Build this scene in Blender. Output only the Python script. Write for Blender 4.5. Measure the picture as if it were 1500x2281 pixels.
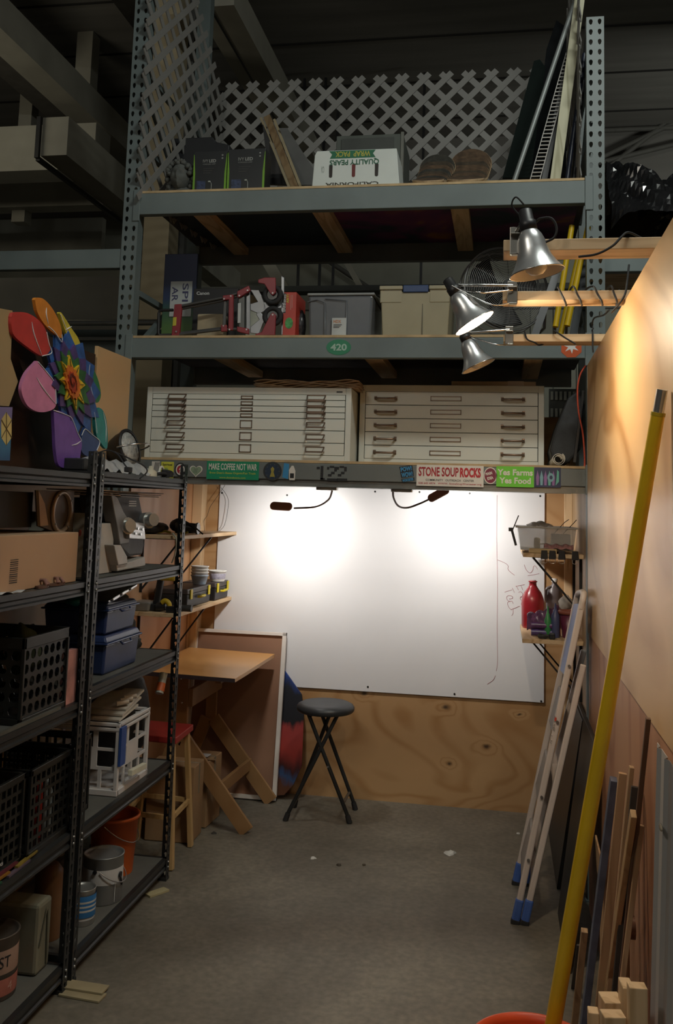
import bpy, bmesh, math, random
from mathutils import Vector, Matrix
random.seed(7)
for o in list(bpy.data.objects): bpy.data.objects.remove(o)
S = bpy.context.scene; COL = S.collection
PI = math.pi
# ------------------------------------------------------------------ camera
F = 2100.0; PPX, PPY = 755.0, 883.0; EYE = 1.65
_y = Vector((1120 - PPX, 1140 - PPY, F)).normalized()
_z = Vector((525, -17883, F)); _z = (_z - _y * _z.dot(_y)).normalized()
_x = _y.cross(_z)
CR = Matrix((_x, _y, _z))            # rows: world axes in (right, down, forward)
def ray(px, py): return CR @ Vector((px - PPX, py - PPY, F))
C0 = Vector((0, 0, EYE))
def atY(px, py, Y):
    r = ray(px, py); return C0 + r * (Y / r.y)
def atX(px, py, X):
    r = ray(px, py); return C0 + r * (X / r.x)
def atZ(px, py, Z):
    r = ray(px, py); return C0 + r * ((Z - EYE) / r.z)
cd = bpy.data.cameras.new('camera'); cam = bpy.data.objects.new('camera', cd); COL.objects.link(cam)
right = Vector((CR[0][0], CR[1][0], CR[2][0])); down = Vector((CR[0][1], CR[1][1], CR[2][1])); fwd = Vector((CR[0][2], CR[1][2], CR[2][2]))
mw = Matrix((right, -down, -fwd)).transposed().to_4x4(); mw.translation = C0
cam.matrix_world = mw
cd.sensor_fit = 'HORIZONTAL'; cd.sensor_width = 36; cd.lens = F / 1500 * 36
cd.shift_x = (750 - PPX) / 1500; cd.shift_y = (PPY - 1140.5) / 1500
cd.clip_start = 0.02; cd.clip_end = 100
S.camera = cam
S.view_settings.view_transform = 'Standard'; S.view_settings.look = 'None'
S.view_settings.gamma = 1; S.view_settings.use_curve_mapping = False
S.view_settings.exposure = 0.0
# ------------------------------------------------------------------ world and lights
w = bpy.data.worlds.new('world'); S.world = w; w.use_nodes = True
w.node_tree.nodes['Background'].inputs[0].default_value = (0.85, 0.82, 0.7, 1)
w.node_tree.nodes['Background'].inputs[1].default_value = 0.02
def light(name, kind, loc, power, color=(1, 1, 1), size=0.1, to=None, **kw):
    d = bpy.data.lights.new(name, kind); d.energy = power; d.color = color
    if kind == 'AREA':
        d.shape = kw.get('shape', 'RECTANGLE'); d.size = size
        d.size_y = kw.get('size_y', size)
        if 'spread' in kw: d.spread = kw['spread']
    else: d.shadow_soft_size = size
    if kind == 'SPOT': d.spot_size = kw.get('spot', 2.0); d.spot_blend = kw.get('blend', .6)
    o = bpy.data.objects.new(name, d); COL.objects.link(o); o.location = loc
    if to is not None: o.rotation_euler = (Vector(to) - Vector(loc)).to_track_quat('-Z', 'Y').to_euler()
    return o
# rows of ceiling fluorescents over the aisle behind the viewer and in the next aisles
FLU = (0.95, 1.0, 0.92)
light('aisle_fluorescent', 'AREA', (0.9, 2.0, 5.0), 54, FLU, 1.1, (0.0, 3.8, 1.5), size_y=.12)
light('aisle_fluorescent', 'AREA', (-1.0, -2.5, 5.0), 14, FLU, 1.2, (-1.0, 2, 0.5), size_y=.3)
light('aisle_fluorescent', 'AREA', (-1.7, 0.2, 3.9), 19, (1, .93, .8), .9, (0.4, 2.6, .9), size_y=.15)
light('far_aisle_fluorescent', 'AREA', (2.6, 8.2, 4.6), 26, FLU, 1.0, (2.2, 10.8, 3.8), size_y=.3)
light('side_aisle_fluorescent', 'AREA', (-5.0, 5.0, 4.2), 12, (1, .93, .72), 1.2, (-3, 8, 5), size_y=.3)
# ------------------------------------------------------------------ materials
def _nt(name):
    m = bpy.data.materials.new(name); m.use_nodes = True
    n = m.node_tree.nodes; b = n['Principled BSDF']; return m, m.node_tree, n, b
def _ramp(n, pts):
    r = n.new('ShaderNodeValToRGB'); e = r.color_ramp.elements
    while len(e) < len(pts): e.new(0.5)
    for i, (p, c) in enumerate(pts): e[i].position = p; e[i].color = (*c, 1)
    return r
_mc = {}
def mat(c, r=0.6, metal=0.0, var=0.12, scale=9.0, bump=0.0, alpha=1.0, trans=0.0, emit=0.0, coat=0.0, spec=0.5, stretch=(1, 1, 1)):
    key = (c, r, metal, var, scale, bump, alpha, trans, emit, coat, spec, stretch)
    if key in _mc: return _mc[key]
    m, t, n, b = _nt('surface'); L = t.links
    tc = n.new('ShaderNodeTexCoord'); mp = n.new('ShaderNodeMapping'); mp.inputs['Scale'].default_value = stretch
    no = n.new('ShaderNodeTexNoise'); no.inputs['Scale'].default_value = scale; no.inputs['Detail'].default_value = 5
    L.new(tc.outputs['Object'], mp.inputs[0]); L.new(mp.outputs[0], no.inputs[0])
    lo = tuple(max(0, v * (1 - var)) for v in c); hi = tuple(min(1, v * (1 + var)) for v in c)
    rp = _ramp(n, [(0.32, lo), (0.68, hi)]); L.new(no.outputs[0], rp.inputs[0]); L.new(rp.outputs[0], b.inputs['Base Color'])
    b.inputs['Roughness'].default_value = r; b.inputs['Metallic'].default_value = metal
    b.inputs['Specular IOR Level'].default_value = spec
    if coat: b.inputs['Coat Weight'].default_value = coat
    if bump:
        bp = n.new('ShaderNodeBump'); bp.inputs['Strength'].default_value = bump; bp.inputs['Distance'].default_value = 0.01
        L.new(no.outputs[0], bp.inputs['Height']); L.new(bp.outputs[0], b.inputs['Normal'])
    if alpha < 1: b.inputs['Alpha'].default_value = alpha
    if trans: b.inputs['Transmission Weight'].default_value = trans; b.inputs['IOR'].default_value = 1.2
    if emit: b.inputs['Emission Color'].default_value = (*c, 1); b.inputs['Emission Strength'].default_value = emit
    _mc[key] = m; return m
def wood(c1, c2, c3, scale=(1, 1, 1), rings=7.0, rough=0.6, nscale=1.6, knots=(), knotc=(0.03, 0.015, 0.008), bump=0.12, coat=0, dist=0.6):
    """grain lines = contours of a stretched noise field (rotary-cut look); knots pull the rings around them"""
    m, t, n, b = _nt('wood'); L = t.links
    tc = n.new('ShaderNodeTexCoord'); mp = n.new('ShaderNodeMapping'); mp.inputs['Scale'].default_value = scale
    L.new(tc.outputs['Object'], mp.inputs[0])
    no = n.new('ShaderNodeTexNoise'); no.inputs['Scale'].default_value = nscale; no.inputs['Detail'].default_value = 2.5
    no.inputs['Distortion'].default_value = dist; no.inputs['Roughness'].default_value = 0.42
    L.new(mp.outputs[0], no.inputs[0]); field = no.outputs[0]
    kmask = None
    if knots:
        nw = n.new('ShaderNodeTexNoise'); nw.inputs['Scale'].default_value = 9; nw.inputs['Detail'].default_value = 3; L.new(tc.outputs['Object'], nw.inputs[0])
        w1 = n.new('ShaderNodeVectorMath'); w1.operation = 'MULTIPLY_ADD'; w1.inputs[1].default_value = (.07, 0, .05); w1.inputs[2].default_value = (-.035, 0, -.025); L.new(nw.outputs[1], w1.inputs[0])
        warp = n.new('ShaderNodeVectorMath'); L.new(tc.outputs['Object'], warp.inputs[0]); L.new(w1.outputs[0], warp.inputs[1])
    for (kx, ky, kz, kr) in knots:
        vm = n.new('ShaderNodeVectorMath'); vm.operation = 'SUBTRACT'; vm.inputs[1].default_value = (kx, ky, kz)
        L.new(warp.outputs[0], vm.inputs[0])
        vs = n.new('ShaderNodeVectorMath'); vs.operation = 'MULTIPLY'; vs.inputs[1].default_value = (1, 1, 1.7); L.new(vm.outputs[0], vs.inputs[0])
        ln = n.new('ShaderNodeVectorMath'); ln.operation = 'LENGTH'; L.new(vs.outputs[0], ln.inputs[0])
        a = n.new('ShaderNodeMapRange'); a.interpolation_type = 'SMOOTHERSTEP'; a.inputs[1].default_value = 0; a.inputs[2].default_value = kr * 6; a.inputs[3].default_value = 0.10; a.inputs[4].default_value = 0
        L.new(ln.outputs['Value'], a.inputs[0])
        ad = n.new('ShaderNodeMath'); L.new(field, ad.inputs[0]); L.new(a.outputs[0], ad.inputs[1]); field = ad.outputs[0]
        k = n.new('ShaderNodeMapRange'); k.inputs[1].default_value = kr * .35; k.inputs[2].default_value = kr * 1.5; k.inputs[3].default_value = 0.9; k.inputs[4].default_value = 0
        L.new(ln.outputs['Value'], k.inputs[0])
        if kmask is None: kmask = k.outputs[0]
        else:
            mx = n.new('ShaderNodeMath'); mx.operation = 'MAXIMUM'; L.new(kmask, mx.inputs[0]); L.new(k.outputs[0], mx.inputs[1]); kmask = mx.outputs[0]
    mu = n.new('ShaderNodeMath'); mu.operation = 'MULTIPLY'; mu.inputs[1].default_value = rings; L.new(field, mu.inputs[0])
    fr = n.new('ShaderNodeMath'); fr.operation = 'FRACT'; L.new(mu.outputs[0], fr.inputs[0])
    rp = _ramp(n, [(0.0, c2), (0.25, c1), (0.7, c1), (0.93, c2), (1.0, c2)])
    L.new(fr.outputs[0], rp.inputs[0])
    n2 = n.new('ShaderNodeTexNoise'); n2.inputs['Scale'].default_value = 2.2; n2.inputs['Detail'].default_value = 6
    L.new(mp.outputs[0], n2.inputs[0])
    r2 = _ramp(n, [(0.42, (0, 0, 0)), (0.66, (1, 1, 1))]); L.new(n2.outputs[0], r2.inputs[0])
    mx = n.new('ShaderNodeMix'); mx.data_type = 'RGBA'; L.new(r2.outputs[0], mx.inputs[0]); L.new(rp.outputs[0], mx.inputs[6]); mx.inputs[7].default_value = (*c3, 1)
    sc = n.new('ShaderNodeMath'); sc.operation = 'MULTIPLY'; sc.inputs[1].default_value = 0.55; L.new(r2.outputs[0], sc.inputs[0]); L.new(sc.outputs[0], mx.inputs[0])
    out = mx.outputs[2]
    if kmask is not None:
        m2 = n.new('ShaderNodeMix'); m2.data_type = 'RGBA'; L.new(kmask, m2.inputs[0]); L.new(out, m2.inputs[6]); m2.inputs[7].default_value = (*knotc, 1); out = m2.outputs[2]
    L.new(out, b.inputs['Base Color']); b.inputs['Roughness'].default_value = rough
    if coat: b.inputs['Coat Weight'].default_value = coat; b.inputs['Coat Roughness'].default_value = .25
    bp = n.new('ShaderNodeBump'); bp.inputs['Strength'].default_value = bump; bp.inputs['Distance'].default_value = 0.004
    L.new(n2.outputs[0], bp.inputs['Height']); L.new(bp.outputs[0], b.inputs['Normal'])
    return m
# ------------------------------------------------------------------ mesh builder
def FR(o, x, up):
    """frame: x to the right, up, facing out towards the viewer side (x cross up)"""
    x = Vector(x).normalized(); u = Vector(up); u = (u - x * u.dot(x)).normalized(); z = x.cross(u)
    m = Matrix((x, u, z)).transposed().to_4x4(); m.translation = Vector(o); return m
def T(x, y, z, rz=0, rx=0, ry=0):
    return Matrix.Translation((x, y, z)) @ Matrix.Rotation(rz, 4, 'Z') @ Matrix.Rotation(ry, 4, 'Y') @ Matrix.Rotation(rx, 4, 'X')
I4 = Matrix.Identity(4)
class MB:
    def __init__(s): s.v = []; s.f = []; s.m = []; s.sm = []; s.M = I4
    def add(s, vs, fs, m=0, smooth=False):
        k = len(s.v); s.v += [s.M @ Vector(p) for p in vs]
        for f in fs: s.f.append([k + i for i in f]); s.m.append(m); s.sm.append(smooth)
        return s
    def box(s, x0, x1, y0, y1, z0, z1, m=0):
        return s.add([(x, y, z) for x in (x0, x1) for y in (y0, y1) for z in (z0, z1)],
                     [(0, 1, 3, 2), (4, 6, 7, 5), (0, 4, 5, 1), (2, 3, 7, 6), (0, 2, 6, 4), (1, 5, 7, 3)], m)
    def frus(s, x0, x1, y0, y1, z0, z1, dx, dy, m=0):
        """box whose top grows by dx, dy on each side"""
        v = []
        for (z, a, b_) in ((z0, 0, 0), (z1, dx, dy)):
            v += [(x0 - a, y0 - b_, z), (x1 + a, y0 - b_, z), (x1 + a, y1 + b_, z), (x0 - a, y1 + b_, z)]
        return s.add(v, [(3, 2, 1, 0), (4, 5, 6, 7), (0, 1, 5, 4), (1, 2, 6, 5), (2, 3, 7, 6), (3, 0, 4, 7)], m)
    def bar(s, p, q, w, h, up=(0, 0, 1), m=0):
        p = Vector(p); q = Vector(q); d = (q - p).normalized(); u = Vector(up)
        if abs(d.dot(u.normalized())) > .98: u = Vector((0, 1, 0))
        a = d.cross(u).normalized() * w / 2; b_ = a.cross(d).normalized() * h / 2
        v = [c + i * a + j * b_ for c in (p, q) for i, j in ((-1, -1), (1, -1), (1, 1), (-1, 1))]
        return s.add(v, [(3, 2, 1, 0), (4, 5, 6, 7), (0, 1, 5, 4), (1, 2, 6, 5), (2, 3, 7, 6), (3, 0, 4, 7)], m)
    def cyl(s, p, q, r, r2=None, n=16, m=0, cap=True, smooth=True):
        r2 = r if r2 is None else r2; p = Vector(p); q = Vector(q); d = (q - p).normalized()
        a = d.orthogonal().normalized(); b_ = d.cross(a)
        v = []
        for c, rr in ((p, r), (q, r2)):
            for i in range(n):
                t = 2 * PI * i / n; v.append(c + (a * math.cos(t) + b_ * math.sin(t)) * rr)
        s.add(v, [(i, (i + 1) % n, n + (i + 1) % n, n + i) for i in range(n)], m, smooth)
        if cap:
            s.add(v[:n], [tuple(range(n))[::-1]], m); s.add(v[n:], [tuple(range(n))], m)
        return s
    def tube(s, pts, r, n=8, m=0, closed=False):
        pts = [Vector(p) for p in pts]; N = len(pts); prev = None; v = []
        for i, p in enumerate(pts):
            if closed: d = (pts[(i + 1) % N] - pts[i - 1]).normalized()
            else: d = (pts[min(i + 1, N - 1)] - pts[max(i - 1, 0)]).normalized()
            a = d.orthogonal().normalized() if prev is None else (prev - d * prev.dot(d)).normalized()
            prev = a; b_ = d.cross(a); rr = r[i] if isinstance(r, (list, tuple)) else r
            v += [p + (a * math.cos(2 * PI * k / n) + b_ * math.sin(2 * PI * k / n)) * rr for k in range(n)]
        f = []
        for i in range(N if closed else N - 1):
            j = (i + 1) % N
            f += [(i * n + k, i * n + (k + 1) % n, j * n + (k + 1) % n, j * n + k) for k in range(n)]
        s.add(v, f, m, True)
        if not closed: s.add(v[:n], [tuple(range(n))[::-1]], m); s.add(v[-n:], [tuple(range(n))], m)
        return s
    def lathe(s, prof, n=24, m=0, M=None, sx=1, sy=1, smooth=True, cap=True):
        old = s.M
        if M is not None: s.M = s.M @ M
        v = []
        for r, z in prof: v += [(r * sx * math.cos(2 * PI * k / n), r * sy * math.sin(2 * PI * k / n), z) for k in range(n)]
        s.add(v, [(i * n + k, i * n + (k + 1) % n, (i + 1) * n + (k + 1) % n, (i + 1) * n + k) for i in range(len(prof) - 1) for k in range(n)], m, smooth)
        if cap:
            s.add(v[:n], [tuple(range(n))[::-1]], m); s.add(v[-n:], [tuple(range(n))], m)
        s.M = old; return s
    def ball(s, c, r, m=0, n=14, sc=(1, 1, 1), wob=0, seed=0):
        rn = random.Random(seed); v = []; k = n // 2 + 1; ph = [rn.uniform(0, 6) for _ in range(6)]
        for i in range(k + 1):
            th = PI * i / k
            for j in range(n):
                a = 2 * PI * j / n; d = Vector((math.sin(th) * math.cos(a), math.sin(th) * math.sin(a), math.cos(th)))
                q = 1 + wob * (math.sin(5 * d.x + ph[0]) * math.sin(6 * d.y + ph[1]) + .6 * math.sin(9 * d.z + ph[2] + 5 * d.x) * math.cos(8 * d.y + ph[3]))
                v.append((c[0] + d.x * r * sc[0] * q, c[1] + d.y * r * sc[1] * q, c[2] + d.z * r * sc[2] * q))
        return s.add(v, [(i * n + j, (i + 1) * n + j, (i + 1) * n + (j + 1) % n, i * n + (j + 1) % n) for i in range(k) for j in range(n)], m, True)
    def prism(s, poly, d, M=I4, m=0, z0=0.0):
        """2D polygon in frame M (x right, y up), from z0 to z0 + d outwards"""
        old = s.M; s.M = s.M @ M; n = len(poly)
        v = [(x, y, z0) for x, y in poly] + [(x, y, z0 + d) for x, y in poly]
        s.add(v, [tuple(range(n))[::-1], tuple(range(n, 2 * n))] + [(i, (i + 1) % n, n + (i + 1) % n, n + i) for i in range(n)], m)
        s.M = old; return s
    def wp(s, poly, back, m=0):
        """polygon of world points, thickened by the vector back"""
        n = len(poly); b_ = Vector(back); v = [Vector(p) for p in poly] + [Vector(p) + b_ for p in poly]
        return s.add(v, [tuple(range(n)), tuple(range(n, 2 * n))[::-1]] + [(i, n + i, n + (i + 1) % n, (i + 1) % n) for i in range(n)], m)
    def disc(s, M, rx, ry, d, m=0, z0=0.0, n=28):
        return s.prism([(rx * math.cos(2 * PI * i / n), ry * math.sin(2 * PI * i / n)) for i in range(n)], d, M, m, z0)
    def text(s, txt, M, w, h, m=0, d=0.0006, z0=0.0, bold=0.0, stretch=True):
        cu = bpy.data.curves.new('t', 'FONT'); cu.body = txt; cu.size = 1; cu.offset = bold; cu.resolution_u = 3
        ob = bpy.data.objects.new('t', cu); me = ob.to_mesh()
        vs = [v.co.copy() for v in me.vertices]; fs = [tuple(p.vertices) for p in me.polygons]
        ob.to_mesh_clear(); bpy.data.objects.remove(ob); bpy.data.curves.remove(cu)
        if not vs: return s
        x0 = min(v.x for v in vs); x1 = max(v.x for v in vs); y0 = min(v.y for v in vs); y1 = max(v.y for v in vs)
        kx = w / max(x1 - x0, 1e-6); ky = h / max(y1 - y0, 1e-6)
        if not stretch: kx = ky = min(kx, ky)
        old = s.M; s.M = s.M @ M
        s.add([((v.x - x0) * kx, (v.y - y0) * ky, z0 + d) for v in vs], fs, m); s.M = old; return s
    def holes(s, M, nu, nv, cu, cv, th, hole, m=0, skip=None):
        """perforated sheet: cells cu x cv, one hole polygon (8 pts, ccw from lower left) each, thickness th behind"""
        old = s.M; s.M = s.M @ M
        vs = []; fs = []
        ring = [(0, 0), (.5, 0), (1, 0), (1, .5), (1, 1), (.5, 1), (0, 1), (0, .5)]
        for i in range(nu):
            for j in range(nv):
                k = len(vs); o = [((i + a) * cu, (j + b_) * cv) for a, b_ in ring]
                if skip and skip(i, j):
                    vs += [(x, y, 0) for x, y in (o[0], o[2], o[4], o[6])] + [(x, y, -th) for x, y in (o[0], o[2], o[4], o[6])]
                    fs += [(k, k + 1, k + 2, k + 3), (k + 7, k + 6, k + 5, k + 4)]; continue
                h = [((i + a) * cu, (j + b_) * cv) for a, b_ in hole]
                for z in (0, -th): vs += [(x, y, z) for x, y in o] + [(x, y, z) for x, y in h]
                for q in range(8):
                    r = (q + 1) % 8
                    fs += [(k + q, k + r, k + 8 + r, k + 8 + q), (k + 16 + r, k + 16 + q, k + 24 + q, k + 24 + r), (k + 8 + q, k + 8 + r, k + 24 + r, k + 24 + q)]
        W = nu * cu; H_ = nv * cv; k = len(vs)
        vs += [(0, 0, 0), (W, 0, 0), (W, H_, 0), (0, H_, 0), (0, 0, -th), (W, 0, -th), (W, H_, -th), (0, H_, -th)]
        fs += [(k + 1, k, k + 4, k + 5), (k + 2, k + 1, k + 5, k + 6), (k + 3, k + 2, k + 6, k + 7), (k, k + 3, k + 7, k + 4)]
        s.add(vs, fs, m); s.M = old; return s
    def sheet(s, fn, nu, nv, m=0, smooth=True):
        v = [fn(i / nu, j / nv) for j in range(nv + 1) for i in range(nu + 1)]
        return s.add(v, [(j * (nu + 1) + i, j * (nu + 1) + i + 1, (j + 1) * (nu + 1) + i + 1, (j + 1) * (nu + 1) + i) for j in range(nv) for i in range(nu)], m, smooth)
    def build(s, name, mats, parent=None, world=False, bevel=0, label=None, solid=0, sub=0):
        if not isinstance(mats, (list, tuple)): mats = [mats]
        me = bpy.data.meshes.new(name); vs = s.v
        ob = bpy.data.objects.new(name, me)
        if parent is not None and world:
            bpy.context.view_layer.update()
            inv = WM(parent).inverted(); vs = [inv @ v for v in vs]
        if parent is None and vs:
            lo = Vector((min(v[i] for v in vs) for i in range(3))); hi = Vector((max(v[i] for v in vs) for i in range(3)))
            o = Vector(((lo.x + hi.x) / 2, (lo.y + hi.y) / 2, lo.z)); vs = [v - o for v in vs]; ob.location = o
        me.from_pydata([tuple(v) for v in vs], [], s.f)
        for mt in mats: me.materials.append(mt)
        for p, mi, sm in zip(me.polygons, s.m, s.sm): p.material_index = mi; p.use_smooth = sm
        me.update(); COL.objects.link(ob); ob.parent = parent
        if bevel:
            b_ = ob.modifiers.new('bevel', 'BEVEL'); b_.width = bevel; b_.segments = 2; b_.limit_method = 'ANGLE'; b_.angle_limit = .7
        if solid: b_ = ob.modifiers.new('solid', 'SOLIDIFY'); b_.thickness = solid; b_.offset = 0
        if sub: b_ = ob.modifiers.new('sub', 'SUBSURF'); b_.levels = sub; b_.render_levels = sub
        if label: ob['label'] = label
        return ob
def WM(o):
    m = o.matrix_basis.copy(); p = o.parent
    while p is not None: m = p.matrix_basis @ m; p = p.parent
    return m
def tag(o, label, cat, group=None, kind=None):
    if label: o['label'] = label
    if cat: o['category'] = cat
    if group: o['group'] = group
    if kind: o['kind'] = kind
    return o
def thing(name, label, cat, loc=(0, 0, 0), rot=(0, 0, 0), group=None, M=None):
    o = bpy.data.objects.new(name, None); COL.objects.link(o); o.empty_display_size = .05
    if M is not None: o.matrix_basis = M
    else: o.location = loc; o.rotation_euler = rot
    return tag(o, label, cat, group)
def struct(name, mb, mats, **k):
    o = mb.build(name, mats, **k); o['kind'] = 'structure'; return o
def copy_tree(o, parent=None):
    c = o.copy(); COL.objects.link(c); c.parent = parent
    for ch in [x for x in bpy.data.objects if x.parent == o]: copy_tree(ch, c)
    return c
def smooth_pts(pts, n=6):
    """Catmull-Rom through the points"""
    P = [Vector(p) for p in pts]; P = [P[0] * 2 - P[1]] + P + [P[-1] * 2 - P[-2]]; out = []
    for i in range(1, len(P) - 2):
        for k in range(n):
            t = k / n; a, b_, c, d = P[i - 1:i + 3]
            out.append(.5 * ((2 * b_) + (c - a) * t + (2 * a - 5 * b_ + 4 * c - d) * t * t + (3 * b_ - a - 3 * c + d) * t ** 3))
    out.append(P[-2]); return out
# hole outlines for one cell (8 points matching the ring)
TEAR = [(.36, .3), (.5, .2), (.64, .3), (.72, .55), (.66, .72), (.5, .78), (.34, .72), (.28, .55)]
KEY = [(.42, .18), (.5, .14), (.58, .18), (.6, .5), (.7, .76), (.5, .88), (.3, .76), (.4, .5)]
SQ = [(.16, .16), (.5, .16), (.84, .16), (.84, .5), (.84, .84), (.5, .84), (.16, .84), (.16, .5)]
OCT = [(.22, .22), (.5, .12), (.78, .22), (.88, .5), (.78, .78), (.5, .88), (.22, .78), (.12, .5)]
# shared materials
M_RACK = mat((0.145, 0.178, 0.18), .5, .0, .15, 3)
M_RACKD = mat((0.15, 0.165, 0.16), .5, .0, .15, 3)
M_BLKST = mat((0.028, 0.029, 0.03), .42, .3, .2, 5)
M_BLK = mat((0.018, 0.018, 0.02), .45, 0, .2)
M_RUB = mat((0.02, 0.02, 0.022), .8)
M_WHITE = mat((0.8, 0.8, 0.78), .5, 0, .04)
M_CHROME = mat((0.7, 0.7, 0.7), .22, 1, .08, 20)
M_STEEL = mat((0.42, 0.42, 0.42), .4, 1, .15)
M_PLY = wood((0.60, 0.38, 0.19), (0.46, 0.26, 0.115), (0.66, 0.45, 0.25), (1, .5, .35), 7, .5, 1.5, coat=.15)
M_PINE = wood((0.68, 0.49, 0.29), (0.5, 0.32, 0.16), (0.74, 0.56, 0.36), (.35, 4, 4), 5, .6, 3)
M_PINEV = wood((0.68, 0.49, 0.29), (0.5, 0.32, 0.16), (0.74, 0.56, 0.36), (4, 4, .35), 5, .6, 3)
M_PINEY = wood((0.68, 0.49, 0.29), (0.5, 0.32, 0.16), (0.74, 0.56, 0.36), (4, .35, 4), 5, .6, 3)
M_CARD = mat((0.30, 0.18, 0.09), .85, 0, .08, 4)
# ------------------------------------------------------------------ setting
LX, RX, BY = -1.835, 0.39, 5.55
WX, WT, WS = .37, 2.315, 1.14      # near partition on the right: plane, top, seam
def concrete():
    m, t, n, b = _nt('concrete'); L = t.links
    tc = n.new('ShaderNodeTexCoord'); a = n.new('ShaderNodeTexNoise'); a.inputs['Scale'].default_value = 1.3; a.inputs['Detail'].default_value = 8
    a.inputs['Roughness'].default_value = .65; a.inputs['Distortion'].default_value = .4
    L.new(tc.outputs['Object'], a.inputs[0])
    r = _ramp(n, [(0.3, (0.10, 0.09, 0.07)), (.5, (0.165, 0.148, 0.118)), (.72, (0.25, 0.225, 0.18))]); L.new(a.outputs[0], r.inputs[0])
    c = n.new('ShaderNodeTexNoise'); c.inputs['Scale'].default_value = 40; c.inputs['Detail'].default_value = 4; L.new(tc.outputs['Object'], c.inputs[0])
    r2 = _ramp(n, [(.3, (.75, .75, .75)), (.7, (1.1, 1.1, 1.1))]); L.new(c.outputs[0], r2.inputs[0])
    mx = n.new('ShaderNodeMix'); mx.data_type = 'RGBA'; mx.blend_type = 'MULTIPLY'; mx.inputs[0].default_value = 1; L.new(r.outputs[0], mx.inputs[6]); L.new(r2.outputs[0], mx.inputs[7])
    L.new(mx.outputs[2], b.inputs['Base Color']); b.inputs['Roughness'].default_value = .55
    bp = n.new('ShaderNodeBump'); bp.inputs['Strength'].default_value = .15; bp.inputs['Distance'].default_value = .005; L.new(c.outputs[0], bp.inputs['Height']); L.new(bp.outputs[0], b.inputs['Normal'])
    return m
struct('floor', MB().box(-7, 6, -3, 11.1, -.08, 0), concrete())
M_CEIL = mat((0.17, 0.16, 0.145), .9, 0, .15, 2, stretch=(.3, 3, 1))
mb = MB().box(-7, 6, -3, 11.1, 6.1, 6.2)
for i in range(14): mb.box(-7, 6, -2 + i * .95, -1.985 + i * .95, 6.085, 6.1, 1)
struct('ceiling', mb, [M_CEIL, mat((0.02, .018, .016), .9)])
M_FARW = mat((0.26, 0.255, 0.21), .8, 0, .12, 2)
mb = MB().box(-7, 6, 11.0, 11.1, 0, 6.1)
for i in range(16): mb.box(.3 + i * .26, .305 + i * .26, 10.99, 11.0, 3.0, 5.25, 1)
for z in (4.0, 4.62): mb.box(-7, 6, 10.985, 11.0, z, z + .015, 1)
mb.box(-7, 6, 10.97, 11.0, 5.25, 6.1, 2)
struct('wall_far', mb, [M_FARW, mat((0.06, .06, .055), .8), M_CEIL])
# bay back wall, plywood with knots
def backwall():
    kn = []
    for px, py, r in ((990, 1577, .022), (1085, 1662, .022), (1003, 1700, .015), (812, 1545, .02), (1155, 1592, .012), (1278, 1600, .018)):
        p = atY(px, py, BY); kn.append((p.x - (LX + RX + .02) / 2, -.02, p.z, r))
    m = wood((0.42, 0.25, 0.115), (0.34, 0.18, 0.07), (0.46, 0.28, 0.135), (.5, .5, 1.5), 17, .5, 1.1, knots=kn, coat=.1, dist=.8)
    mb = MB().box(LX, RX + .02, BY, BY + .04, 0, 2.2)
    o = struct('wall_back', mb, m)
    return o
backwall()
# studs either side of the whiteboard
def stud(name, x0, x1, y0, y1, z0=0, z1=1.86, m=None):
    return struct(name, MB().box(x0, x1, y0, y1, z0, z1), m or M_PINEV, bevel=.003)
stud('trim_1', LX + .001, LX + .062, BY - .09, BY, 0, 1.86)
stud('trim_2', RX - .045, RX - .001, BY - .05, BY, 0, 1.86)
# plywood partitions, ends towards the viewer
M_PLYW = wood((0.70, 0.46, 0.23), (0.50, 0.28, 0.11), (0.76, 0.53, 0.28), (1, .35, .8), 8, .42, 1.4, coat=.25, dist=1.0)
M_PLYR = wood((0.50, 0.255, 0.145), (0.36, 0.155, 0.08), (0.56, 0.32, 0.19), (1, 1.2, .35), 6, .5, 1.4, coat=.15)
mb = MB().box(WX, WX + .018, .9, 4.32, WS, WT)
struct('wall_right', mb, M_PLYW)
mb = MB().box(WX + .004, WX + .018, .9, 4.32, 0, WS)
struct('wall_right', mb, M_PLYR)
mb = MB().box(RX - .001, RX + .012, 4.5, BY + .04, 0, 1.86)
struct('wall_right', mb, wood((0.56, 0.40, 0.24), (0.42, 0.28, 0.15), (0.6, 0.44, 0.28), (1, .6, .4), 6, .5, 1.4))
mb = MB()
for y in (1.3, 2.5, 3.6): mb.box(WX + .018, WX + .056, y, y + .09, 0, WT)
mb.box(WX + .018, WX + .056, .9, 4.32, WT - .09, WT)
struct('trim_3', mb, M_PINE)
# left partition behind the steel shelving
mb = MB().box(-1.958, -1.94, 1.6, 4.38, 0, 1.74)
struct('wall_left', mb, wood((0.40, 0.25, 0.12), (0.30, 0.18, 0.08), (0.44, 0.30, 0.16), (1, .6, .4), 6, .6, 1.4))
mb = MB().box(LX - .012, LX, 4.5, BY + .04, 0, 1.86)
struct('wall_left', mb, wood((0.63, 0.37, 0.20), (0.5, 0.26, 0.12), (0.68, 0.44, 0.26), (1, 1, .3), 6, .5, 1.5, coat=.1))
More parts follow.
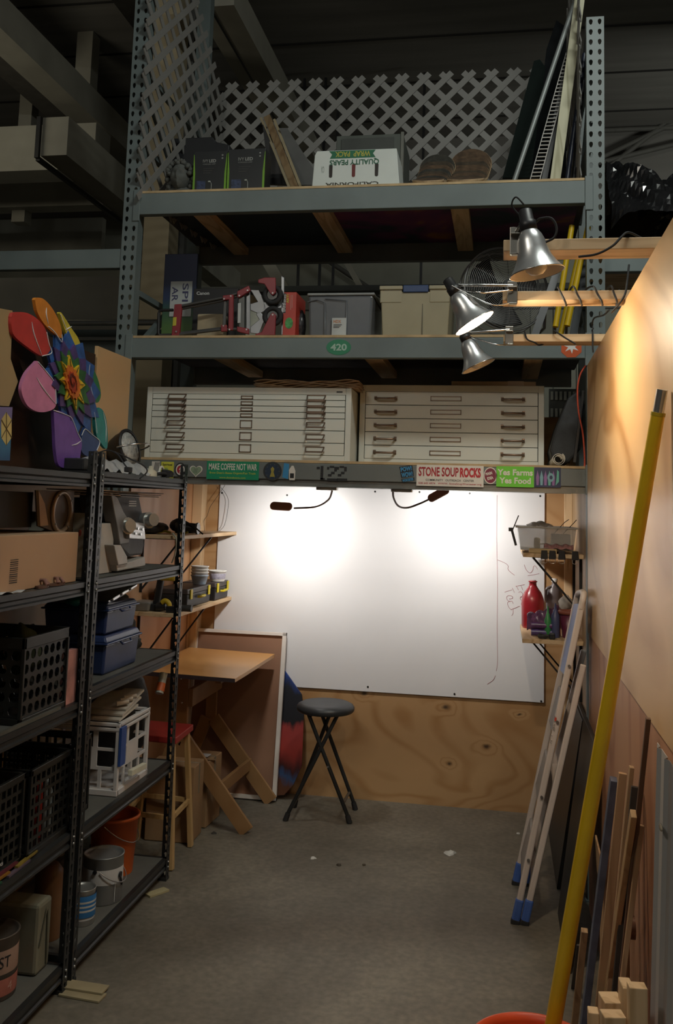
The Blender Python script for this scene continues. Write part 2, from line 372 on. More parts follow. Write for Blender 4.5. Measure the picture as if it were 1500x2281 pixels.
# timber girders, posts and ducts of the hall
M_OLD = mat((0.30, 0.285, 0.24), .8, 0, .12, 3, .2)
mb = MB().box(-3.82, -3.59, 2.0, 11, 5.0, 5.26)
struct('trim_4', mb, M_OLD)
mb = MB().box(-2.1, -1.82, 5.8, 11, 5.0, 5.22); mb.box(-2.0, -1.985, 5.8, 11, 4.996, 5.0, 1)
struct('trim_5', mb, [M_OLD, M_BLK])
mb = MB().box(-4.6, -4.3, 3.0, 11, 5.5, 5.75); mb.box(-3.1, -2.9, 3.0, 11, 5.6, 5.85)
struct('trim_6', mb, mat((0.12, .11, .095), .9))
# boxed duct with an end face, under the girder, and the cross beams behind it
a = atY(96, 262, 6.0); b = atY(148, 345, 6.0)
mb = MB().box(a.x, b.x, 6.0, 10.5, b.z, a.z); mb.bar((a.x - .02, 5.99, a.z), (a.x - .02, 5.99, b.z - .02), .03, .03, m=1); mb.bar((a.x - .02, 6.0, b.z - .02), (a.x - .02, 8.0, b.z - .02), .03, .03, m=1)
struct('trim_7', mb, [M_OLD, M_BLK])
a = atY(-60, 285, 7.2); b = atY(110, 378, 7.2)
mb = MB().box(-6.5, b.x + .4, 7.2, 7.5, b.z, a.z)
a = atY(0, 392, 8.4); b = atY(0, 462, 8.4); mb.box(-6.5, -1.9, 8.4, 8.6, b.z, a.z)
a = atY(0, 490, 10.2); b = atY(0, 545, 10.2); mb.box(-6.5, -4.7, 10.2, 10.3, b.z - .1, a.z); 
struct('trim_8', mb, M_OLD)
for k, (px, Y, w_, z0, z1) in enumerate(((60, 8.5, .14, 4.4, 6.1), (182, 8.0, .16, 4.6, 6.1))):
    a = atY(px, 200, Y); struct('trim_9', MB().box(a.x - w_ / 2, a.x + w_ / 2, Y, Y + w_, z0, z1), M_OLD)
a = atY(313, 640, 6.3); b = atY(370, 640, 6.3)
struct('trim_10', MB().box(a.x, b.x, 6.3, 6.5, 0, 6.1), mat((0.36, 0.30, 0.20), .8, 0, .15, 3, .2))
a = atY(372, 640, 6.5); b = atY(400, 640, 6.5)
struct('trim_11', MB().box(a.x, b.x, 6.55, 6.8, 0, 6.1), mat((0.09, .09, .085), .8))
# ------------------------------------------------------------------ pallet rack of the bay
RF, RB = 4.40, 5.44
PW = .082
rack = thing('pallet_rack', 'tall grey steel pallet rack with three crossbeams, the lowest stencilled 122', 'storage rack', (-.73, RF, 0))
XL, XR = -1.918, .375
def wb(mb, name, mats, parent, **k): return mb.build(name, mats, parent, world=True, **k)
def post_w(x0, y, z1, holes=True):
    mb = MB(); n = int(z1 / .0508)
    if holes: mb.holes(FR((x0, y, 0), (1, 0, 0), (0, 0, 1)), 2, n, PW / 2, .0508, .004, TEAR)
    else: mb.box(x0, x0 + PW, y, y + .004, 0, z1)
    h = n * .0508
    for xx in (x0 + .002, x0 + PW - .002): mb.box(xx - .002, xx + .002, y + .004, y + .07, 0, h)
    mb.box(x0 - .01, x0 + PW + .01, y - .01, y + .08, 0, .006)
    return mb
wb(post_w(XL, RF, 4.9), 'upright', M_RACK, rack)
wb(post_w(XR, RF, 4.06), 'upright', M_RACK, rack)
wb(post_w(XL, RB - .07, 4.9, False), 'upright', M_RACK, rack)
wb(post_w(XR + .04, RB - .07, 4.06, False), 'upright', M_RACK, rack)
for x in (XL + .04, XR + .04):
    mb = MB()
    for z in (2.72, 3.5, 3.9): mb.bar((x, RF + .07, z), (x, RB - .07, z), .03, .03)
    mb.bar((x, RF + .07, 2.36), (x, RB - .07, 2.95), .035, .03, (1, 0, 0)); mb.bar((x, RF + .07, 3.85), (x, RB - .07, 3.3), .035, .03, (1, 0, 0))
    wb(mb, 'brace', M_RACK, rack)
def rbeam(z0, z1, y, front=True):
    mb = MB(); a = XL + PW; b = XR
    s_ = 1 if front else -1
    mb.box(a, b, y, y + s_ * .045, z0, z1)
    if front:
        for x0, x1 in ((a - .03, a + .008), (b - .008, b + .03)): mb.box(x0, x1, y - .006, y, z0 - .035, z1 + .02)
    return mb
top_beam = wb(rbeam(3.095, 3.205, RF), 'crossbeam', M_RACK, rack, bevel=.004, label='top crossbeam, plain blue-grey')
b420 = wb(rbeam(2.36, 2.458, RF), 'crossbeam', M_RACK, rack, bevel=.004, label='middle crossbeam with a green oval 420 sign')
b122 = wb(rbeam(1.773, 1.852, RF), 'crossbeam', M_RACKD, rack, bevel=.003, label='lowest crossbeam covered in stickers')
mb = MB(); mb.box(XL + PW, XR, RF + .012, RF + .05, 1.742, 1.773)
wb(mb, 'beam_lip', mat((0.28, .29, .28), .3, .6), rack)  # lip coloured paler than its beam: lamplight from below put into the colour
for z0, z1 in ((3.10, 3.205), (2.36, 2.458), (1.76, 1.852)):
    wb(rbeam(z0, z1, RB, False), 'rear_beam', M_RACKD, rack)
# decks
M_DECKE = mat((0.50, 0.36, 0.20), .8, 0, .2, 12)
M_DECKD = mat((0.07, 0.07, 0.075), .8, 0, .3, 3)
def deck(z, m2, x1=XR + .02, label=None):
    mb = MB(); mb.box(XL + PW - .02, x1, RF + .004, RB - .004, z + .001, z + .013); mb.box(XL + PW - .02, x1, RF + .006, RB - .006, z, z + .001, 1)
    return wb(mb, 'deck_board', [M_DECKE, m2], rack)
deck(3.206, M_DECKD); deck(2.459, M_DECKD); deck(1.853, mat((0.16, .12, .08), .8))
# painted underside of the top deck: dark blue panel with purple cloud and orange letter shapes
def cloud():
    m, t, n, b = _nt('painted'); L = t.links
    tc = n.new('ShaderNodeTexCoord'); a = n.new('ShaderNodeTexNoise'); a.inputs['Scale'].default_value = 2.4; a.inputs['Distortion'].default_value = 1
    L.new(tc.outputs['Object'], a.inputs[0])
    r = _ramp(n, [(0.42, (0.02, .03, .05)), (.52, (0.12, .02, .10)), (.6, (.16, .03, .1)), (.68, (.35, .14, .04))]); L.new(a.outputs[0], r.inputs[0])
    L.new(r.outputs[0], b.inputs['Base Color']); return m
wb(MB().box(-1.0, .36, RF + .1, RB - .1, 3.19, 3.2055), 'painted_panel', cloud(), rack)
wb(MB().box(-1.78, -1.0, RF + .1, RB - .1, 3.19, 3.2055), 'painted_panel', mat((0.02, .03, .045), .5), rack)
for x in (-1.62, -.98, -.27):
    wb(MB().box(x, x + .09, RF + .05, RB - .05, 3.15, 3.19), 'joist', M_PINEY, rack, bevel=.003)
for x in (-1.5, -.7, .1):
    wb(MB().box(x, x + .09, RF + .05, RB - .05, 2.40, 2.44), 'joist', M_PINEY, rack, bevel=.003)
# neighbouring racks
def nrack(x0, x1, Y, zs, label, z1=4.2, post_at=None):
    t = thing('pallet_rack', label, 'storage rack', ((x0 + x1) / 2, Y, 0), group=None)
    for z in zs:
        mb = MB(); mb.box(x0, x1, Y, Y + .045, z, z + .10); wb(mb, 'crossbeam', M_RACK, t, bevel=.003)
    if post_at is not None:
        for p in post_at: wb(post_w(p, Y, z1, True), 'upright', M_RACK, t)
    return t
a = atY(100, 578, 4.40)
t = nrack(-4.2, XL, 4.405, (2.82,), 'neighbouring grey rack left of the bay with a bare crossbeam', 4.9, (-4.28,))
mb = MB(); mb.tube([(-4.2, 5.3, 2.72), (XL, 5.3, 2.72)], .02); mb.tube([(-4.2, 5.3, 2.62), (XL, 5.3, 2.62)], .012); wb(mb, 'rail', M_CHROME, t)
wb(MB().box(-4.2, XL, 5.32, 5.36, 2.5, 2.68), 'crossbeam', M_RACK, t)
nrack(XR + PW, 3.2, 4.46, (2.78,), 'neighbouring grey rack right of the bay, beam end showing past the plywood', 3.9, (3.2,))
# ---- markings on the beams (flat stickers, part of the beam they are on)
def fr_beam(px, py): p = atY(px, py, RF - .0015); return FR(p, (1, 0, 0), (0, 0, 1))
def seg(mb, px0, py0, px1, py1, m=0, d=.001):
    a = atY(px0, py1, RF); b = atY(px1, py0, RF); return mb.prism([(a.x, a.z), (b.x, a.z), (b.x, b.z), (a.x, b.z)], d, FR((0, RF - .0002, 0), (1, 0, 0), (0, 0, 1)), m)
def size(px0, py0, px1, py1, Y=RF):
    a = atY(px0, py1, Y); b = atY(px1, py0, Y); return b.x - a.x, b.z - a.z
def sticker(name, px0, py0, px1, py1, mats, fn, label, parent=b122, shape='box'):
    """fn(mb, w, h) draws on the sticker in its own frame; lower left corner at the origin"""
    a = atY(px0, py1, RF); w_, h_ = size(px0, py0, px1, py1)
    mb = MB(); mb.M = FR((a.x, RF - .0004, a.z), (1, 0, 0), (0, 0, 1))
    if shape == 'box': mb.prism([(0, 0), (w_, 0), (w_, h_), (0, h_)], .0008)
    elif shape == 'oval': mb.prism([(w_ / 2 + w_ / 2 * math.cos(i * PI / 18), h_ / 2 + h_ / 2 * math.sin(i * PI / 18)) for i in range(36)], .0008)
    elif shape == 'oct': mb.prism([(w_ / 2 + w_ * .54 * math.cos((i + .5) * PI / 4), h_ / 2 + h_ * .54 * math.sin((i + .5) * PI / 4)) for i in range(8)], .0008)
    fn(mb, w_, h_)
    return mb.build(name, mats, parent, world=True, label=label)
P0 = I4
def tr(x, y, z=.0009): return Matrix.Translation((x, y, z))
GRN = mat((0.01, .25, .12), .4); LTG = mat((0.30, .42, .33), .5); CRM = mat((0.72, .68, .62), .5, 0, .03)
RED = mat((0.38, .02, .03), .5); YEL = mat((0.62, .6, .06), .5); LIME = mat((0.14, .55, .03), .45, 0, .04); BLU = mat((0.05, .28, .55), .5)
sticker('oval_sign', 727, 756, 783, 791, [mat((0.0, .18, .08), .4), mat((0.35, .5, .42), .5)], lambda mb, w_, h_: mb.text('420', tr(w_ * .17, h_ * .28), w_ * .66, h_ * .44, 1, bold=.03), 'green oval sign reading 420', b420, 'oval')
def _leaf(mb, w_, h_):
    pts = []
    for i in range(14):
        r = .42 if i % 2 == 0 else .17
        pts.append((w_ * .5 + w_ * r * math.cos(i * PI / 7 + .3), h_ * .62 + h_ * r * math.sin(i * PI / 7 + .3)))
    mb.prism(pts, .0006, tr(0, 0), 1)
sticker('octagon_sign', 1251, 757, 1296, 796, [mat((0.62, .10, .02), .5), M_WHITE], _leaf, 'orange octagon sign with a white starry shape', b420, 'oct')
# stencilled 122
def stencil():
    mb = MB(); X0 = 704; 
    segs = [(713, 1037, 722, 1062), (706, 1040, 712, 1044), (707, 1063, 728, 1068)]
    segs = [(714, 1038, 721, 1068), (706, 1040, 713, 1045), (714, 1065, 724, 1069)]
    for x in (729, 751):
        segs += [(x, 1040, x + 5, 1046), (x + 6, 1038, x + 16, 1042), (x + 16, 1040, x + 22, 1050), (x + 9, 1051, x + 17, 1056), (x + 2, 1056, x + 10, 1061), (x, 1066, x + 23, 1071)]
    for q in segs: seg(mb, *q)
    wb(mb, 'stencilled_number', M_BLK, b122, label='black stencilled number 122')
stencil()
def s_coffee(mb, w_, h_):
    mb.text('MAKE COFFEE NOT WAR', tr(w_ * .04, h_ * .52), w_ * .92, h_ * .36, 1, bold=.02)
    mb.text("Brew Dean's Beans Organic/Fair Trade", tr(w_ * .06, h_ * .27), w_ * .88, h_ * .15, 2)
    mb.text('www.deansbeans.com', tr(w_ * .25, h_ * .06), w_ * .5, h_ * .1, 2)
sticker('bumper_sticker', 460, 1029, 578, 1067, [GRN, CRM, YEL], s_coffee, 'green bumper sticker reading make coffee not war')
def s_stone(mb, w_, h_):
    mb.text('STONE SOUP', tr(w_ * .03, h_ * .46), w_ * .60, h_ * .44, 1, bold=.03)
    mb.text('ROCKS', tr(w_ * .65, h_ * .44), w_ * .31, h_ * .46, 2, bold=.05)
    mb.text('COMMUNITY   OUTREACH   CENTER', tr(w_ * .14, h_ * .24), w_ * .72, h_ * .10, 3, bold=.01)
    mb.text('508 643 4974   WWW. StoneSoupWorcester.org', tr(w_ * .03, h_ * .06), w_ * .94, h_ * .12, 1, bold=.01)
sticker('bumper_sticker', 928, 1038, 1078, 1082, [CRM, RED, mat((.5, .02, .03), .5), M_BLK], s_stone, 'cream sticker with red Stone Soup Rocks lettering')
def s_farms(mb, w_, h_):
    mb.text('Yes Farms', tr(w_ * .03, h_ * .56), w_ * .94, h_ * .3, 1, bold=.03)
    mb.text('Yes Food', tr(w_ * .08, h_ * .16), w_ * .84, h_ * .3, 1, bold=.03)
sticker('bumper_sticker', 1106, 1040, 1190, 1084, [LIME, CRM], s_farms, 'lime green sticker reading Yes Farms Yes Food')
def s_pow(mb, w_, h_):
    mb.M = mb.M @ Matrix.Rotation(.18, 4, 'Z')
    for k, (tx, y, hh) in enumerate((('POW!', .62, .28), ('WOW!', .3, .3), ('WORCESTER', .06, .16))):
        mb.prism([(w_ * .08, h_ * (y - .02)), (w_ * .95, h_ * (y - .02)), (w_ * .98, h_ * (y + hh)), (w_ * .05, h_ * (y + hh + .02))], .0008, I4, 1)
        mb.text(tx, tr(w_ * .12, h_ * y, .001), w_ * .78, h_ * hh * .9, 0, bold=.04)
sticker('small_sticker', 894, 1037, 927, 1077, [BLU, M_BLK], s_pow, 'blue graffiti-style Pow Wow sticker', shape='none')
def s_main(mb, w_, h_):
    mb.disc(tr(w_ / 2, h_ / 2), w_ * .44, h_ * .44, .0004, 1)
    mb.M = mb.M @ Matrix.Rotation(.25, 4, 'Z'); mb.text('MAIN', tr(w_ * .32, h_ * .44, .0014), w_ * .5, h_ * .18, 2, bold=.04); mb.text('IDEA', tr(w_ * .36, h_ * .16, .0014), w_ * .46, h_ * .18, 2, bold=.04)
sticker('round_sticker', 1078, 1041, 1108, 1078, [CRM, mat((.22, .02, .05), .5), CRM], s_main, 'dark red round Main Idea sticker', shape='oval')
def s_alien(mb, w_, h_):
    for i, c in enumerate((1, 2, 1, 3, 1)):
        x = w_ * (.08 + i * .15); mb.prism([(x, h_ * .1), (x + w_ * .08, h_ * .1), (x + w_ * .1, h_ * .5), (x + w_ * .04, h_ * .85), (x - w_ * .02, h_ * .5)], .0004, tr(0, 0), c)
    mb.disc(tr(w_ * .62, h_ * .5), w_ * .13, h_ * .22, .0006, 2); mb.disc(tr(w_ * .63, h_ * .5, .0016), w_ * .06, h_ * .1, .0004, 0)
    mb.prism([(w_ * .8, h_ * .1), (w_ * .93, h_ * .3), (w_ * .93, h_ * .8), (w_ * .86, h_ * .9), (w_ * .84, h_ * .5)], .0005, tr(0, 0), 3)
sticker('square_sticker', 1191, 1042, 1250, 1085, [mat((.02, .03, .08), .4), mat((.25, .12, .3), .5), mat((.18, .35, .4), .5), mat((.12, .4, .3), .5)], s_alien, 'dark blue artwork sticker with pale streaks')
def s_heart(mb, w_, h_):
    def hp(k): return [(w_ / 2 + k * w_ / 34 * 16 * math.sin(t) ** 3, h_ * .52 + k * h_ / 34 * (13 * math.cos(t) - 5 * math.cos(2 * t) - 2 * math.cos(3 * t) - math.cos(4 * t))) for t in [i * PI / 20 for i in range(40)]]
    mb.prism(hp(1), .0008, I4, 0); mb.prism(hp(.84), .0006, tr(0, 0), 1)
    for k in range(3): mb.prism([(w_ * (.3 + .1 * k), h_ * .35), (w_ * (.33 + .1 * k), h_ * .35), (w_ * (.42 + .1 * k), h_ * .7), (w_ * (.39 + .1 * k), h_ * .7)], .0004, tr(0, 0, .0015), 2)
sticker('heart_sticker', 421, 1034, 453, 1064, [CRM, mat((.25, .33, .22), .5), mat((.1, .14, .1), .5)], s_heart, 'pale green heart-shaped sticker', shape='none')
def s_seal(mb, w_, h_):
    mb.disc(tr(w_ / 2, h_ / 2), w_ * .42, h_ * .42, .0004, 1); mb.prism([(w_ * .36, h_ * .2), (w_ * .64, h_ * .2), (w_ * .56, h_ * .45), (w_ * .6, h_ * .62), (w_ * .5, h_ * .74), (w_ * .4, h_ * .62), (w_ * .44, h_ * .45)], .0006, tr(0, 0, .0014), 2)
    for i in range(10): mb.box(w_ * (.5 + .36 * math.cos(i * .628)) - .001, w_ * (.5 + .36 * math.cos(i * .628)) + .001, h_ * (.5 + .36 * math.sin(i * .628)) - .001, h_ * (.5 + .36 * math.sin(i * .628)) + .001, .0013, .0018, 2)
sticker('round_sticker', 586, 1029, 629, 1070, [mat((.03, .03, .03), .5), mat((.015, .03, .06), .5), mat((.35, .28, .05), .5)], s_seal, 'dark round seal sticker with a gold centre', shape='oval')
def s_bottle(mb, w_, h_):
    mb.prism([(0, h_ * .15), (w_ * .45, h_ * .05), (w_ * .5, h_ * .95), (w_ * .1, h_)], .0006, I4, 1)
    mb.prism([(w_ * .55, 0), (w_ * .98, 0), (w_, h_ * .55), (w_ * .85, h_ * .85), (w_ * .7, h_ * .85), (w_ * .5, h_ * .6)], .0006, I4, 0)
    mb.prism([(w_ * .6, h_ * .12), (w_ * .9, h_ * .12), (w_ * .9, h_ * .4), (w_ * .6, h_ * .4)], .0005, tr(0, 0), 2)
sticker('small_sticker', 629, 1032, 659, 1069, [CRM, BLU, M_BLK], s_bottle, 'blue script and white bottle sticker', shape='none')
def s_bolt(mb, w_, h_):
    mb.disc(tr(w_ / 2, h_ / 2), w_ * .4, h_ * .4, .0004, 1); mb.disc(tr(w_ / 2, h_ / 2, .0014), w_ * .3, h_ * .3, .0004, 2)
    mb.prism([(w_ * .42, h_ * .15), (w_ * .62, h_ * .5), (w_ * .5, h_ * .5), (w_ * .62, h_ * .85), (w_ * .38, h_ * .48), (w_ * .5, h_ * .48)], .0005, tr(0, 0, .0019), 1)
sticker('round_sticker', 389, 1031, 415, 1061, [M_BLK, CRM, RED], s_bolt, 'black round sticker with a red disc and white bolt', shape='oval')
def s_yel(mb, w_, h_):
    mb.text('Spiritual', tr(w_ * .12, h_ * .74), w_ * .76, h_ * .16, 1, bold=.02); mb.text('Haze', tr(w_ * .2, h_ * .05), w_ * .5, h_ * .18, 1, bold=.03)
    mb.disc(tr(w_ * .4, h_ * .48), w_ * .2, h_ * .17, .0005, 2)
sticker('square_sticker', 358, 1029, 388, 1066, [YEL, M_BLK, mat((.3, .4, .1), .5)], s_yel, 'yellow square sticker with black lettering')
def s_swirl(mb, w_, h_):
    for i in range(4): mb.prism([(w_ * (.2 + .15 * i), h_ * .1), (w_ * (.26 + .15 * i), h_ * .1), (w_ * (.5 + .16 * i), h_ * .95), (w_ * (.42 + .16 * i), h_ * .95)], .0004, tr(0, 0), 1)
sticker('square_sticker', 337, 1028, 357, 1062, [CRM, M_BLK], s_swirl, 'white sticker with black swirls')
# ------------------------------------------------------------------ lattice panels on the top shelf
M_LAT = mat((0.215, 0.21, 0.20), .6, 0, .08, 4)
def lattice(M, w_, h_, name_label, step=.125, sw=.036, lean=0, clip=None, ofs=0.0):
    """two layers of diagonal slats clipped to a w x h panel in frame M"""
    mb = MB(); mb.M = M
    def clipseg(x0, y0, dx, dy):
        t0, t1 = -99, 99
        for p, d, lo, hi in ((x0, dx, 0, w_), (y0, dy, 0, h_)):
            a, b_ = (lo - p) / d, (hi - p) / d
            if a > b_: a, b_ = b_, a
            t0 = max(t0, a); t1 = min(t1, b_)
        return (t0, t1) if t1 - t0 > .02 else None
    st = step * math.sqrt(2); q = math.sqrt(.5)
    n = int((w_ + h_) / st) + 2
    for lay, sgn in ((0, 1), (1, -1)):
        for i in range(-n, n + 1):
            x0 = i * st + ofs; c = clipseg(x0, 0.0001, sgn * q, q)
            if not c: continue
            a = Vector((x0 + sgn * q * c[0], q * c[0], -lay * .006)); b_ = Vector((x0 + sgn * q * c[1], q * c[1], -lay * .006))
            if clip and clip(a, b_) is None: continue
            if clip: a, b_ = clip(a, b_)
            mb.bar(a, b_, sw, .005, (0, 0, 1))
    o = mb.build('garden_lattice', M_LAT); return o
zt = 3.22
a = atY(430, 150, 5.36)
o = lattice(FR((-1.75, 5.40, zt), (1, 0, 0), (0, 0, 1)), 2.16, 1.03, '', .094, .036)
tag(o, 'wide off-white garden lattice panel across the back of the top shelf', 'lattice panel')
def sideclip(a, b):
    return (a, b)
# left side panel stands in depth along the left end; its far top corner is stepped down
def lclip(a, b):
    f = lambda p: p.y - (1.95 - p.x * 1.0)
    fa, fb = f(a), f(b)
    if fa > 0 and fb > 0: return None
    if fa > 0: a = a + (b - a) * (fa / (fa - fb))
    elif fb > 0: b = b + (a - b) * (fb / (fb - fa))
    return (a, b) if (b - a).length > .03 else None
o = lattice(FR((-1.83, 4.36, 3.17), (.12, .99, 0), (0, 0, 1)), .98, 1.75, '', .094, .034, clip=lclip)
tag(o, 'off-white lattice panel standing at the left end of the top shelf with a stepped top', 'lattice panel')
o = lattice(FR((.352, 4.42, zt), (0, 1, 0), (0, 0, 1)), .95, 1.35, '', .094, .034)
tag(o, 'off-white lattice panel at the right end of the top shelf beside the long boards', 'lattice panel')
# ------------------------------------------------------------------ flat file cabinets
M_CAB = mat((0.68, 0.68, 0.62), .42, 0, .03, 3); M_CABD = mat((.60, .60, .55), .42, 0, .03, 3)
M_HAND = mat((0.22, 0.15, 0.11), .35, .7, .1); M_CARDW = mat((0.7, 0.7, 0.65), .6, 0, .03)
def flatfile(x0, x1, z0, z1, yf, rows, label, style, depth=.66):
    t = thing('flat_file_cabinet', label, 'cabinet', ((x0 + x1) / 2, yf + depth / 2, z0))
    W = x1 - x0; fr = .028
    mb = MB(); mb.box(x0, x1, yf + .012, yf + depth, z0, z1)
    mb.box(x0, x0 + fr, yf - .004, yf + .012, z0, z1); mb.box(x1 - fr, x1, yf - .004, yf + .012, z0, z1)
    mb.box(x0 + fr, x1 - fr, yf - .004, yf + .012, z1 - .034, z1); mb.box(x0 + fr, x1 - fr, yf - .004, yf + .012, z0, z0 + .03)
    mb.box(x0 + fr, x1 - fr, yf + .004, yf + .012, z0 + .03, z1 - .034, 1)
    wb(mb, 'body', [M_CAB, M_BLK], t, bevel=.002)
    if style == 0: wb(MB().box(x1 - .075, x1 - .045, yf - .006, yf - .004, z1 - .022, z1 - .016), 'maker_plate', M_BLK, t)
    H_ = z1 - .034 - z0 - .03; tot = sum(rows); zt_ = z1 - .034
    for i, r in enumerate(rows):
        h = H_ * r / tot; zb = zt_ - h
        d = wb(MB().box(x0 + fr + .003, x1 - fr - .003, yf - .006, yf + .008, zb + .0015, zt_ - .0015), 'drawer', M_CAB, t, bevel=.0015)
        zc = (zb + zt_) / 2 - (.002 if style == 0 else 0); yy = yf - .006
        cw = .062 if style == 0 else .155; hh = min(.024, h * .62) if style == 0 else .024
        hh = .04 if style == 0 and h > .045 else hh
        xc = x0 + W * (.5 if style == 0 else .475)
        mb = MB()
        for a in ((xc - cw / 2, xc + cw / 2, zc + hh / 2 - .004, zc + hh / 2), (xc - cw / 2, xc + cw / 2, zc - hh / 2, zc - hh / 2 + .004),
                  (xc - cw / 2, xc - cw / 2 + .004, zc - hh / 2, zc + hh / 2), (xc + cw / 2 - .004, xc + cw / 2, zc - hh / 2, zc + hh / 2)):
            mb.box(a[0], a[1], yy - .004, yy, a[2], a[3])
        mb.box(xc - cw / 2, xc + cw / 2, yy - .001, yy, zc - hh / 2, zc + hh / 2, 1)
        wb(mb, 'label_holder', [M_HAND, M_CARDW], d)
        for sx in (x0 + W * (.155 if style == 0 else .145), x1 - W * (.165 if style == 0 else .165)):
            mb = MB()
            if style == 0:
                w_ = .046; hz = .026; yo = yy - .026
                pts = [(-w_, yy, zc + hz * .5), (w_, yy, zc + hz * .5), (w_ * .9, yo, zc - hz * .5), (-w_ * .9, yo, zc - hz * .5)]
                pts = [Vector((sx + p[0], p[1], p[2])) for p in pts]
                for k in range(4): mb.bar(pts[k], pts[(k + 1) % 4], .0045, .0045 if k != 2 else .008)
                mb.bar(pts[3], Vector((sx - w_, yy, zc - hz * .4)), .004, .004); mb.bar(pts[2], Vector((sx + w_, yy, zc - hz * .4)), .004, .004)
            else:
                w_ = .052; pts = [(-w_, yy, zc), (-w_, yy - .018, zc - .002), (-w_ + .012, yy - .028, zc - .004), (w_ - .012, yy - .028, zc - .004), (w_, yy - .018, zc - .002), (w_, yy, zc)]
                mb.tube([Vector((sx + p[0], p[1], p[2])) for p in pts], .006, 8)
                mb.box(sx - w_ - .007, sx - w_ + .007, yy - .004, yy, zc - .01, zc + .01); mb.box(sx + w_ - .007, sx + w_ + .007, yy - .004, yy, zc - .01, zc + .01)
            wb(mb, 'handle', M_HAND, d)
        zt_ = zb
    return t
YA, YB = 4.55, 4.74
a0 = atY(330, 858, YA); a1 = atY(784, 870, YA); b0 = atY(803, 868, YB); b1 = atY(1213, 860, YB)
flatfile(max(a0.x, -1.83), a1.x, 1.868, 2.232, YA, [32, 36, 34, 35, 68, 70, 70], 'pale flat file cabinet with seven drawers of two heights, left of the pair', 0)
flatfile(b0.x, b1.x, 1.868, 2.275, YB, [1, 1, 1, 1, 1], 'pale flat file cabinet with five even drawers and wide label holders', 1)
# paper folders on top of the left cabinet
t = thing('paper_stack', 'stack of ragged brown paper sheets on the left flat file cabinet', 'paper', (-.97, 4.75, 2.234))
mb = MB()
for k in range(7):
    dx = random.uniform(-.012, .012)
    def fn(u, v, k=k, dx=dx): return (-1.235 + dx + u * .53, 4.58 + v * .42, 2.236 + k * .006 + .005 * math.sin(u * 9 + k) * (1 - v) + .003 * math.sin(u * 23 + 2 * k))
    mb.sheet(fn, 26, 4)
wb(mb, 'sheets', mat((0.36, 0.24, 0.14), .85, 0, .15, 10), t, solid=.004)
t = thing('flat_box', 'long flat tan box on the right flat file cabinet', 'box', (-.06, 4.9, 2.276))
wb(MB().box(-.262, .16, 4.78, 5.04, 2.2765, 2.302), 'carton', mat((0.48, .36, .24), .7), t, bevel=.002)
wb(MB().box(.02, .1, 4.777, 5.0, 2.2785, 2.3035), 'clear_tape', mat((.6, .5, .4), .12, 0, .1), t)
# ------------------------------------------------------------------ things right of the cabinets
p = atY(1245, 1017, 4.44)
t = thing('paper_roll', 'rolled white paper tube lying end-on at the right end of the lowest deck', 'paper roll', (p.x, 4.6, 1.867))
mb = MB()
def spiral(u, v):
    a = u * 4.3 * PI; r = .014 + .016 * u
    return (p.x + r * math.cos(a), 4.44 + v * .6, 1.899 + r * math.sin(a))
mb.sheet(spiral, 60, 1); wb(mb, 'paper', mat((.66, .62, .55), .7, 0, .05), t, solid=.002)
t = thing('folded_bag', 'black folded fabric bag leaning right of the flat file cabinets', 'bag', (.3, 4.7, 1.867))
mb = MB()
prof = [atY(*q, 4.5) for q in ((1222, 1000), (1236, 950), (1262, 885), (1290, 862), (1300, 900), (1290, 1000), (1262, 1032), (1228, 1030))]
mb.M = Matrix.Translation((0.01, .02, 0)); mb.wp(prof, (0, .35, 0)); mb.M = I4
wb(mb, 'fabric', mat((.025, .027, .03), .7, 0, .4, 14, .6), t, bevel=.012)
mb = MB(); a = atY(1300, 870, 4.5); b = atY(1280, 1030, 4.5)
mb.bar(a, b, .012, .02); mb.bar(a + Vector((-.02, .1, 0)), b + Vector((-.02, .1, 0)), .012, .02)
t = thing('black_tube', 'pair of slim black tubes leaning beside the folded bag', 'tube', (b.x, 4.5, b.z)); wb(mb, 'tube', M_BLK, t)
mb = MB(); mb.tube(smooth_pts([atY(*q, 4.42) for q in ((1307, 812), (1293, 835), (1287, 870), (1290, 920), (1299, 965), (1303, 1020), (1303, 1060), (1306, 1090))]), .004)
o = mb.build('orange_cable', mat((.55, .07, .03), .5)); tag(o, 'orange extension cord hanging down beside the right plywood partition', 'cord')
# ------------------------------------------------------------------ whiteboard
wbd = thing('whiteboard', 'large white marker board screwed to the plywood back wall', 'whiteboard', (-.7, BY - .01, .62))
WY = BY - .012
cs = [atY(485, 1060, WY), atY(1211, 1080, WY), atY(1212, 1570, WY), atY(473, 1510, WY)]
x0, x1 = -1.69, .237; z1 = 1.82
za = atY(640, 1525, WY); zb = atY(1212, 1570, WY); z0 = (za.z + zb.z) / 2
wb(MB().box(x0, x1, WY, BY - .001, z0, z1), 'board_panel', mat((0.74, 0.74, 0.76), .35, 0, .03, 2, coat=.15), wbd, bevel=.001)
mb = MB()
for px, py in ((495, 1098), (640, 1103), (836, 1095), (935, 1096), (1047, 1099), (1204, 1105), (486, 1275), (820, 1530), (1013, 1546), (1206, 1562)):
    q = atY(px, py, WY); wb(MB().disc(FR((q.x, WY, q.z), (1, 0, 0), (0, 0, 1)), .0055, .0055, .002), 'screw', mat((.03, .03, .03), .4, .6), wbd)
def strokes(lst, r=.0010):
    mb = MB()
    for s_ in lst: mb.tube(smooth_pts([atY(x, y, WY - .0008) for x, y in s_], 4), r, 5)
    return mb
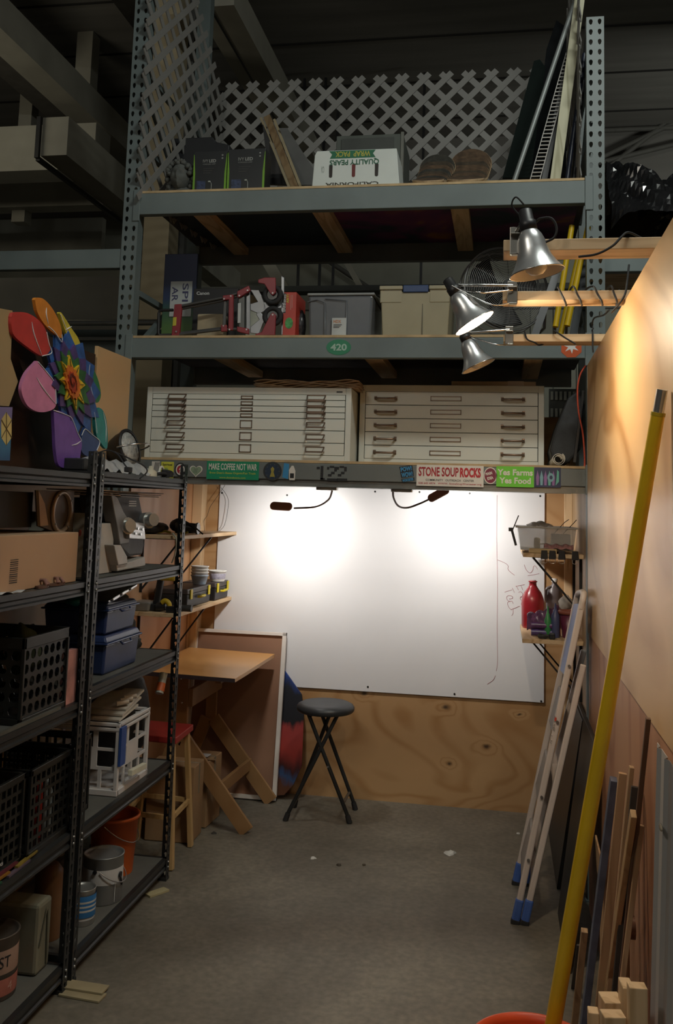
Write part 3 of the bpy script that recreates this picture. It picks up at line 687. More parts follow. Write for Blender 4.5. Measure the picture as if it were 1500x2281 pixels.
wr = [[(1108, 1103), (1107, 1200), (1109, 1300), (1108, 1400), (1109, 1470), (1106, 1495)], [(1104, 1505), (1099, 1515), (1086, 1524)], [(1108.2, 1246.9), (1117.3, 1250.4), (1127.7, 1255.6), (1132.5, 1260.8), (1132.1, 1267.7), (1138.1, 1274.7), (1146.8, 1281.2)], [(1168.5, 1257.8), (1171.9, 1267.7), (1178.0, 1274.7), (1183.2, 1275.5), (1187.5, 1269.5), (1189.3, 1261.7), (1193.6, 1261.2), (1197.9, 1268.2)], [(1176.3, 1282.3), (1186.7, 1280.7), (1196.2, 1279.0), (1201.8, 1277.4)], [(1149.8, 1305.9), (1159.8, 1304.1), (1169.3, 1302.0)], [(1149.8, 1305.0), (1152.9, 1309.3), (1155.5, 1314.5)], [(1160.7, 1304.6), (1163.3, 1309.3), (1165.0, 1314.1)], [(1155.5, 1319.3), (1160.7, 1318.0), (1164.6, 1322.3), (1164.1, 1327.5), (1159.8, 1330.1), (1165.9, 1331.0)], [(1159.8, 1330.1), (1159.8, 1334.5), (1165.0, 1339.7), (1169.3, 1341.0)], [(1166.7, 1340.5), (1162.0, 1343.1), (1162.0, 1348.3), (1165.0, 1352.7)], [(1124.7, 1319.0), (1132.9, 1316.3), (1141.6, 1313.7)], [(1141.6, 1309.8), (1144.2, 1314.5), (1146.4, 1320.2)], [(1141.6, 1333.6), (1142.5, 1329.3), (1137.3, 1326.7), (1131.2, 1327.5), (1129.0, 1331.9), (1132.1, 1337.9), (1139.0, 1339.7)], [(1134.7, 1333.6), (1137.3, 1334.0), (1141.6, 1333.2), (1142.5, 1331.0)], [(1143.8, 1344.9), (1141.6, 1339.7), (1137.3, 1339.7), (1132.1, 1341.4), (1131.6, 1346.6), (1134.7, 1353.5), (1139.9, 1358.7)], [(1158.1, 1349.9), (1148.5, 1354.4), (1138.1, 1357.9)], [(1143.3, 1356.6), (1143.8, 1363.1), (1142.5, 1368.2), (1140.3, 1371.3)]]
wb(strokes(wr), 'handwriting', mat((.34, .07, .09), .6), wbd, label='thin red handwriting and a vertical red line at the right side')
# ------------------------------------------------------------------ gooseneck lamps under the lowest beam
HEADM, _, _, _b = _nt('silicone'); _b.inputs['Base Color'].default_value = (.40, .19, .14, 1); _b.inputs['Roughness'].default_value = .5; _b.inputs['Subsurface Weight'].default_value = .05; _b.inputs['Subsurface Radius'].default_value = (.010, .004, .003); _b.inputs['Subsurface Scale'].default_value = 1
def gooseneck(label, root, pts, head_c, ang, tgt, power):
    t = thing('gooseneck_lamp', label, 'lamp', root, group='gooseneck lamps under the lowest beam')
    r = Vector(root); mb = MB().box(r.x - .05, r.x + .05, r.y - .015, r.y + .03, r.z, r.z + .014); wb(mb, 'base', mat((.6, .6, .6), .3, .7), t, bevel=.003)
    mb = MB(); mb.tube(smooth_pts(pts, 8), .0048, 8); wb(mb, 'gooseneck', mat((.16, .13, .12), .5), t)
    c = Vector(head_c); M = Matrix.Translation(c) @ Matrix.Rotation(ang, 4, 'Y')
    L_, W_ = .048, .0235
    poly = [(L_ * 1.0 + W_ * math.cos(a), W_ * math.sin(a)) for a in [(-.5 + i / 10) * PI for i in range(11)]] + [(-L_ + W_ * math.cos(a), W_ * math.sin(a)) for a in [(.5 + i / 10) * PI for i in range(11)]]
    poly = [(x * .85, y) for x, y in poly]
    mb = MB(); mb.prism(poly, .012, M @ FR((0, 0, 0), (1, 0, 0), (0, .55, 1)))
    hd = wb(mb, 'lamp_head', mat((.48, .22, .16), .5), t, bevel=.004, label='rounded brown lamp head')
    hd.data.materials[0] = HEADM
    pp = [(x * .86, y * .8) for x, y in poly]
    mb = MB(); mb.prism(pp, -.002, M @ FR((0, 0, 0), (1, 0, 0), (0, .55, 1)), 0)
    wb(mb, 'led_panel', mat((1, .97, .9), .5, emit=14), hd)
    n = (M.to_3x3() @ Vector((0, 1, -.55))).normalized()
    light('lamp_led', 'AREA', c + n * .008, power, (1, .95, .88), .08, c + n, size_y=.035, spread=2.35)
gooseneck('gooseneck lamp with its head pointing left, nearer the stencilled number', (-.83, RF + .06, 1.728),
          [atY(740, 1080, 4.48), atY(739, 1098, 4.55), atY(730, 1115, 4.66), atY(703, 1129, 4.8), atY(656, 1132, 4.9)], atY(627, 1129, 4.93), .03, None, 4.6)
gooseneck('gooseneck lamp with its head tilted up to the right under the red lettered sticker', (-.47, RF + .06, 1.728),
          [atY(876, 1086, 4.48), atY(877, 1108, 4.55), atY(888, 1127, 4.66), atY(908, 1131, 4.78), atY(935, 1122, 4.85), atY(955, 1113, 4.9)], atY(978, 1102, 4.93), -.52, None, 4.6)
# ------------------------------------------------------------------ shelves on the side walls of the bay
def wall_shelf(x0, x1, y0, y1, z, side, label, br):
    t = thing('wall_shelf', label, 'shelf', ((x0 + x1) / 2, (y0 + y1) / 2, z - .02))
    wb(MB().box(x0, x1, y0, y1, z - .02, z), 'board', M_PINEY, t, bevel=.002)
    for y in br:
        mb = MB(); wx = x0 + .004 if side < 0 else x1 - .004; ox = x1 - .05 if side < 0 else x0 + .05
        mb.bar((wx, y, z - .30), (wx, y, z - .022), .016, .006); mb.bar((wx, y, z - .024), (ox, y, z - .024), .016, .006); mb.bar((wx, y, z - .29), (ox, y, z - .026), .012, .008)
        wb(mb, 'bracket', M_BLK, t)
    return t
wall_shelf(LX + .002, -1.575, 4.57, BY - .01, 1.485, -1, 'upper pine shelf on the left wall of the bay, below the crossbeam', (4.68, 5.2))
wall_shelf(LX + .002, -1.59, 4.57, BY - .01, 1.10, -1, 'lower pine shelf on the left wall of the bay holding the tool boxes', (4.68, 5.2))
wall_shelf(.10, RX - .003, 4.72, 5.42, 1.455, 1, 'upper pine shelf on the right wall of the bay with binder clips on its edge', (4.85, 5.3))
wall_shelf(.10, RX - .003, 4.74, 5.34, 1.045, 1, 'lower pine shelf on the right wall of the bay holding paint bottles', (4.85, 5.25))
# ------------------------------------------------------------------ black boltless shelving, two units side by side
def shelving(y0, y1, tiers, H_, label):
    x0, x1 = -1.90, -1.44
    t = thing('shelving_unit', label, 'shelving unit', ((x0 + x1) / 2, (y0 + y1) / 2, 0), group=None)
    n = int(H_ / .038); w_ = .036; h = n * .038
    for (x, y, sx, sy) in ((x1, y0, -1, 1), (x1, y1, -1, -1), (x0, y0, 1, 1), (x0, y1, 1, -1)):
        mb = MB()
        # flange in the x direction
        a = min(x, x + sx * w_); mb.holes(FR((a, y, 0), (1, 0, 0), (0, 0, 1)), 1, n, w_, .038, .0018 * (1 if sy > 0 else -1), KEY)
        b = min(y, y + sy * w_); mb.holes(FR((x, b, 0), (0, 1, 0), (0, 0, 1)), 1, n, w_, .038, .0018 * (1 if sx < 0 else -1), KEY)
        mb.box(a - .002, a + w_ + .002, b - .002, b + w_ + .002, 0, .012)
        wb(mb, 'post', M_BLKST, t)
    for z in tiers:
        mb = MB()
        for x, s_ in ((x1 - .004, -1), (x0 + .004, 1)):
            pr = [(0, 0), (0, -.018), (-.007 * 1, -.024), (-.007, -.034), (0, -.038), (0, -.046), (-.02, -.046), (-.02, 0)]
            v = []
            for (dx, dz) in pr: v.append((x - s_ * dx * -1 if False else x + (dx if s_ < 0 else -dx), z + dz))
            k = len(v); vs = [(a, y0 + .003, c) for a, c in v] + [(a, y1 - .003, c) for a, c in v]
            mb.add(vs, [tuple(range(k)), tuple(range(k, 2 * k))[::-1]] + [(i, k + i, k + (i + 1) % k, (i + 1) % k) for i in range(k)])
        for y in (y0 + .003, y1 - .02): mb.box(x0 + .004, x1 - .004, y, y + .017, z - .046, z)
        fr = wb(mb, 'shelf_frame', M_BLKST, t)
        wb(MB().box(x0 + .022, x1 - .022, y0 + .02, y1 - .02, z - .012, z - .001), 'shelf_board', mat((.10, .10, .09), .75, 0, .2, 6, .15), t)
    mb = MB()
    for z in tiers:
        for y in (y0 + .018, y1 - .018):
            for dz in (-.014, -.036): wb(MB().ball((x1 + .001, y, z + dz), .005, n=8), 'rivet', M_STEEL, t)
    return t
TA = [1.755, 1.365, .985, .505, .09]; TB = [1.742, 1.362, .95, .515, .085]
shelving(3.235, 4.20, TA, 1.86, 'black boltless steel shelving unit nearer the whiteboard, with the blue tubs and paint cans')
shelving(2.22, 3.205, TB, 1.86, 'black boltless steel shelving unit nearest the viewer, with the milk crates and speaker')
# plywood sheet standing on top of the shelving
PXX = -1.70
def yz(px, py, X=PXX): a = atX(px, py, X); return a
pts = [yz(292, 815), yz(292, 1012)]; zt0 = pts[0].z
o = MB().box(-1.715, -1.70, 3.72, pts[0].y, 1.757, 2.30).build('plywood_sheet', M_PLY, bevel=.001)
tag(o, 'plain plywood sheet standing on top of the black shelving behind the painted flower', 'plywood sheet')
o = MB().box(-1.73, -1.70, 2.9, 3.70, 1.757, 2.26).build('brown_painting', mat((.035, .016, .008), .5, 0, .3, 2))
tag(o, 'dark brown panel standing on the black shelving left of the plywood sheet', 'panel')
a = atX(28, 692, -1.6)
o = MB().wp([atX(-60, 676, -1.6), atX(28, 692, -1.6), atX(24, 800, -1.6), atX(40, 850, -1.6), atX(20, 905, -1.6), atX(-60, 900, -1.6)], (-.015, 0, 0)).build('plywood_sheet', mat((.36, .26, .13), .7, 0, .1, 3))
tag(o, 'pale plywood piece at the far left edge above a small blue painting', 'plywood sheet')
def bpaint():
    m, t, n, b = _nt('painted'); L = t.links
    tc = n.new('ShaderNodeTexCoord'); a = n.new('ShaderNodeTexNoise'); a.inputs['Scale'].default_value = 9
    sx = n.new('ShaderNodeSeparateXYZ'); L.new(tc.outputs['Object'], sx.inputs[0]); L.new(tc.outputs['Object'], a.inputs[0])
    ad = n.new('ShaderNodeMath'); ad.operation = 'MULTIPLY_ADD'; ad.inputs[1].default_value = .12; L.new(a.outputs[0], ad.inputs[0]); L.new(sx.outputs[2], ad.inputs[2])
    r = _ramp(n, [(.08, (.03, .10, .22)), (.16, (.05, .2, .35)), (.18, (.16, .14, .3)), (.3, (.28, .2, .42))]); L.new(ad.outputs[0], r.inputs[0]); L.new(r.outputs[0], b.inputs['Base Color']); return m
mb = MB().wp([atX(-70, 905, -1.58), atX(28, 907, -1.58), atX(22, 1026, -1.58), atX(-70, 1024, -1.58)], (-.018, 0, 0))
q = [atX(x, y, -1.5795) for x, y in ((14, 918), (26, 935), (26, 975), (14, 992), (3, 975), (3, 935))]
mb.wp(q, (-.001, 0, 0), 1)
c = (q[0] + q[3]) / 2
for k in range(6): mb.bar(c + Vector((.001, 0, 0)), q[k] + Vector((.001, 0, 0)), .003, .001, (1, 0, 0), 2)
tag(mb.build('small_painting', [bpaint(), mat((.62, .48, .18), .5), mat((.15, .1, .04), .6)]), 'small purple and blue painting with a yellow geometric star at the far left edge', 'painting')
# ---- painted flower: plywood cut-out, each petal its own part
def flower():
    X = -1.60; base = atX(170, 1040, X)
    t = thing('painted_flower', 'large rainbow-petalled flower cut-out of painted plywood standing on the black shelving', 'wall art', (X, base.y, 1.757))
    def petal(name, lbl, pts, col, d, mid=None, rim=None, close=True):
        c = smooth_pts([(x, y, 0) for x, y in pts] , 5)
        mb = MB(); poly = [atX(p.x, p.y, X + d) for p in c]
        if (poly[0] - poly[-1]).length < 1e-5: poly = poly[:-1]
        mb.wp(poly, (-.012, 0, 0))
        ms = [mat(col, .45, 0, .1, 20), mat((.75, .75, .78), .5)]
        if mid: mb.tube([atX(p.x, p.y, X + d + .001) for p in smooth_pts([(x, y, 0) for x, y in mid], 5)], [.0008 + .0018 * math.sin(PI * i / (5 * (len(mid) - 1))) for i in range(5 * (len(mid) - 1) + 1)], 5, 1)
        if rim: mb.tube([atX(p.x, p.y, X + d + .001) for p in smooth_pts([(x, y, 0) for x, y in rim], 5)], .0019, 5, 1)
        return mb.build(name, ms, t, world=True, label=lbl)
    petal('petal', 'red petal', [(26, 705), (32, 696), (60, 697), (85, 712), (102, 735), (112, 770), (110, 783), (94, 793), (60, 772), (32, 748), (26, 725), (26, 705)], (.50, .045, .04), .012, [(71, 717), (76, 745), (93, 790)], [(104, 740), (109, 765), (115, 786), (94, 793)])
    petal('petal', 'orange petal', [(78, 668), (82, 663), (97, 666), (113, 682), (126, 703), (136, 728), (138, 752), (124, 745), (100, 723), (84, 696), (78, 668)], (.62, .22, .03), .012, [(104, 685), (103, 700), (108, 722)], [(108, 727), (122, 740), (138, 762), (138, 745)])
    petal('petal', 'yellow petal', [(133, 698), (136, 696), (146, 710), (160, 732), (175, 755), (184, 785), (182, 800), (170, 790), (158, 765), (146, 738), (133, 698)], (.58, .48, .05), .004, [(146, 735), (160, 727)], [(135, 700), (150, 738), (165, 775), (184, 802)])
    petal('petal', 'pink petal', [(83, 804), (100, 822), (122, 858), (125, 902), (108, 916), (84, 917), (62, 904), (50, 880), (49, 858), (60, 830), (83, 804)], (.62, .22, .40), .012, [(82, 841), (96, 865), (124, 900)], [(85, 806), (105, 830), (122, 855), (125, 900)])
    petal('petal', 'purple petal', [(120, 914), (135, 916), (156, 930), (170, 958), (182, 983), (180, 1008), (172, 1038), (135, 1040), (125, 1010), (122, 960), (120, 914)], (.17, .075, .36), .014, [(160, 992), (171, 989), (181, 982)], [(120, 914), (145, 923), (160, 932), (172, 962), (182, 982)])
    petal('petal', 'navy petal', [(190, 952), (205, 965), (222, 983), (219, 1000), (206, 1015), (190, 1014), (181, 1000), (182, 975), (190, 952)], (.03, .065, .20), .012, None, [(182, 970), (190, 956), (205, 968), (222, 983), (216, 1003)])
    petal('petal', 'teal petal', [(222, 908), (230, 915), (237, 935), (240, 970), (238, 1000), (224, 985), (214, 965), (212, 925), (222, 908)], (.03, .26, .25), .006, [(230, 918), (236, 950), (236, 985)], [(210, 918), (214, 945), (216, 965)])
    petal('petal', 'green petal', [(201, 810), (210, 825), (220, 850), (225, 880), (218, 897), (208, 888), (199, 860), (197, 830), (201, 810)], (.03, .19, .07), .006, None, [(200, 812), (198, 835), (204, 870), (212, 896)])
    # white hinge triangles, blue inner ring, green ring, yellow star and orange heart
    cx, cy = 163, 852
    def ring(name, lbl, n, r0, r1, ax, ay, rot, col, d, sk=(22, 0)):
        mb = MB(); pts = []
        for i in range(2 * n):
            r = r1 if i % 2 == 0 else r0; a = rot + PI * i / n
            pts.append((cx + ax * r * math.cos(a) + sk[0] * r * math.sin(a), cy + ay * r * math.sin(a)))
        mb.wp([atX(x, y, X + d) for x, y in pts], (-.010, 0, 0)); return mb.build(name, mat(col, .45, 0, .3, 30), t, world=True, label=lbl)
    ring('inner_petals', 'blue inner ring of pointed petals', 12, .78, 1.0, 58, 118, .2, (.03, .10, .32), .008)
    ring('inner_petals', 'purple ring of pointed petals', 12, .66, .88, 54, 108, .46, (.075, .045, .17), .016)
    ring('inner_petals', 'dark green ring of pointed petals', 12, .5, .70, 52, 105, .2, (.03, .13, .04), .022)
    ring('flower_star', 'yellow star', 8, .32, .58, 46, 106, .1, (.72, .46, .02), .028, (18, 0))
    ring('flower_heart', 'orange centre', 14, .31, .36, 44, 108, .1, (.62, .16, .02), .034, (18, 0))
    ring('flower_heart', 'red centre swirl', 10, .2, .25, 40, 104, .1, (.40, .05, .02), .038, (16, 0))
    mb = MB()
    for k in range(3):
        mb.tube([atX(cx + 40 * r * math.cos(a) + 16 * r * math.sin(a), cy + 104 * r * math.sin(a), X + .040) for a, r in [(i * .4 + k, (.05 + .012 * i)) for i in range(14)]], .0012, 5)
    mb.build('swirl_line', mat((.12, .02, .01), .6), t, world=True)
    for i in range(16):
        mb = MB(); a = i * PI / 8 + .1; r1 = .50 if i % 2 == 0 else .30
        mb.bar(atX(cx + 46 * .3 * math.cos(a) + 18 * .3 * math.sin(a), cy + 106 * .3 * math.sin(a), X + .031), atX(cx + 46 * r1 * math.cos(a) + 18 * r1 * math.sin(a), cy + 106 * r1 * math.sin(a), X + .031), .002, .002) if i % 2 == 0 else None
        if i % 2 == 0: mb.build('petal_line', M_BLK, t, world=True)
    mb = MB()
    for i in range(3): mb.box(X - .03, X + .03, base.y + .01 + i * .06, base.y + .03 + i * .06, 1.757, 1.775)
    mb.build('foot_block', M_PLY, t, world=True)
flower()
# ---- items on the top tier
def P(px, py, Y): return atY(px, py, Y)
c = atX(285, 1000, -1.62)
t = thing('work_lamp', 'black round dome work lamp with a glass face lying on the shelving top', 'lamp', (c.x, c.y, 1.757))
M = Matrix.Translation(c) @ Matrix.Rotation(-.12, 4, 'Z') @ Matrix.Rotation(PI / 2, 4, 'Y') @ Matrix.Rotation(-.25, 4, 'Y')
mb = MB().lathe([(.03, -.09), (.05, -.085), (.075, -.03), (.082, 0), (.088, .004), (.088, .014), (.076, .014)], 28, 0, M, cap=False); mb.build('housing', M_BLK, t, world=True)
MB().lathe([(.001, .004), (.076, .006), (.076, .01), (.001, .008)], 28, 0, M).build('lens', mat((.5, .5, .48), .12, 0, .3, 60, .6), t, world=True, label='ribbed glass lens')
mb = MB().tube([M @ Vector((0, .095 * math.cos(a), .0 + .095 * math.sin(a))) for a in [i * PI / 10 for i in range(11)]], .004); mb.build('handle', M_CHROME, t, world=True)
a = atX(215, 1040, -1.50); 
t = thing('foil_package', 'crinkled silver foil package beside the black round lamp', 'package', (-1.53, 3.62, 1.757))
def foil(u, v):
    x = -1.60 + v * .11; y = 3.30 + u * .60
    return (x, y, 1.762 + .045 * math.sin(PI * min(1, max(0, v))) + .006 * math.sin(u * 31 + v * 9) + .004 * math.sin(u * 67 - v * 17))
MB().sheet(foil, 40, 10).build('wrapper', mat((.72, .72, .74), .28, .45, .1, 30, .3), t, world=True)
MB().box(-1.60, -1.51, 3.24, 3.32, 1.757, 1.80).build('end_box', M_BLK, t, world=True, bevel=.004, label='black carton end')
t = thing('power_cable', 'black cable with plugs draped over the silver foil package', 'cable', (-1.49, 3.6, 1.757))
cb = [(215, 1010, -1.55), (240, 1003, -1.54), (262, 1012, -1.5), (278, 1035, -1.46), (290, 1050, -1.435)]
MB().tube(smooth_pts([atX(x, y, X) for x, y, X in cb]), .003).build('cord', M_RUB, t, world=True); mb = MB().tube(smooth_pts([atX(x, y, X) for x, y, X in [(255, 1006, -1.55), (290, 1022, -1.5), (318, 1036, -1.45), (328, 1050, -1.43), (312, 1066, -1.43)]]), .003)
mb.build('cord', M_RUB, t, world=True)
mb = MB(); q = atX(286, 1045, -1.44); mb.box(q.x - .01, q.x + .01, q.y - .02, q.y + .02, q.z - .012, q.z + .008); mb.build('plug', M_RUB, t, world=True, bevel=.003)
c = atX(336, 1053, -1.5)
t = thing('tape_roll', 'small cream bell-shaped holder at the far end of the shelving top', 'holder', (c.x, c.y, 1.757)); MB().lathe([(.028, 0), (.026, .02), (.012, .03), (.008, .045), (.001, .046)], 20, 0, Matrix.Translation((c.x, c.y, 1.757))).build('cover', mat((.55, .5, .38), .6), t, world=True)
c = atX(372, 1058, -1.5)
t = thing('plug_adapter', 'black cable tangle with a green-tipped connector at the far end of the shelving top', 'cable', (c.x, c.y, 1.757))
mb = MB().tube(smooth_pts([(c.x - .03, c.y - .12, 1.765), (c.x, c.y - .06, 1.775), (c.x + .02, c.y, 1.77), (c.x, c.y + .05, 1.785), (c.x - .03, c.y + .03, 1.79), (c.x, c.y - .02, 1.78)]), .008); mb.box(c.x - .01, c.x + .03, c.y - .04, c.y + .0, 1.76, 1.785); mb.build('connector', M_RUB, t, world=True)
MB().cyl((c.x - .02, c.y - .16, 1.764), (c.x - .03, c.y - .12, 1.766), .004).build('green_tip', mat((.05, .5, .08), .4), t, world=True, label='green tip')
c = atX(385, 1048, -1.55)
c.y = min(c.y, 4.15); t = thing('ear_muff', 'small white ear muff beside the yellow sticker', 'ear muff', (c.x, c.y, 1.757))
MB().tube([(c.x, c.y + .03 * math.cos(i * PI / 8), 1.775 + .035 * math.sin(i * PI / 8)) for i in range(9)], .006).build('band', mat((.7, .68, .6), .5), t, world=True)
MB().ball((c.x, c.y - .03, 1.772), .015).ball((c.x, c.y + .03, 1.772), .015).build('cup', M_WHITE, t, world=True)
# flat sheets lying under the top tier of the far unit
t = thing('flat_sheets', 'thin stack of boards and paper lying over the toy robot under the top shelf', 'board', (-1.6, 3.7, 1.66))
mb = MB()
for k in range(3): mb.box(-1.74 + .02 * k, -1.50, 3.34, 4.0 + .03 * k, 1.668 + k * .008, 1.672 + k * .008)
mb.build('sheets', mat((.25, .2, .15), .8, 0, .3), t, world=True)
# ---- tier 2, far unit: toy robot
def robot():
    X1 = -1.50; z0 = TA[1]; Y0 = 3.42
    t = thing('toy_robot', 'battered grey and black toy robot body with two round knobs on the second tier', 'toy', (-1.6, 3.65, z0))
    G = mat((.40, .37, .33), .5, 0, .1, 14); D = mat((.05, .05, .055), .6, 0, .3, 14); Gd = mat((.16, .155, .15), .5, 0, .15, 14)
    def poly(name, pts, X, th, m, lbl=None, bv=.004): return MB().wp([atX(x, y, X) for x, y in pts], (-th, 0, 0)).build(name, m, t, world=True, bevel=bv, label=lbl)
    poly('base', [(253, 1215), (285, 1253), (323, 1240), (325, 1260), (262, 1273)], X1, .12, G)
    poly('base', [(254, 1214), (270, 1214), (284, 1240), (285, 1256), (264, 1260)], X1 + .01, .1, G)
    poly('torso', [(250, 1098), (310, 1100), (318, 1140), (322, 1180), (322, 1215), (318, 1236), (288, 1240), (270, 1222), (258, 1170), (248, 1130)], X1 - .02, .14, D, 'black fabric-like torso', .01)
    poly('side_plate', [(247, 1096), (262, 1108), (276, 1140), (292, 1165), (288, 1210), (268, 1213), (262, 1175), (254, 1135)], X1 - .005, .05, Gd)
    poly('shoulder', [(262, 1096), (308, 1098), (314, 1109), (270, 1108)], X1, .06, Gd)
    poly('chest_panel', [(290, 1160), (322, 1166), (325, 1202), (288, 1200)], X1 + .01, .05, mat((.5, .5, .5), .3, .5, .1, 20), 'silver control panel')
    poly('back_plate', [(242, 1110), (250, 1110), (256, 1268), (243, 1270)], X1 - .05, .2, mat((.09, .085, .08), .6))
    mb = MB(); mb.M = I4
    for (x, y) in ((296, 1176), (306, 1177), (316, 1179), (300, 1188), (312, 1190)): q = atX(x, y, X1 + .011); mb.cyl(q, q + Vector((.006, 0, 0)), .006)
    mb.build('button', M_CHROME, t, world=True)
    for (x, y, r, L_) in ((281, 1172, .030, .03), (323, 1160, .030, .06)):
        q = atX(x, y, X1 - .005); d = Vector((.8, -.45, .1)).normalized()
        MB().cyl(q, q + d * L_ * .5, r * 1.15).cyl(q + d * L_ * .5, q + d * L_, r * .9).build('knob', mat((.5, .5, .48), .3, .6), t, world=True, bevel=.002)
    mb = MB()
    for k in range(3):
        a = atX(302, 1117 + k * 5, X1 - .004); b = atX(304 - 18, 1116 + k * 5, X1 - .004)
        mb.box(a.x, a.x + .004, b.y, a.y, a.z - .0015, a.z + .002)
    mb.build('badge', mat((.5, .48, .45), .5), t, world=True)
robot()
a = atX(234, 1160, -1.5)
tag(MB().box(-1.74, -1.50, 3.30, 3.315, 1.366, 1.60).build('white_board', mat((.50, .47, .38), .7, 0, .05)), 'thin pale board standing on edge beside the toy robot', 'board')
# tier 2, near unit: speaker, cardboard box, white box, sandals
def speaker():
    X = -1.56
    t = thing('speaker_box', 'dark plywood speaker cabinet with a round open port on the second tier', 'speaker', (-1.72, 2.98, 1.363))
    MB().box(-1.88, -1.60, 2.24, 3.05, 1.55, 1.67).build('cabinet', mat((.02, .018, .016), .6), t, world=True)
    pts = [(87, 1092), (165, 1096), (162, 1192), (150, 1190)]
    MB().wp([atX(x, y, X) for x, y in ((86, 1092), (166, 1095), (162, 1200), (90, 1172))], (-.015, 0, 0)).build('baffle', mat((.10, .065, .04), .6), t, world=True)
    MB().wp([atX(x, y, X + .002) for x, y in ((86, 1092), (100, 1122), (108, 1170), (90, 1172))], (-.01, 0, 0)).build('side_panel', mat((.42, .28, .17), .6), t, world=True, label='bare wood corner')
    c = atX(134, 1140, X)
    M = Matrix.Translation(c) @ Matrix.Rotation(PI / 2, 4, 'Y')
    MB().lathe([(.062, .0), (.076, .0), (.078, .006), (.074, .012), (.064, .012), (.062, 0)], 36, 0, M, cap=False).build('port_ring', mat((.32, .22, .14), .4, .3), t, world=True, label='brass-coloured round ring')
    MB().lathe([(.064, .003), (.04, -.02), (.001, -.03)], 30, 0, M, cap=False).build('cone', mat((.015, .012, .01), .6), t, world=True)
    for a in (.6, 2.2, 3.8, 5.4): q = c + Vector((.013, .07 * math.cos(a), .07 * math.sin(a))); MB().ball(q, .004, n=8).build('screw', M_STEEL, t, world=True)
speaker()
c = atX(150, 1225, -1.58)
t = thing('round_drum', 'dark round drum or woofer behind the cardboard box, rim facing out', 'speaker', (c.x, c.y, 1.363))
M = Matrix.Translation((-1.60, 3.50 - .2, 1.366 + .095)) @ Matrix.Rotation(PI / 2, 4, 'Y')
MB().lathe([(.001, .01), (.085, .01), (.092, .014), (.095, .0), (.09, -.05), (.06, -.1), (.001, -.1)], 32, 0, M).build('shell', mat((.03, .032, .03), .3), t, world=True)
t = thing('cardboard_box', 'long tan cardboard box with a printed barcode on the second tier of the near unit', 'box', (-1.66, 2.55, 1.363))
MB().box(-1.80, -1.475, 2.26, 3.16, 1.363, 1.535).build('carton', mat((.48, .31, .19), .8, 0, .06, 3), t, world=True, bevel=.003)
mb = MB(); q0 = atX(24, 1247, -1.474); q1 = atX(38, 1300, -1.474)
for k in range(12):
    z = q0.z + (q1.z - q0.z) * k / 12; mb.box(-1.4748, -1.4742, q0.y, q1.y, z - .002 - (.001 if k % 3 else 0), z)
mb.build('barcode', mat((.05, .04, .035), .7), t, world=True)
t = thing('white_box', 'white box with red heart shapes standing behind the shelving post', 'box', (-1.64, 3.5, 1.366))
a = atX(170, 1180, -1.53); b = atX(205, 1270, -1.53)
MB().box(-1.75, -1.53, 3.46, 3.60, 1.366, 1.56).build('carton', mat((.50, .47, .43), .7, 0, .04), t, world=True, bevel=.002)
mb = MB()
for (x, y, r) in ((178, 1187, .012), (188, 1192, .009), (190, 1207, .007)):
    q = atX(x, y, -1.529); mb.disc(FR(q, (0, 1, 0), (0, 0, 1)), r, r, .0008)
mb.build('heart_print', mat((.28, .03, .02), .6), t, world=True)
for (x, y, r, rz, lb) in ((93, 1297, .04, .3, 'brown woven sandal lying in front of the cardboard box, nearer the viewer'), (123, 1292, .036, -.2, 'brown woven sandal lying in front of the cardboard box, nearer the post')):
    q = atX(x, y, -1.47); t = thing('sandal', lb, 'sandal', (q.x, q.y, 1.363), (0, 0, rz), group='pair of sandals on the second tier')
    MB().prism([(r * .55 * math.cos(a) * (1 if math.cos(a) > 0 else .8), r * math.sin(a) * 1.3) for a in [i * PI / 10 for i in range(20)]], .008).build('sole', mat((.12, .06, .04), .7), t)
    MB().tube([(-.02, -.01, .008), (-.008, .0, .024), (.008, .0, .024), (.02, -.01, .008)], .006).tube([(-.02, .02, .008), (-.006, .02, .022), (.008, .02, .022), (.02, .02, .008)], .006).build('strap', mat((.28, .14, .11), .7, 0, .3, 60), t)
q = atX(28, 1310, -1.46); tag(MB().sheet(lambda u, v: (q.x - .04 + v * .05, q.y - .08 + u * .14, 1.3645 + .006 * math.sin(u * 7) * v), 10, 3).build('crumpled_paper', mat((.5, .5, .5), .7), solid=.001), 'thin torn white paper on the second tier front edge', 'paper')
# ---- tier 3
def tub(x0, x1, y0, y1, z0, h, m, label, lidm=None, name='storage_tub', grp=None):
    t = thing(name, label, 'storage tub', ((x0 + x1) / 2, (y0 + y1) / 2, z0), group=grp)
    mb = MB(); g = .012; wl = .003
    mb.frus(x0 + g, x1 - g, y0 + g, y1 - g, z0, z0 + h * .8, g * .7, g * .7)
    mb.build('body', m, t, world=True, bevel=.008)
    MB().box(x0 - .006, x1 + .006, y0 - .006, y1 + .006, z0 + h * .78, z0 + h * .84).build('rim', m, t, world=True, bevel=.004)
    MB().frus(x0, x1, y0, y1, z0 + h * .84, z0 + h, -.012, -.012).build('upper_wall', lidm or m, t, world=True, bevel=.006)
    mb = MB(); yc = (y0 + y1) / 2; mb.tube([(x1 + .004, yc - .05, z0 + h * .8), (x1 + .012, yc - .045, z0 + h * .72), (x1 + .012, yc + .045, z0 + h * .72), (x1 + .004, yc + .05, z0 + h * .8)], .004); mb.build('handle', m, t, world=True)
    return t
NAVY = mat((.022, .04, .12), .35, 0, .15)
tub(-1.78, -1.485, 3.48, 3.83, TA[2], .145, NAVY, 'navy plastic tub, lower of the stacked pair on the third tier', name='storage_tub')
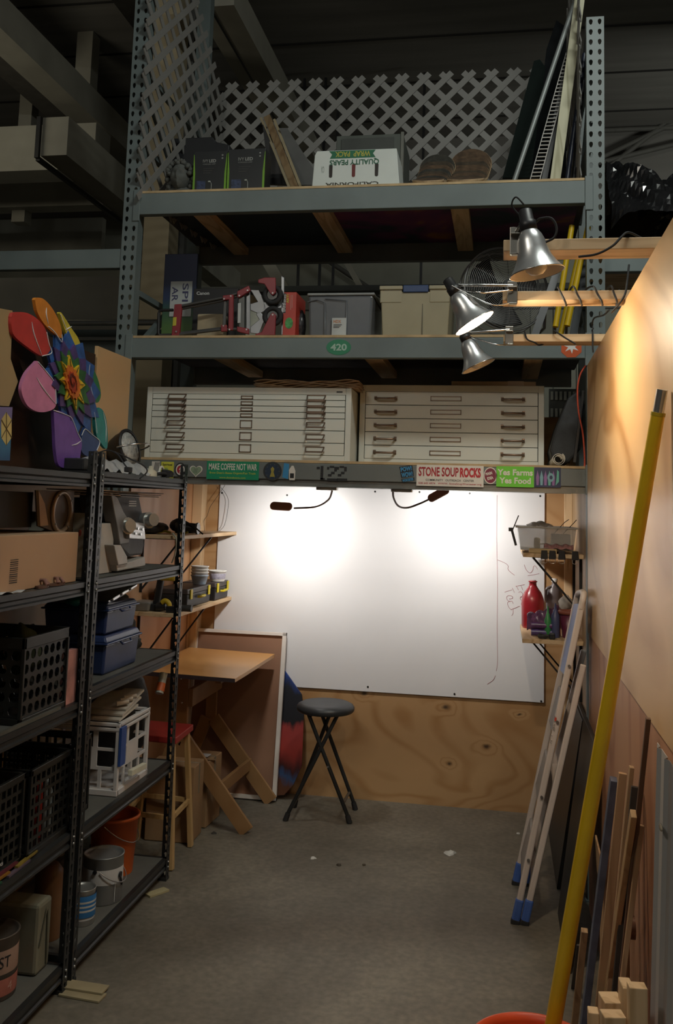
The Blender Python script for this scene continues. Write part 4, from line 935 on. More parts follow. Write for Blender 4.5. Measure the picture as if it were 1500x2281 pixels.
tub(-1.765, -1.495, 3.50, 3.81, TA[2] + .148, .115, NAVY, 'navy plastic tub, upper of the stacked pair, holding silver trays')
t = thing('foil_tray', 'shiny silver tray lying on the upper navy tub', 'tray', (-1.60, 3.62, 1.25))
M = Matrix.Translation((-1.60, 3.69, 1.262)) @ Matrix.Rotation(.16, 4, 'X')
mb = MB(); mb.M = M; mb.frus(-.08, .08, -.14, .14, 0, .022, .008, .008)
mb.build('pan', M_CHROME, t, world=True, bevel=.004)
mb = MB(); mb.M = M
for k in range(3): mb.box(.07, .095, -.12 + k * .09, -.05 + k * .09, .012, .026)
mb.build('rim_tab', M_CHROME, t, world=True, bevel=.004)
tag(MB().ball((-1.62, 3.50, 1.262), .05, 0, 12, (.9, 1.2, .4), .15, 3).build('teal_bag', mat((.02, .16, .15), .25, 0, .4, 20)), 'crumpled teal plastic bag beside the silver tray on the upper navy tub', 'bag')
t = thing('grey_jacket', 'dark grey cloth bundle behind the navy tubs', 'cloth', (-1.66, 3.92, .986))
MB().ball((-1.66, 3.95, 1.08), .11, 0, 18, (.9, .7, 1.2), .12, 5).ball((-1.66, 3.93, 1.2), .08, 0, 16, (.9, .8, .9), .15, 6).ball((-1.62, 4.03, 1.03), .06, 0, 14, (1, .8, .7), .15, 7).build('fabric', mat((.035, .035, .03), .9, 0, .3, 20), t, world=True)
def crate(x0, x1, y0, y1, z0, z1, m, label, hole=SQ, cell=.035, group=None, cat='crate', solid_top=.02):
    t = thing('plastic_crate', label, cat, ((x0 + x1) / 2, (y0 + y1) / 2, z0), group=group)
    nz = max(2, int((z1 - z0 - solid_top - .02) / cell)); cz = (z1 - z0 - solid_top - .02) / nz
    for (o, d, L_, s_) in (((x1, y0, z0 + .02), (0, 1, 0), y1 - y0, 1), ((x0, y0, z0 + .02), (1, 0, 0), x1 - x0, 1), ((x0, y0, z0 + .02), (0, 1, 0), y1 - y0, -1), ((x0, y1, z0 + .02), (1, 0, 0), x1 - x0, -1)):
        n = max(2, int(L_ / cell)); mb = MB(); mb.holes(FR(o, d, (0, 0, 1)), n, nz, L_ / n, cz, .004 * s_, hole)
        mb.build('side_wall', m, t, world=True)
    mb = MB(); e = .006
    for za, zb in ((z0, z0 + .02), (z1 - solid_top, z1)):
        mb.box(x0 - e, x1 + e, y0 - e, y0 + e, za, zb); mb.box(x0 - e, x1 + e, y1 - e, y1 + e, za, zb); mb.box(x0 - e, x0 + e, y0, y1, za, zb); mb.box(x1 - e, x1 + e, y0, y1, za, zb)
    for x in (x0, x1):
        for y in (y0, y1): mb.box(x - e, x + e, y - e, y + e, z0, z1)
    mb.build('rim', m, t, world=True, bevel=.002)
    MB().box(x0, x1, y0, y1, z0, z0 + .006).build('base', m, t, world=True)
    return t
CRK = mat((.013, .0135, .0125), .38, 0, .2)
crate(-1.80, -1.465, 2.80, 3.10, TB[2], 1.215, CRK, 'black crate with round holes on the third tier of the near unit', OCT, .042, solid_top=.035)
tag(MB().box(-1.49, -1.465, 3.115, 3.19, TB[2], 1.13).build('pink_notebook', mat((.45, .22, .2), .7, 0, .35, 14)), 'pink patterned notebook standing between the round-holed crate and the post', 'book')
tag(MB().ball((-1.62, 3.1, 1.13), .07, 0, 16, (1, .8, 1.2), .15, 11).build('olive_cloth', mat((.06, .075, .04), .9)), 'olive cloth bundle behind the shelving post on the third tier', 'cloth')
tag(MB().prism([(-.05, -.06), (.05, -.06), (.05, .05), (.03, .07), (-.05, .06)], .004, T(-1.50, 2.45, TB[2])).build('flat_tray', M_BLK), 'flat dark tray at the front of the third tier of the near unit', 'tray')
tag(MB().bar((-1.455, 2.60, TB[2] + .006), (-1.455, 3.05, TB[2] + .006), .012, .01).build('metal_strip', mat((.09, .085, .07), .5)), 'dark metal strip lying along the front edge of the third tier', 'strip')
# ---- tier 4
crate(-1.76, -1.47, 2.91, 3.19, TB[3] + .001, .79, CRK, 'black milk crate with items inside, nearer the shelving post on the fourth tier', SQ, .032, group=None)
crate(-1.76, -1.48, 2.58, 2.88, TB[3] + .001, .79, CRK, 'black milk crate at the left edge of the photo on the fourth tier', SQ, .032)
crate(-1.76, -1.52, 3.28, 3.46, TA[3] + .001, .78, CRK, 'narrow black milk crate left of the white crate', SQ, .032)
for k, (x, y, c, lb) in enumerate(((108, 1745, (.4, .03, .02), 'red bottle inside the near milk crate'), (125, 1740, (.3, .33, .33), 'pale grey bottle inside the near milk crate'))):
    q = atX(x, y, -1.50); z0 = TB[3] + .009
    tag(MB().lathe([(.02, 0), (.02, .13), (.009, .15), (.009, .18), (.001, .18)], 14, 0, Matrix.Translation((q.x - .03, q.y, z0))).build('bottle', mat(c, .4)), lb, 'bottle')
for k in range(5):
    q = atX(-10 + k * 14, 1965 - k * 9, -1.47)
    tag(MB().prism([(-.07, -.006), (.07, -.006), (.07, .006), (-.07, .006)], .006, T(-1.457 - .006 * (k % 3), 2.66 + k * .06, TB[3] + .001 + .0065 * (k % 3), 1.54 + .02 * k)).build('paint_stick', mat([(.015, .08, .045), (.26, .12, .01), (.10, .012, .02), (.10, .07, .10), (.20, .14, .02)][k], .6)),
        ['green', 'orange', 'dark red', 'mauve', 'yellow'][k] + ' flat stick lying at the front edge of the fourth tier', 'stick')
_c = [o for o in bpy.data.objects if o.get('label', '').startswith('black milk crate at the left edge')][0]
_p = atX(2, 1930, -1.472); MB().text('cets', FR((-1.4735, _p.y - .022, _p.z), (0, 1, 0), (0, 0, 1)), .036, .011, bold=.02).build('lettering', mat((.5, .5, .5), .5), _c, world=True)
def white_crate():
    x0, x1, y0, y1, z0, z1 = -1.76, -1.478, 3.63, 3.94, TA[3] + .001, .78
    m = mat((.62, .60, .60), .45, 0, .06)
    t = thing('plastic_crate', 'white open-sided milk crate on the fourth tier with papers on top', 'crate', ((x0 + x1) / 2, (y0 + y1) / 2, z0))
    big = [(.1, .08), (.5, .08), (.9, .08), (.9, .5), (.9, .92), (.5, .92), (.1, .92), (.1, .5)]
    for (o, d, L_, s_) in (((x1, y0, z0 + .02), (0, 1, 0), y1 - y0, 1), ((x0, y0, z0 + .02), (1, 0, 0), x1 - x0, 1), ((x0, y0, z0 + .02), (0, 1, 0), y1 - y0, -1), ((x0, y1, z0 + .02), (1, 0, 0), x1 - x0, -1)):
        H_ = z1 - z0 - .05; mb = MB()
        mb.holes(FR(o, d, (0, 0, 1)), 4, 1, L_ / 4, H_ * .36, .006 * s_, big)
        F2 = FR(Vector(o) + Vector((0, 0, H_ * .36)), d, (0, 0, 1)); mb.holes(F2, 3, 2, L_ / 3, H_ * .32, .006 * s_, big, skip=lambda i, j: i == 1 and j == 0)
        mb.build('side_wall', m, t, world=True)
    mb = MB(); e = .009
    for za, zb in ((z0, z0 + .022), (z1 - .03, z1 - .018), (z1 - .012, z1)):
        mb.box(x0 - e, x1 + e, y0 - e, y0 + e, za, zb); mb.box(x0 - e, x1 + e, y1 - e, y1 + e, za, zb); mb.box(x0 - e, x0 + e, y0, y1, za, zb); mb.box(x1 - e, x1 + e, y0, y1, za, zb)
    for x in (x0, x1):
        for y in (y0, y1): mb.box(x - .008, x + .008, y - .008, y + .008, z0, z1)
    mb.build('rim', m, t, world=True, bevel=.002)
    MB().box(x0, x1, y0, y1, z0, z0 + .005).build('base', m, t, world=True)
white_crate()
q = atX(265, 1640, -1.46)
tag(MB().box(-1.470, -1.460, 3.62, 3.67, .62, .765).build('blue_tag', mat((.03, .08, .3), .5)), 'blue tape strip hanging on the near corner of the white crate', 'tape')
tag(MB().bar(atX(290, 1722, -1.44), atX(322, 1705, -1.44), .02, .022).build('white_block', mat((.6, .58, .46), .6), bevel=.002), 'small cream block sticking out at the foot of the white crate', 'block')
for k in range(3):
    M = Matrix.Translation((-1.57, 3.76 + k * .03, .79 + k * .02)) @ Matrix.Rotation(.12 + .05 * k, 4, 'X')
    mb = MB(); mb.M = M; mb.box(-.08, .08, -.10, .10, 0, .008)
    tag(mb.build('folded_paper', mat((.46, .42, .36), .8, 0, .15, 16)), ['bottom', 'middle', 'topmost'][k] + ' of the creased pale papers lying on the white crate', 'paper', 'papers on the white crate')
for k, y in enumerate((3.72, 3.76, 3.80)):
    tag(MB().cyl((-1.53, y, .835 + .004 * k), (-1.49, y + .03, .841 + .004 * k), .010).build('glue_tube', mat((.5, .42, .33), .4, 0, .2)), 'small pale cylinder lying on the papers above the white crate, %s' % ['nearest the viewer', 'in the middle of three', 'farthest of three'][k], 'tube', 'small cylinders on the white crate')
t = thing('black_bag', 'large black bag sagging at the far end of the fourth tier', 'bag', (-1.62, 4.02, TA[3]))
MB().ball((-1.66, 4.0, .73), .2, 0, 20, (.8, .75, 1.1), .07, 21).build('fabric', mat((.012, .012, .013), .6, 0, .4, 20, .3), t, world=True)
c = atX(368, 1530, -1.46)
t = thing('spray_bottle', 'clear bottle with an orange label hanging over the black bag near the post', 'bottle', (c.x, c.y, .80))
q = atX(365, 1500, -1.5); q2 = atX(355, 1545, -1.5)
MB().cyl(q2, q, .018).build('bottle_body', mat((.35, .35, .3), .3, 0, .3, 30), t, world=True); MB().cyl(q2.lerp(q, .1) , q2.lerp(q, .5), .0195).build('label_band', mat((.55, .12, .03), .5), t, world=True)
# ---- bottom tier
def can(label, c, r, h, mats, name='paint_can', z0=None, handle=True, lab=None, cat='paint can'):
    z0 = c[2]; t = thing(name, label, cat, c)
    MB().lathe([(r * .97, 0), (r, .004), (r, h - .006), (r * 1.03, h - .003), (r * 1.03, h), (r * .95, h), (r * .93, h - .006), (r * .7, h - .008), (.001, h - .008)], 40).build('body', mats[0], t, bevel=0)
    if lab: MB().lathe([(r * 1.004, lab[0]), (r * 1.006, lab[0] + .001), (r * 1.006, lab[1]), (r * 1.004, lab[1] + .001)], 40, cap=False).build('paper_label', mats[1], t)
    if handle:
        MB().tube([(r * 1.0 * math.cos(a) * .9 + .02, r * math.sin(a) * 1.03, h * .72 - .05 * abs(math.cos(a))) for a in [-.5 * PI + i * PI / 12 for i in range(13)]], .002, 6).build('wire_handle', M_STEEL, t)
        MB().cyl((0, -r * 1.0, h * .72), (0, -r * 1.08, h * .72), .008).build('handle_ear', M_BLK, t)
    return t
c = atX(255, 2005, -1.55); can('large grey paint can with a white paper label on the bottom tier', (-1.545, 3.715, TA[4]), .078, .175, [mat((.30, .31, .31), .35, .5, .1), mat((.55, .55, .55), .6, 0, .1)], lab=(.075, .13))
t = bpy.data.objects['paint_can']
MB().cyl((.078, -.02, .105), (.084, -.02, .105), .011).cyl((.080, -.02, .105), (.084, -.01, .065), .004).build('drip_knob', M_BLK, t, label='black round knob with a drip')
MB().tube([(.069, -.040, .09), (.069, -.041, .05), (.069, -.041, .01)], .0012, 5).build('paint_drip', M_WHITE, t, label='thin white paint drip')
can('small white and blue labelled paint can in front of the grey can', (-1.53, 3.50, TA[4]), .046, .125, [mat((.35, .35, .34), .35, .6, .1), mat((.5, .5, .5), .6, 0, .1)], lab=(.02, .1), handle=False)
t = bpy.data.objects['paint_can.001']
MB().lathe([(.0487, .03), (.0490, .031), (.0490, .105), (.0487, .106)], 40, cap=False).build('blue_panel', mat((.03, .16, .4), .5), t, label='blue band')
mb = MB(); 
for z in (.05, .065, .08): mb.lathe([(.0492, z), (.0494, z + .001), (.0494, z + .006), (.0492, z + .007)], 30, cap=False)
mb.build('label_lines', mat((.5, .5, .48), .5), t)
q = atX(75, 2110, -1.55)
c2 = (-1.60, 2.97, TB[4]); 
t = can('large paint can with reddish labels lettered ST near the bottom left corner', c2, .085, .19, [mat((.12, .10, .085), .5, .3, .3), mat((.34, .22, .17), .7, 0, .15)], lab=(.08, .15), handle=False)
MB().lathe([(.0857, .015), (.0860, .016), (.0860, .065), (.0857, .066)], 40, cap=False).build('lower_label', mat((.36, .12, .09), .7, 0, .2, 20), t, label='red and white barcode label')
def curved_text(txt, R_, z, h, a0, w_, par, m):
    mb = MB(); mb.text(txt, I4, w_, h)
    mb.v = [Vector(((R_ + .0006) * math.cos(a0 + v.x / R_), (R_ + .0006) * math.sin(a0 + v.x / R_), z + v.y)) for v in mb.v]
    return mb.build('lettering', m, par)
curved_text('ST', .086, .10, .034, -.75, .04, t, M_BLK); curved_text('4', .0862, .028, .026, -.35, .018, t, mat((.5, .3, .25), .6))
t = thing('metal_canister', 'beige square metal canister with a cord on the bottom tier of the near unit', 'canister', (-1.60, 3.14, TB[4]))
MB().box(-1.70, -1.50, 3.09, 3.185, TB[4], .31).build('body', mat((.20, .19, .14), .5, 0, .15, 8), t, world=True, bevel=.012)
MB().tube(smooth_pts([(-1.497, 3.10, .18), (-1.496, 3.12, .24), (-1.496, 3.14, .28), (-1.496, 3.15, .16), (-1.497, 3.155, .10)]), .003).build('cord', mat((.1, .09, .06), .7), t, world=True)
t = thing('orange_bucket', 'orange plastic bucket behind the large grey paint can', 'bucket', (-1.62, 3.99, TA[4]))
MB().lathe([(.085, 0), (.10, .22), (.108, .222), (.108, .235), (.1, .235), (.095, .22), (.08, .01), (.001, .01)], 32).build('shell', mat((.5, .10, .015), .45), t)
MB().tube([(.104 * math.cos(a), .108 * math.sin(a), .21 - .08 * math.cos(a)) for a in [-.5 * PI + i * PI / 12 for i in range(13)]], .002, 6).build('wire_handle', M_STEEL, t)
tag(MB().lathe([(.05, 0), (.052, .22), (.03, .25), (.02, .25)], 20, 0, Matrix.Translation((-1.60, 3.36, TA[4]))).build('brown_jug', mat((.14, .07, .03), .5, 0, .2)), 'dark brown tall container behind the shelving post on the bottom tier', 'jug')
# ------------------------------------------------------------------ lamp arms on top of the right partition
ZA = WT
def arm(px, py_t, py_b, Y, label):
    a = atY(px, py_b, Y); o = MB().box(a.x, .60, Y, Y + .095, ZA + .001, ZA + .031).build('wooden_beam', [M_PINE], bevel=.002)
    return tag(o, label, 'wooden beam', 'wooden arms carrying the clamp lamps'), a
A1 = 2.40; A2 = 2.98; A3 = 3.72
arm(1122, 0, 547, A1, 'highest wooden arm over the right partition, with an unlit lamp at its end')
arm(1120, 0, 665, A2, 'wooden arm between the two others, wrapped in black cord and holding the lit lamp')
arm(1122, 0, 750, A3, 'wooden arm lowest in the photo, next to the orange octagon sign')
def clamp_lamp(label, apex, opening, Y, clampx, Yarm, lit=False, tw=-.25):
    """bell-shaped aluminium reflector; apex and opening centre in the photo"""
    a = atY(*apex, Y); o = atY(*opening, Y + tw * .12)
    d = (o - a).normalized(); L_ = .108
    a = o - d * L_
    t = thing('clamp_lamp', label, 'lamp', tuple(a), group='clamp lamps on the wooden arms')
    M = Matrix.Translation(a) @ Vector((0, 0, 1)).rotation_difference(d).to_matrix().to_4x4()
    out = [(.020, -.005), (.024, .0), (.030, .010), (.035, .025), (.038, .045), (.044, .067), (.056, .09), (.069, .108)]
    MB().lathe(out, 40, 0, M, cap=False).build('reflector', mat((.58, .59, .60), .33, .75, .06, 40), t, world=True, label='shiny spun aluminium bell')
    MB().lathe([(max(.001, r - .0015), z + .0005) for r, z in out] , 40, 0, M, cap=False).build('reflector_lining', mat((.78, .72, .66), .45, 0, .04), t, world=True)
    MB().lathe([(.069, .1065), (.0705, .108), (.069, .1095), (.0675, .108), (.069, .1065)], 40, 0, M, cap=False).build('rim', M_CHROME, t, world=True)
    MB().lathe([(.001, -.062), (.012, -.062), (.017, -.058), (.018, -.03), (.022, -.028), (.022, -.004), (.001, -.004)], 24, 0, M).build('socket', M_BLK, t, world=True, bevel=0)
    MB().cyl(M @ Vector((0, .018, -.055)), M @ Vector((0, .034, -.055)), .003).build('switch', M_CHROME, t, world=True)
    zb = .075
    bulb = MB().lathe([(.012, .0), (.013, .035), (.022, .058), (.029, .082), (.027, .10), (.016, .111), (.001, .114)], 24, 0, M)
    bulb.build('bulb', mat((1, .80, .56), .4, emit=900) if lit else mat((.75, .72, .66), .25), t, world=True, label='lit bulb' if lit else None)
    # spring clamp gripping the arm end
    c = Vector((clampx, Yarm - .006, ZA + .018)); mb = MB()
    mb.box(c.x - .016, c.x + .016, Yarm - .010, Yarm - .001, ZA - .012, ZA + .062); mb.box(c.x - .014, c.x + .014, Yarm - .03, Yarm - .01, ZA - .016, ZA - .012)
    mb.box(c.x - .014, c.x + .014, Yarm - .03, Yarm + .03, ZA + .037, ZA + .041)
    mb.build('clamp', mat((.45, .42, .38), .3, 1, .1), t, world=True, bevel=.002)
    s_ = M @ Vector((0, 0, -.04)); mb = MB(); mb.tube(smooth_pts([s_, (s_ + c) / 2 + Vector((0, -.01, .012)), c + Vector((0, 0, .03))]), .005); mb.build('swivel', M_CHROME, t, world=True)
    return t, M
q = atY(1150, 545, A1)
t, M = clamp_lamp('unlit aluminium clamp lamp on the arm highest in the photo', (1180, 520), (1197, 608), A1 - .02, q.x, A1, tw=0)
s_ = M @ Vector((0, 0, -.075))
mb = MB().tube(smooth_pts([s_, s_ + Vector((-.02, 0, .02)), s_ + Vector((-.03, .02, .005)), s_ + Vector((-.01, .03, -.02))]), .0022); mb.build('hanging_loop', M_RUB, t, world=True)
q = atY(1142, 668, A2)
t, M = clamp_lamp('lit clamp lamp glowing warm white, facing down to the right', (1028, 672), (1058, 720), A2 - .02, q.x, A2, True, tw=0)
MB().tube(smooth_pts([(q.x, A2 - .02, ZA + .03), atY(1085, 652, A2 - .05), atY(1060, 650, A2 - .06), M @ Vector((0, .02, -.03))]), .0028).build('support_wire', M_CHROME, t, world=True)
MB().tube(smooth_pts([(q.x, A2 - .02, ZA - .01), atY(1110, 680, A2 - .05), atY(1078, 672, A2 - .06), M @ Vector((0, -.02, -.03))]), .0022).build('support_wire', M_CHROME, t, world=True)
q = atY(1135, 753, A3)
t, M = clamp_lamp('unlit clamp lamp hanging below the 420 crossbeam level, farthest from the viewer', (1046, 772), (1066, 816), A3 - .02, q.x, A3, tw=0)
MB().tube(smooth_pts([(q.x, A3 - .02, ZA - .01), atY(1118, 768, A3 - .05), atY(1095, 765, A3 - .06), M @ Vector((0, 0, -.03))]), .0028).build('support_wire', M_CHROME, t, world=True)
# cords wound round the arms
def cord(pts, label, r=.0032, m=None):
    mb = MB(); mb.tube(smooth_pts(pts), r); return tag(mb.build('electric_cable', m or M_RUB), label, 'cord')
cord([atY(1195, 495, 2.4), atY(1204, 487, 2.38), atY(1228, 486, 2.37), atY(1240, 505, 2.37), atY(1236, 528, 2.37), atY(1215, 540, 2.37)], 'black cord curling up from the socket of the highest clamp lamp')
cord([atY(1290, 572, 2.39), atY(1330, 566, 2.37), atY(1365, 548, 2.37), atY(1385, 528, 2.38), atY(1402, 518, 2.40), (.36, 2.46, ZA + .04), (.43, 2.5, ZA + .04)], 'black cord crossing the front of the highest arm and running over the partition edge')
pts = []
for k, (px, w_) in enumerate(((1243, 16), (1278, 16), (1322, 18), (1362, 12))):
    x0 = atY(px, 660, A2).x; h = w_ / 2100 * A2
    pts += [(x0, A2 - .006, ZA + .042), (x0 + h * .5, A2 - .006, ZA + .018), (x0 + h, A2 - .006, ZA - .006), (x0 + h * 1.3, A2 + .05, ZA - .006), (x0 + h * 1.6, A2 + .096, ZA + .018), (x0 + h * 1.8, A2 + .05, ZA + .043)]
cord(pts, 'black cord wound several times around the arm of the lit lamp')
cord([atY(1402, 590, 3.0), atY(1398, 625, 2.97), atY(1393, 655, 2.95), atY(1378, 680, 2.95), atY(1362, 697, 2.95)], 'black cord dropping onto the arm of the lit lamp beside the partition')
pts = []
for px in (1169,):
    x0 = atY(px, 750, A3).x
    pts += [(x0, A3 - .006, ZA + .042), (x0 + .01, A3 - .006, ZA + .01), (x0 + .04, A3 - .006, ZA - .004), (x0 + .06, A3 + .04, ZA - .006)]
pts += [(.24 - .06, A3 + .096, ZA + .02), (.24 - .045, A3 + .05, ZA + .042), atY(1236, 737, A3 - .01), atY(1262, 754, A3 - .01), atY(1283, 766, A3 - .01)]
cord(pts, 'black cord looped round the lowest arm and over the octagon sign')
cord([atY(1320, 735, A3 + .02), atY(1321, 745, A3 - .006), atY(1321, 772, A3 - .01), atY(1322, 785, A3 - .01)], 'short black cord end hanging beside the rack upright')
cord([atY(1358, 690, 3.3), atY(1345, 702, 3.4), atY(1325, 708, 3.6), atY(1320, 722, A3), atY(1322, 733, A3)], 'black cord strung between the two lower arms in front of the upright')
# ------------------------------------------------------------------ pole, bucket, scrap wood by the right partition
BKX, BKY = .085, 2.495
t = thing('plastic_bucket', 'orange-red plastic bucket at the bottom edge holding the yellow pole', 'bucket', (BKX, BKY, 0))
m = mat((.62, .075, .02), .4)
MB().lathe([(.125, 0), (.148, .355), (.155, .357), (.157, .362), (.155, .372), (.149, .372), (.143, .355), (.121, .006), (.001, .006)], 48, 0).build('shell', m, t)
MB().lathe([(.150, .30), (.158, .302), (.158, .306), (.151, .309)], 48, 0, cap=False).build('rib', m, t)
MB().tube([(.155 * math.cos(a), .16 * math.sin(a) , .31 - .1 * abs(math.cos(a))) for a in [PI * .5 + i * PI / 16 for i in range(17)]], .003).build('wire_handle', M_STEEL, t)
pt = atX(1476, 868, .352); pl = atY(1233, 2281, 2.495)
d = (pt - pl).normalized(); pb = pl - d * ((pl.z - .03) / d.z)
pm = pt - d * .055
t = thing('extension_pole', 'long yellow extension pole with a silver tip leaning from the bucket to the partition', 'pole', tuple(pb))
MB().cyl(pb, pm, .0205, .0155, 24).build('shaft', mat((.80, .52, .018), .32, 0, .08, 6, coat=.3), t, world=True)
MB().cyl(pm, pt, .0125, .0125, 20).build('silver_tip', mat((.6, .6, .6), .3, .9), t, world=True, label='bare silver tip')
MB().cyl(pm - d * .005, pm + d * .003, .0165).build('collar', mat((.5, .35, .02), .4), t, world=True)
def lean(name, label, cat, p1, X1, p2, X2, w_, h_, m, group=None, up=(1, 0, 0), z0=0.002, bev=.0015, rag=0):
    a = atX(*p1, X1); b = atX(*p2, X2); d_ = (a - b).normalized(); bot = b - d_ * ((b.z - z0) / d_.z)
    mb = MB(); mb.bar(bot, a, w_, h_, up, 0)
    o = mb.build(name, m, bevel=bev)
    # keep the lower end on the floor
    return tag(o, label, cat, group)
M_OLDW = wood((0.42, 0.27, 0.15), (0.28, 0.16, 0.08), (0.5, 0.34, 0.2), (4, 4, .35), 5, .7, 3)
M_BLUEW = mat((.10, .115, .17), .6, 0, .25, 20, .2); G_ = 'scrap boards leaning on the right partition'
lean('scrap_board', 'blue-grey painted board leaning on the right partition, cut end bare wood', 'board', (1368, 1735), .33, (1305, 2250), .26, .032, .02, M_BLUEW, G_)
lean('scrap_board', 'brown board with frayed top just right of the blue-grey board', 'board', (1388, 1722), .335, (1335, 2250), .27, .016, .022, M_OLDW, G_)
lean('scrap_board', 'tallest splintered tan strip between the blue board and the dark rod', 'board', (1408, 1708), .345, (1352, 2250), .285, .02, .012, M_OLDW, G_)
lean('scrap_board', 'narrow black-edged strip behind the clean tan board', 'board', (1416, 1752), .35, (1368, 2260), .29, .014, .02, mat((.04, .035, .03), .6), G_)
lean('wood_rod', 'long dark brown rod leaning just left of the grey metal sheet', 'rod', (1445, 1600), .352, (1378, 2240), .30, .012, .012, mat((.13, .075, .05), .5), G_)
lean('scrap_board', 'clean tan board with a pale cut end, front of the leaning scrap', 'board', (1412, 1812), .32, (1345, 2270), .285, .026, .014, wood((0.46, 0.31, 0.16), (0.36, 0.22, 0.10), (0.5, 0.35, 0.19), (4, 4, .35), 4, .6, 3), G_)
lean('scrap_board', 'short tan board tucked right of the clean tan board', 'board', (1430, 1838), .345, (1400, 2080), .31, .016, .012, M_OLDW, G_)
lean('scrap_board', 'rough splintered stake near the orange bucket', 'board', (1303, 2072), .26, (1283, 2255), .245, .018, .02, M_OLDW, G_)
lean('scrap_board', 'thin dark slat behind the rough stake', 'board', (1292, 2105), .27, (1272, 2255), .255, .008, .02, mat((.06, .05, .045), .7), G_)
mb = MB().wp([atX(1326, 1860, .345), atX(1343, 1935, .345), atX(1338, 1966, .345), atX(1330, 1940, .345)], (.006, 0, 0))
p_ = atX(1338, 1966, .345)
mb.bar((.345 + .004, p_.y, 0.002), (.345 + .004, p_.y, p_.z + .01), .012, .006)
tag(mb.build('pointed_offcut', M_OLDW), 'small pointed wooden offcut behind the blue-grey board', 'board', G_)
def block(label, px, py, Y, w_, d_, h_top, rz=0.0, m=None):
    a = atY(px, py, Y); o = MB().box(-w_ / 2, w_ / 2, -d_ / 2, d_ / 2, 0, max(.05, a.z)).build('offcut_block', m or M_PINEV, bevel=.002)
    o.location = (a.x, Y, 0.001); o.rotation_euler = (0, 0, rz); return tag(o, label, 'wood block', 'pine offcuts at the bottom right corner')
block('narrow pine offcut standing just right of the orange bucket rim', 1322, 2250, 2.20, .022, .03, 0)
block('wide pine offcut standing left of the barcoded one', 1362, 2222, 2.22, .042, .05, 0, .2)
block('lower pine offcut in front of the wide one at the bottom edge', 1366, 2258, 2.14, .045, .035, 0, .2)
block('tall pale pine offcut touching the barcoded board', 1396, 2190, 2.20, .024, .05, 0, .1)
o = block('pine board end with a small white barcode label at the bottom right', 1420, 2195, 2.13, .036, .03, 0, .1)
mb = MB().box(-.009, .011, -.0172, -.0156, .30, .325, 0)
for k in range(6): mb.box(-.007 + k * .003, -.0058 + k * .003, -.0174, -.0171, .304, .321, 1)
mb.build('barcode_label', [M_WHITE, M_BLK], o)
c = atX(1397, 2065, .33)
t = thing('wooden_roller', 'dark brown round wooden roller on a stick behind the tan board', 'roller', (c.x, c.y, 0))
MB().cyl(c + Vector((-.012, 0, 0)), c + Vector((.02, 0, 0)), .028, n=24).build('wheel', mat((.16, .07, .04), .4), t, world=True, bevel=.004)
MB().cyl(c + Vector((-.016, 0, 0)), c + Vector((-.011, 0, 0)), .011, n=16).build('hub', mat((.05, .03, .02), .4), t, world=True)
MB().cyl((c.x, c.y, .002), c, .007).build('stick', M_OLDW, t, world=True)
# ribbed metal sheet standing against the partition
t = thing('metal_sheet', 'tall ribbed grey metal sheet leaning on the partition at the right edge', 'metal sheet', (.33, 2.1, 0))
def sh(u, v):
    y = 1.45 + u * .885; z = v * 1.135
    rib = .008 * (abs(((u * 9) % 1) - .5) < .12)
    return (.315 + .04 * v - rib, y, z)
MB().sheet(sh, 72, 2, smooth=False).build('sheet', mat((.46, .46, .46), .4, .25, .12, 3, stretch=(1, 1, .15)), t, world=True, solid=.0015)
c = atX(1475, 1843, .337); MB().ball((c.x - .002, c.y, c.z), .012, 0, 10, (.3, 1.4, .6)).build('tape_blob', mat((.45, .38, .28), .6), t, world=True)
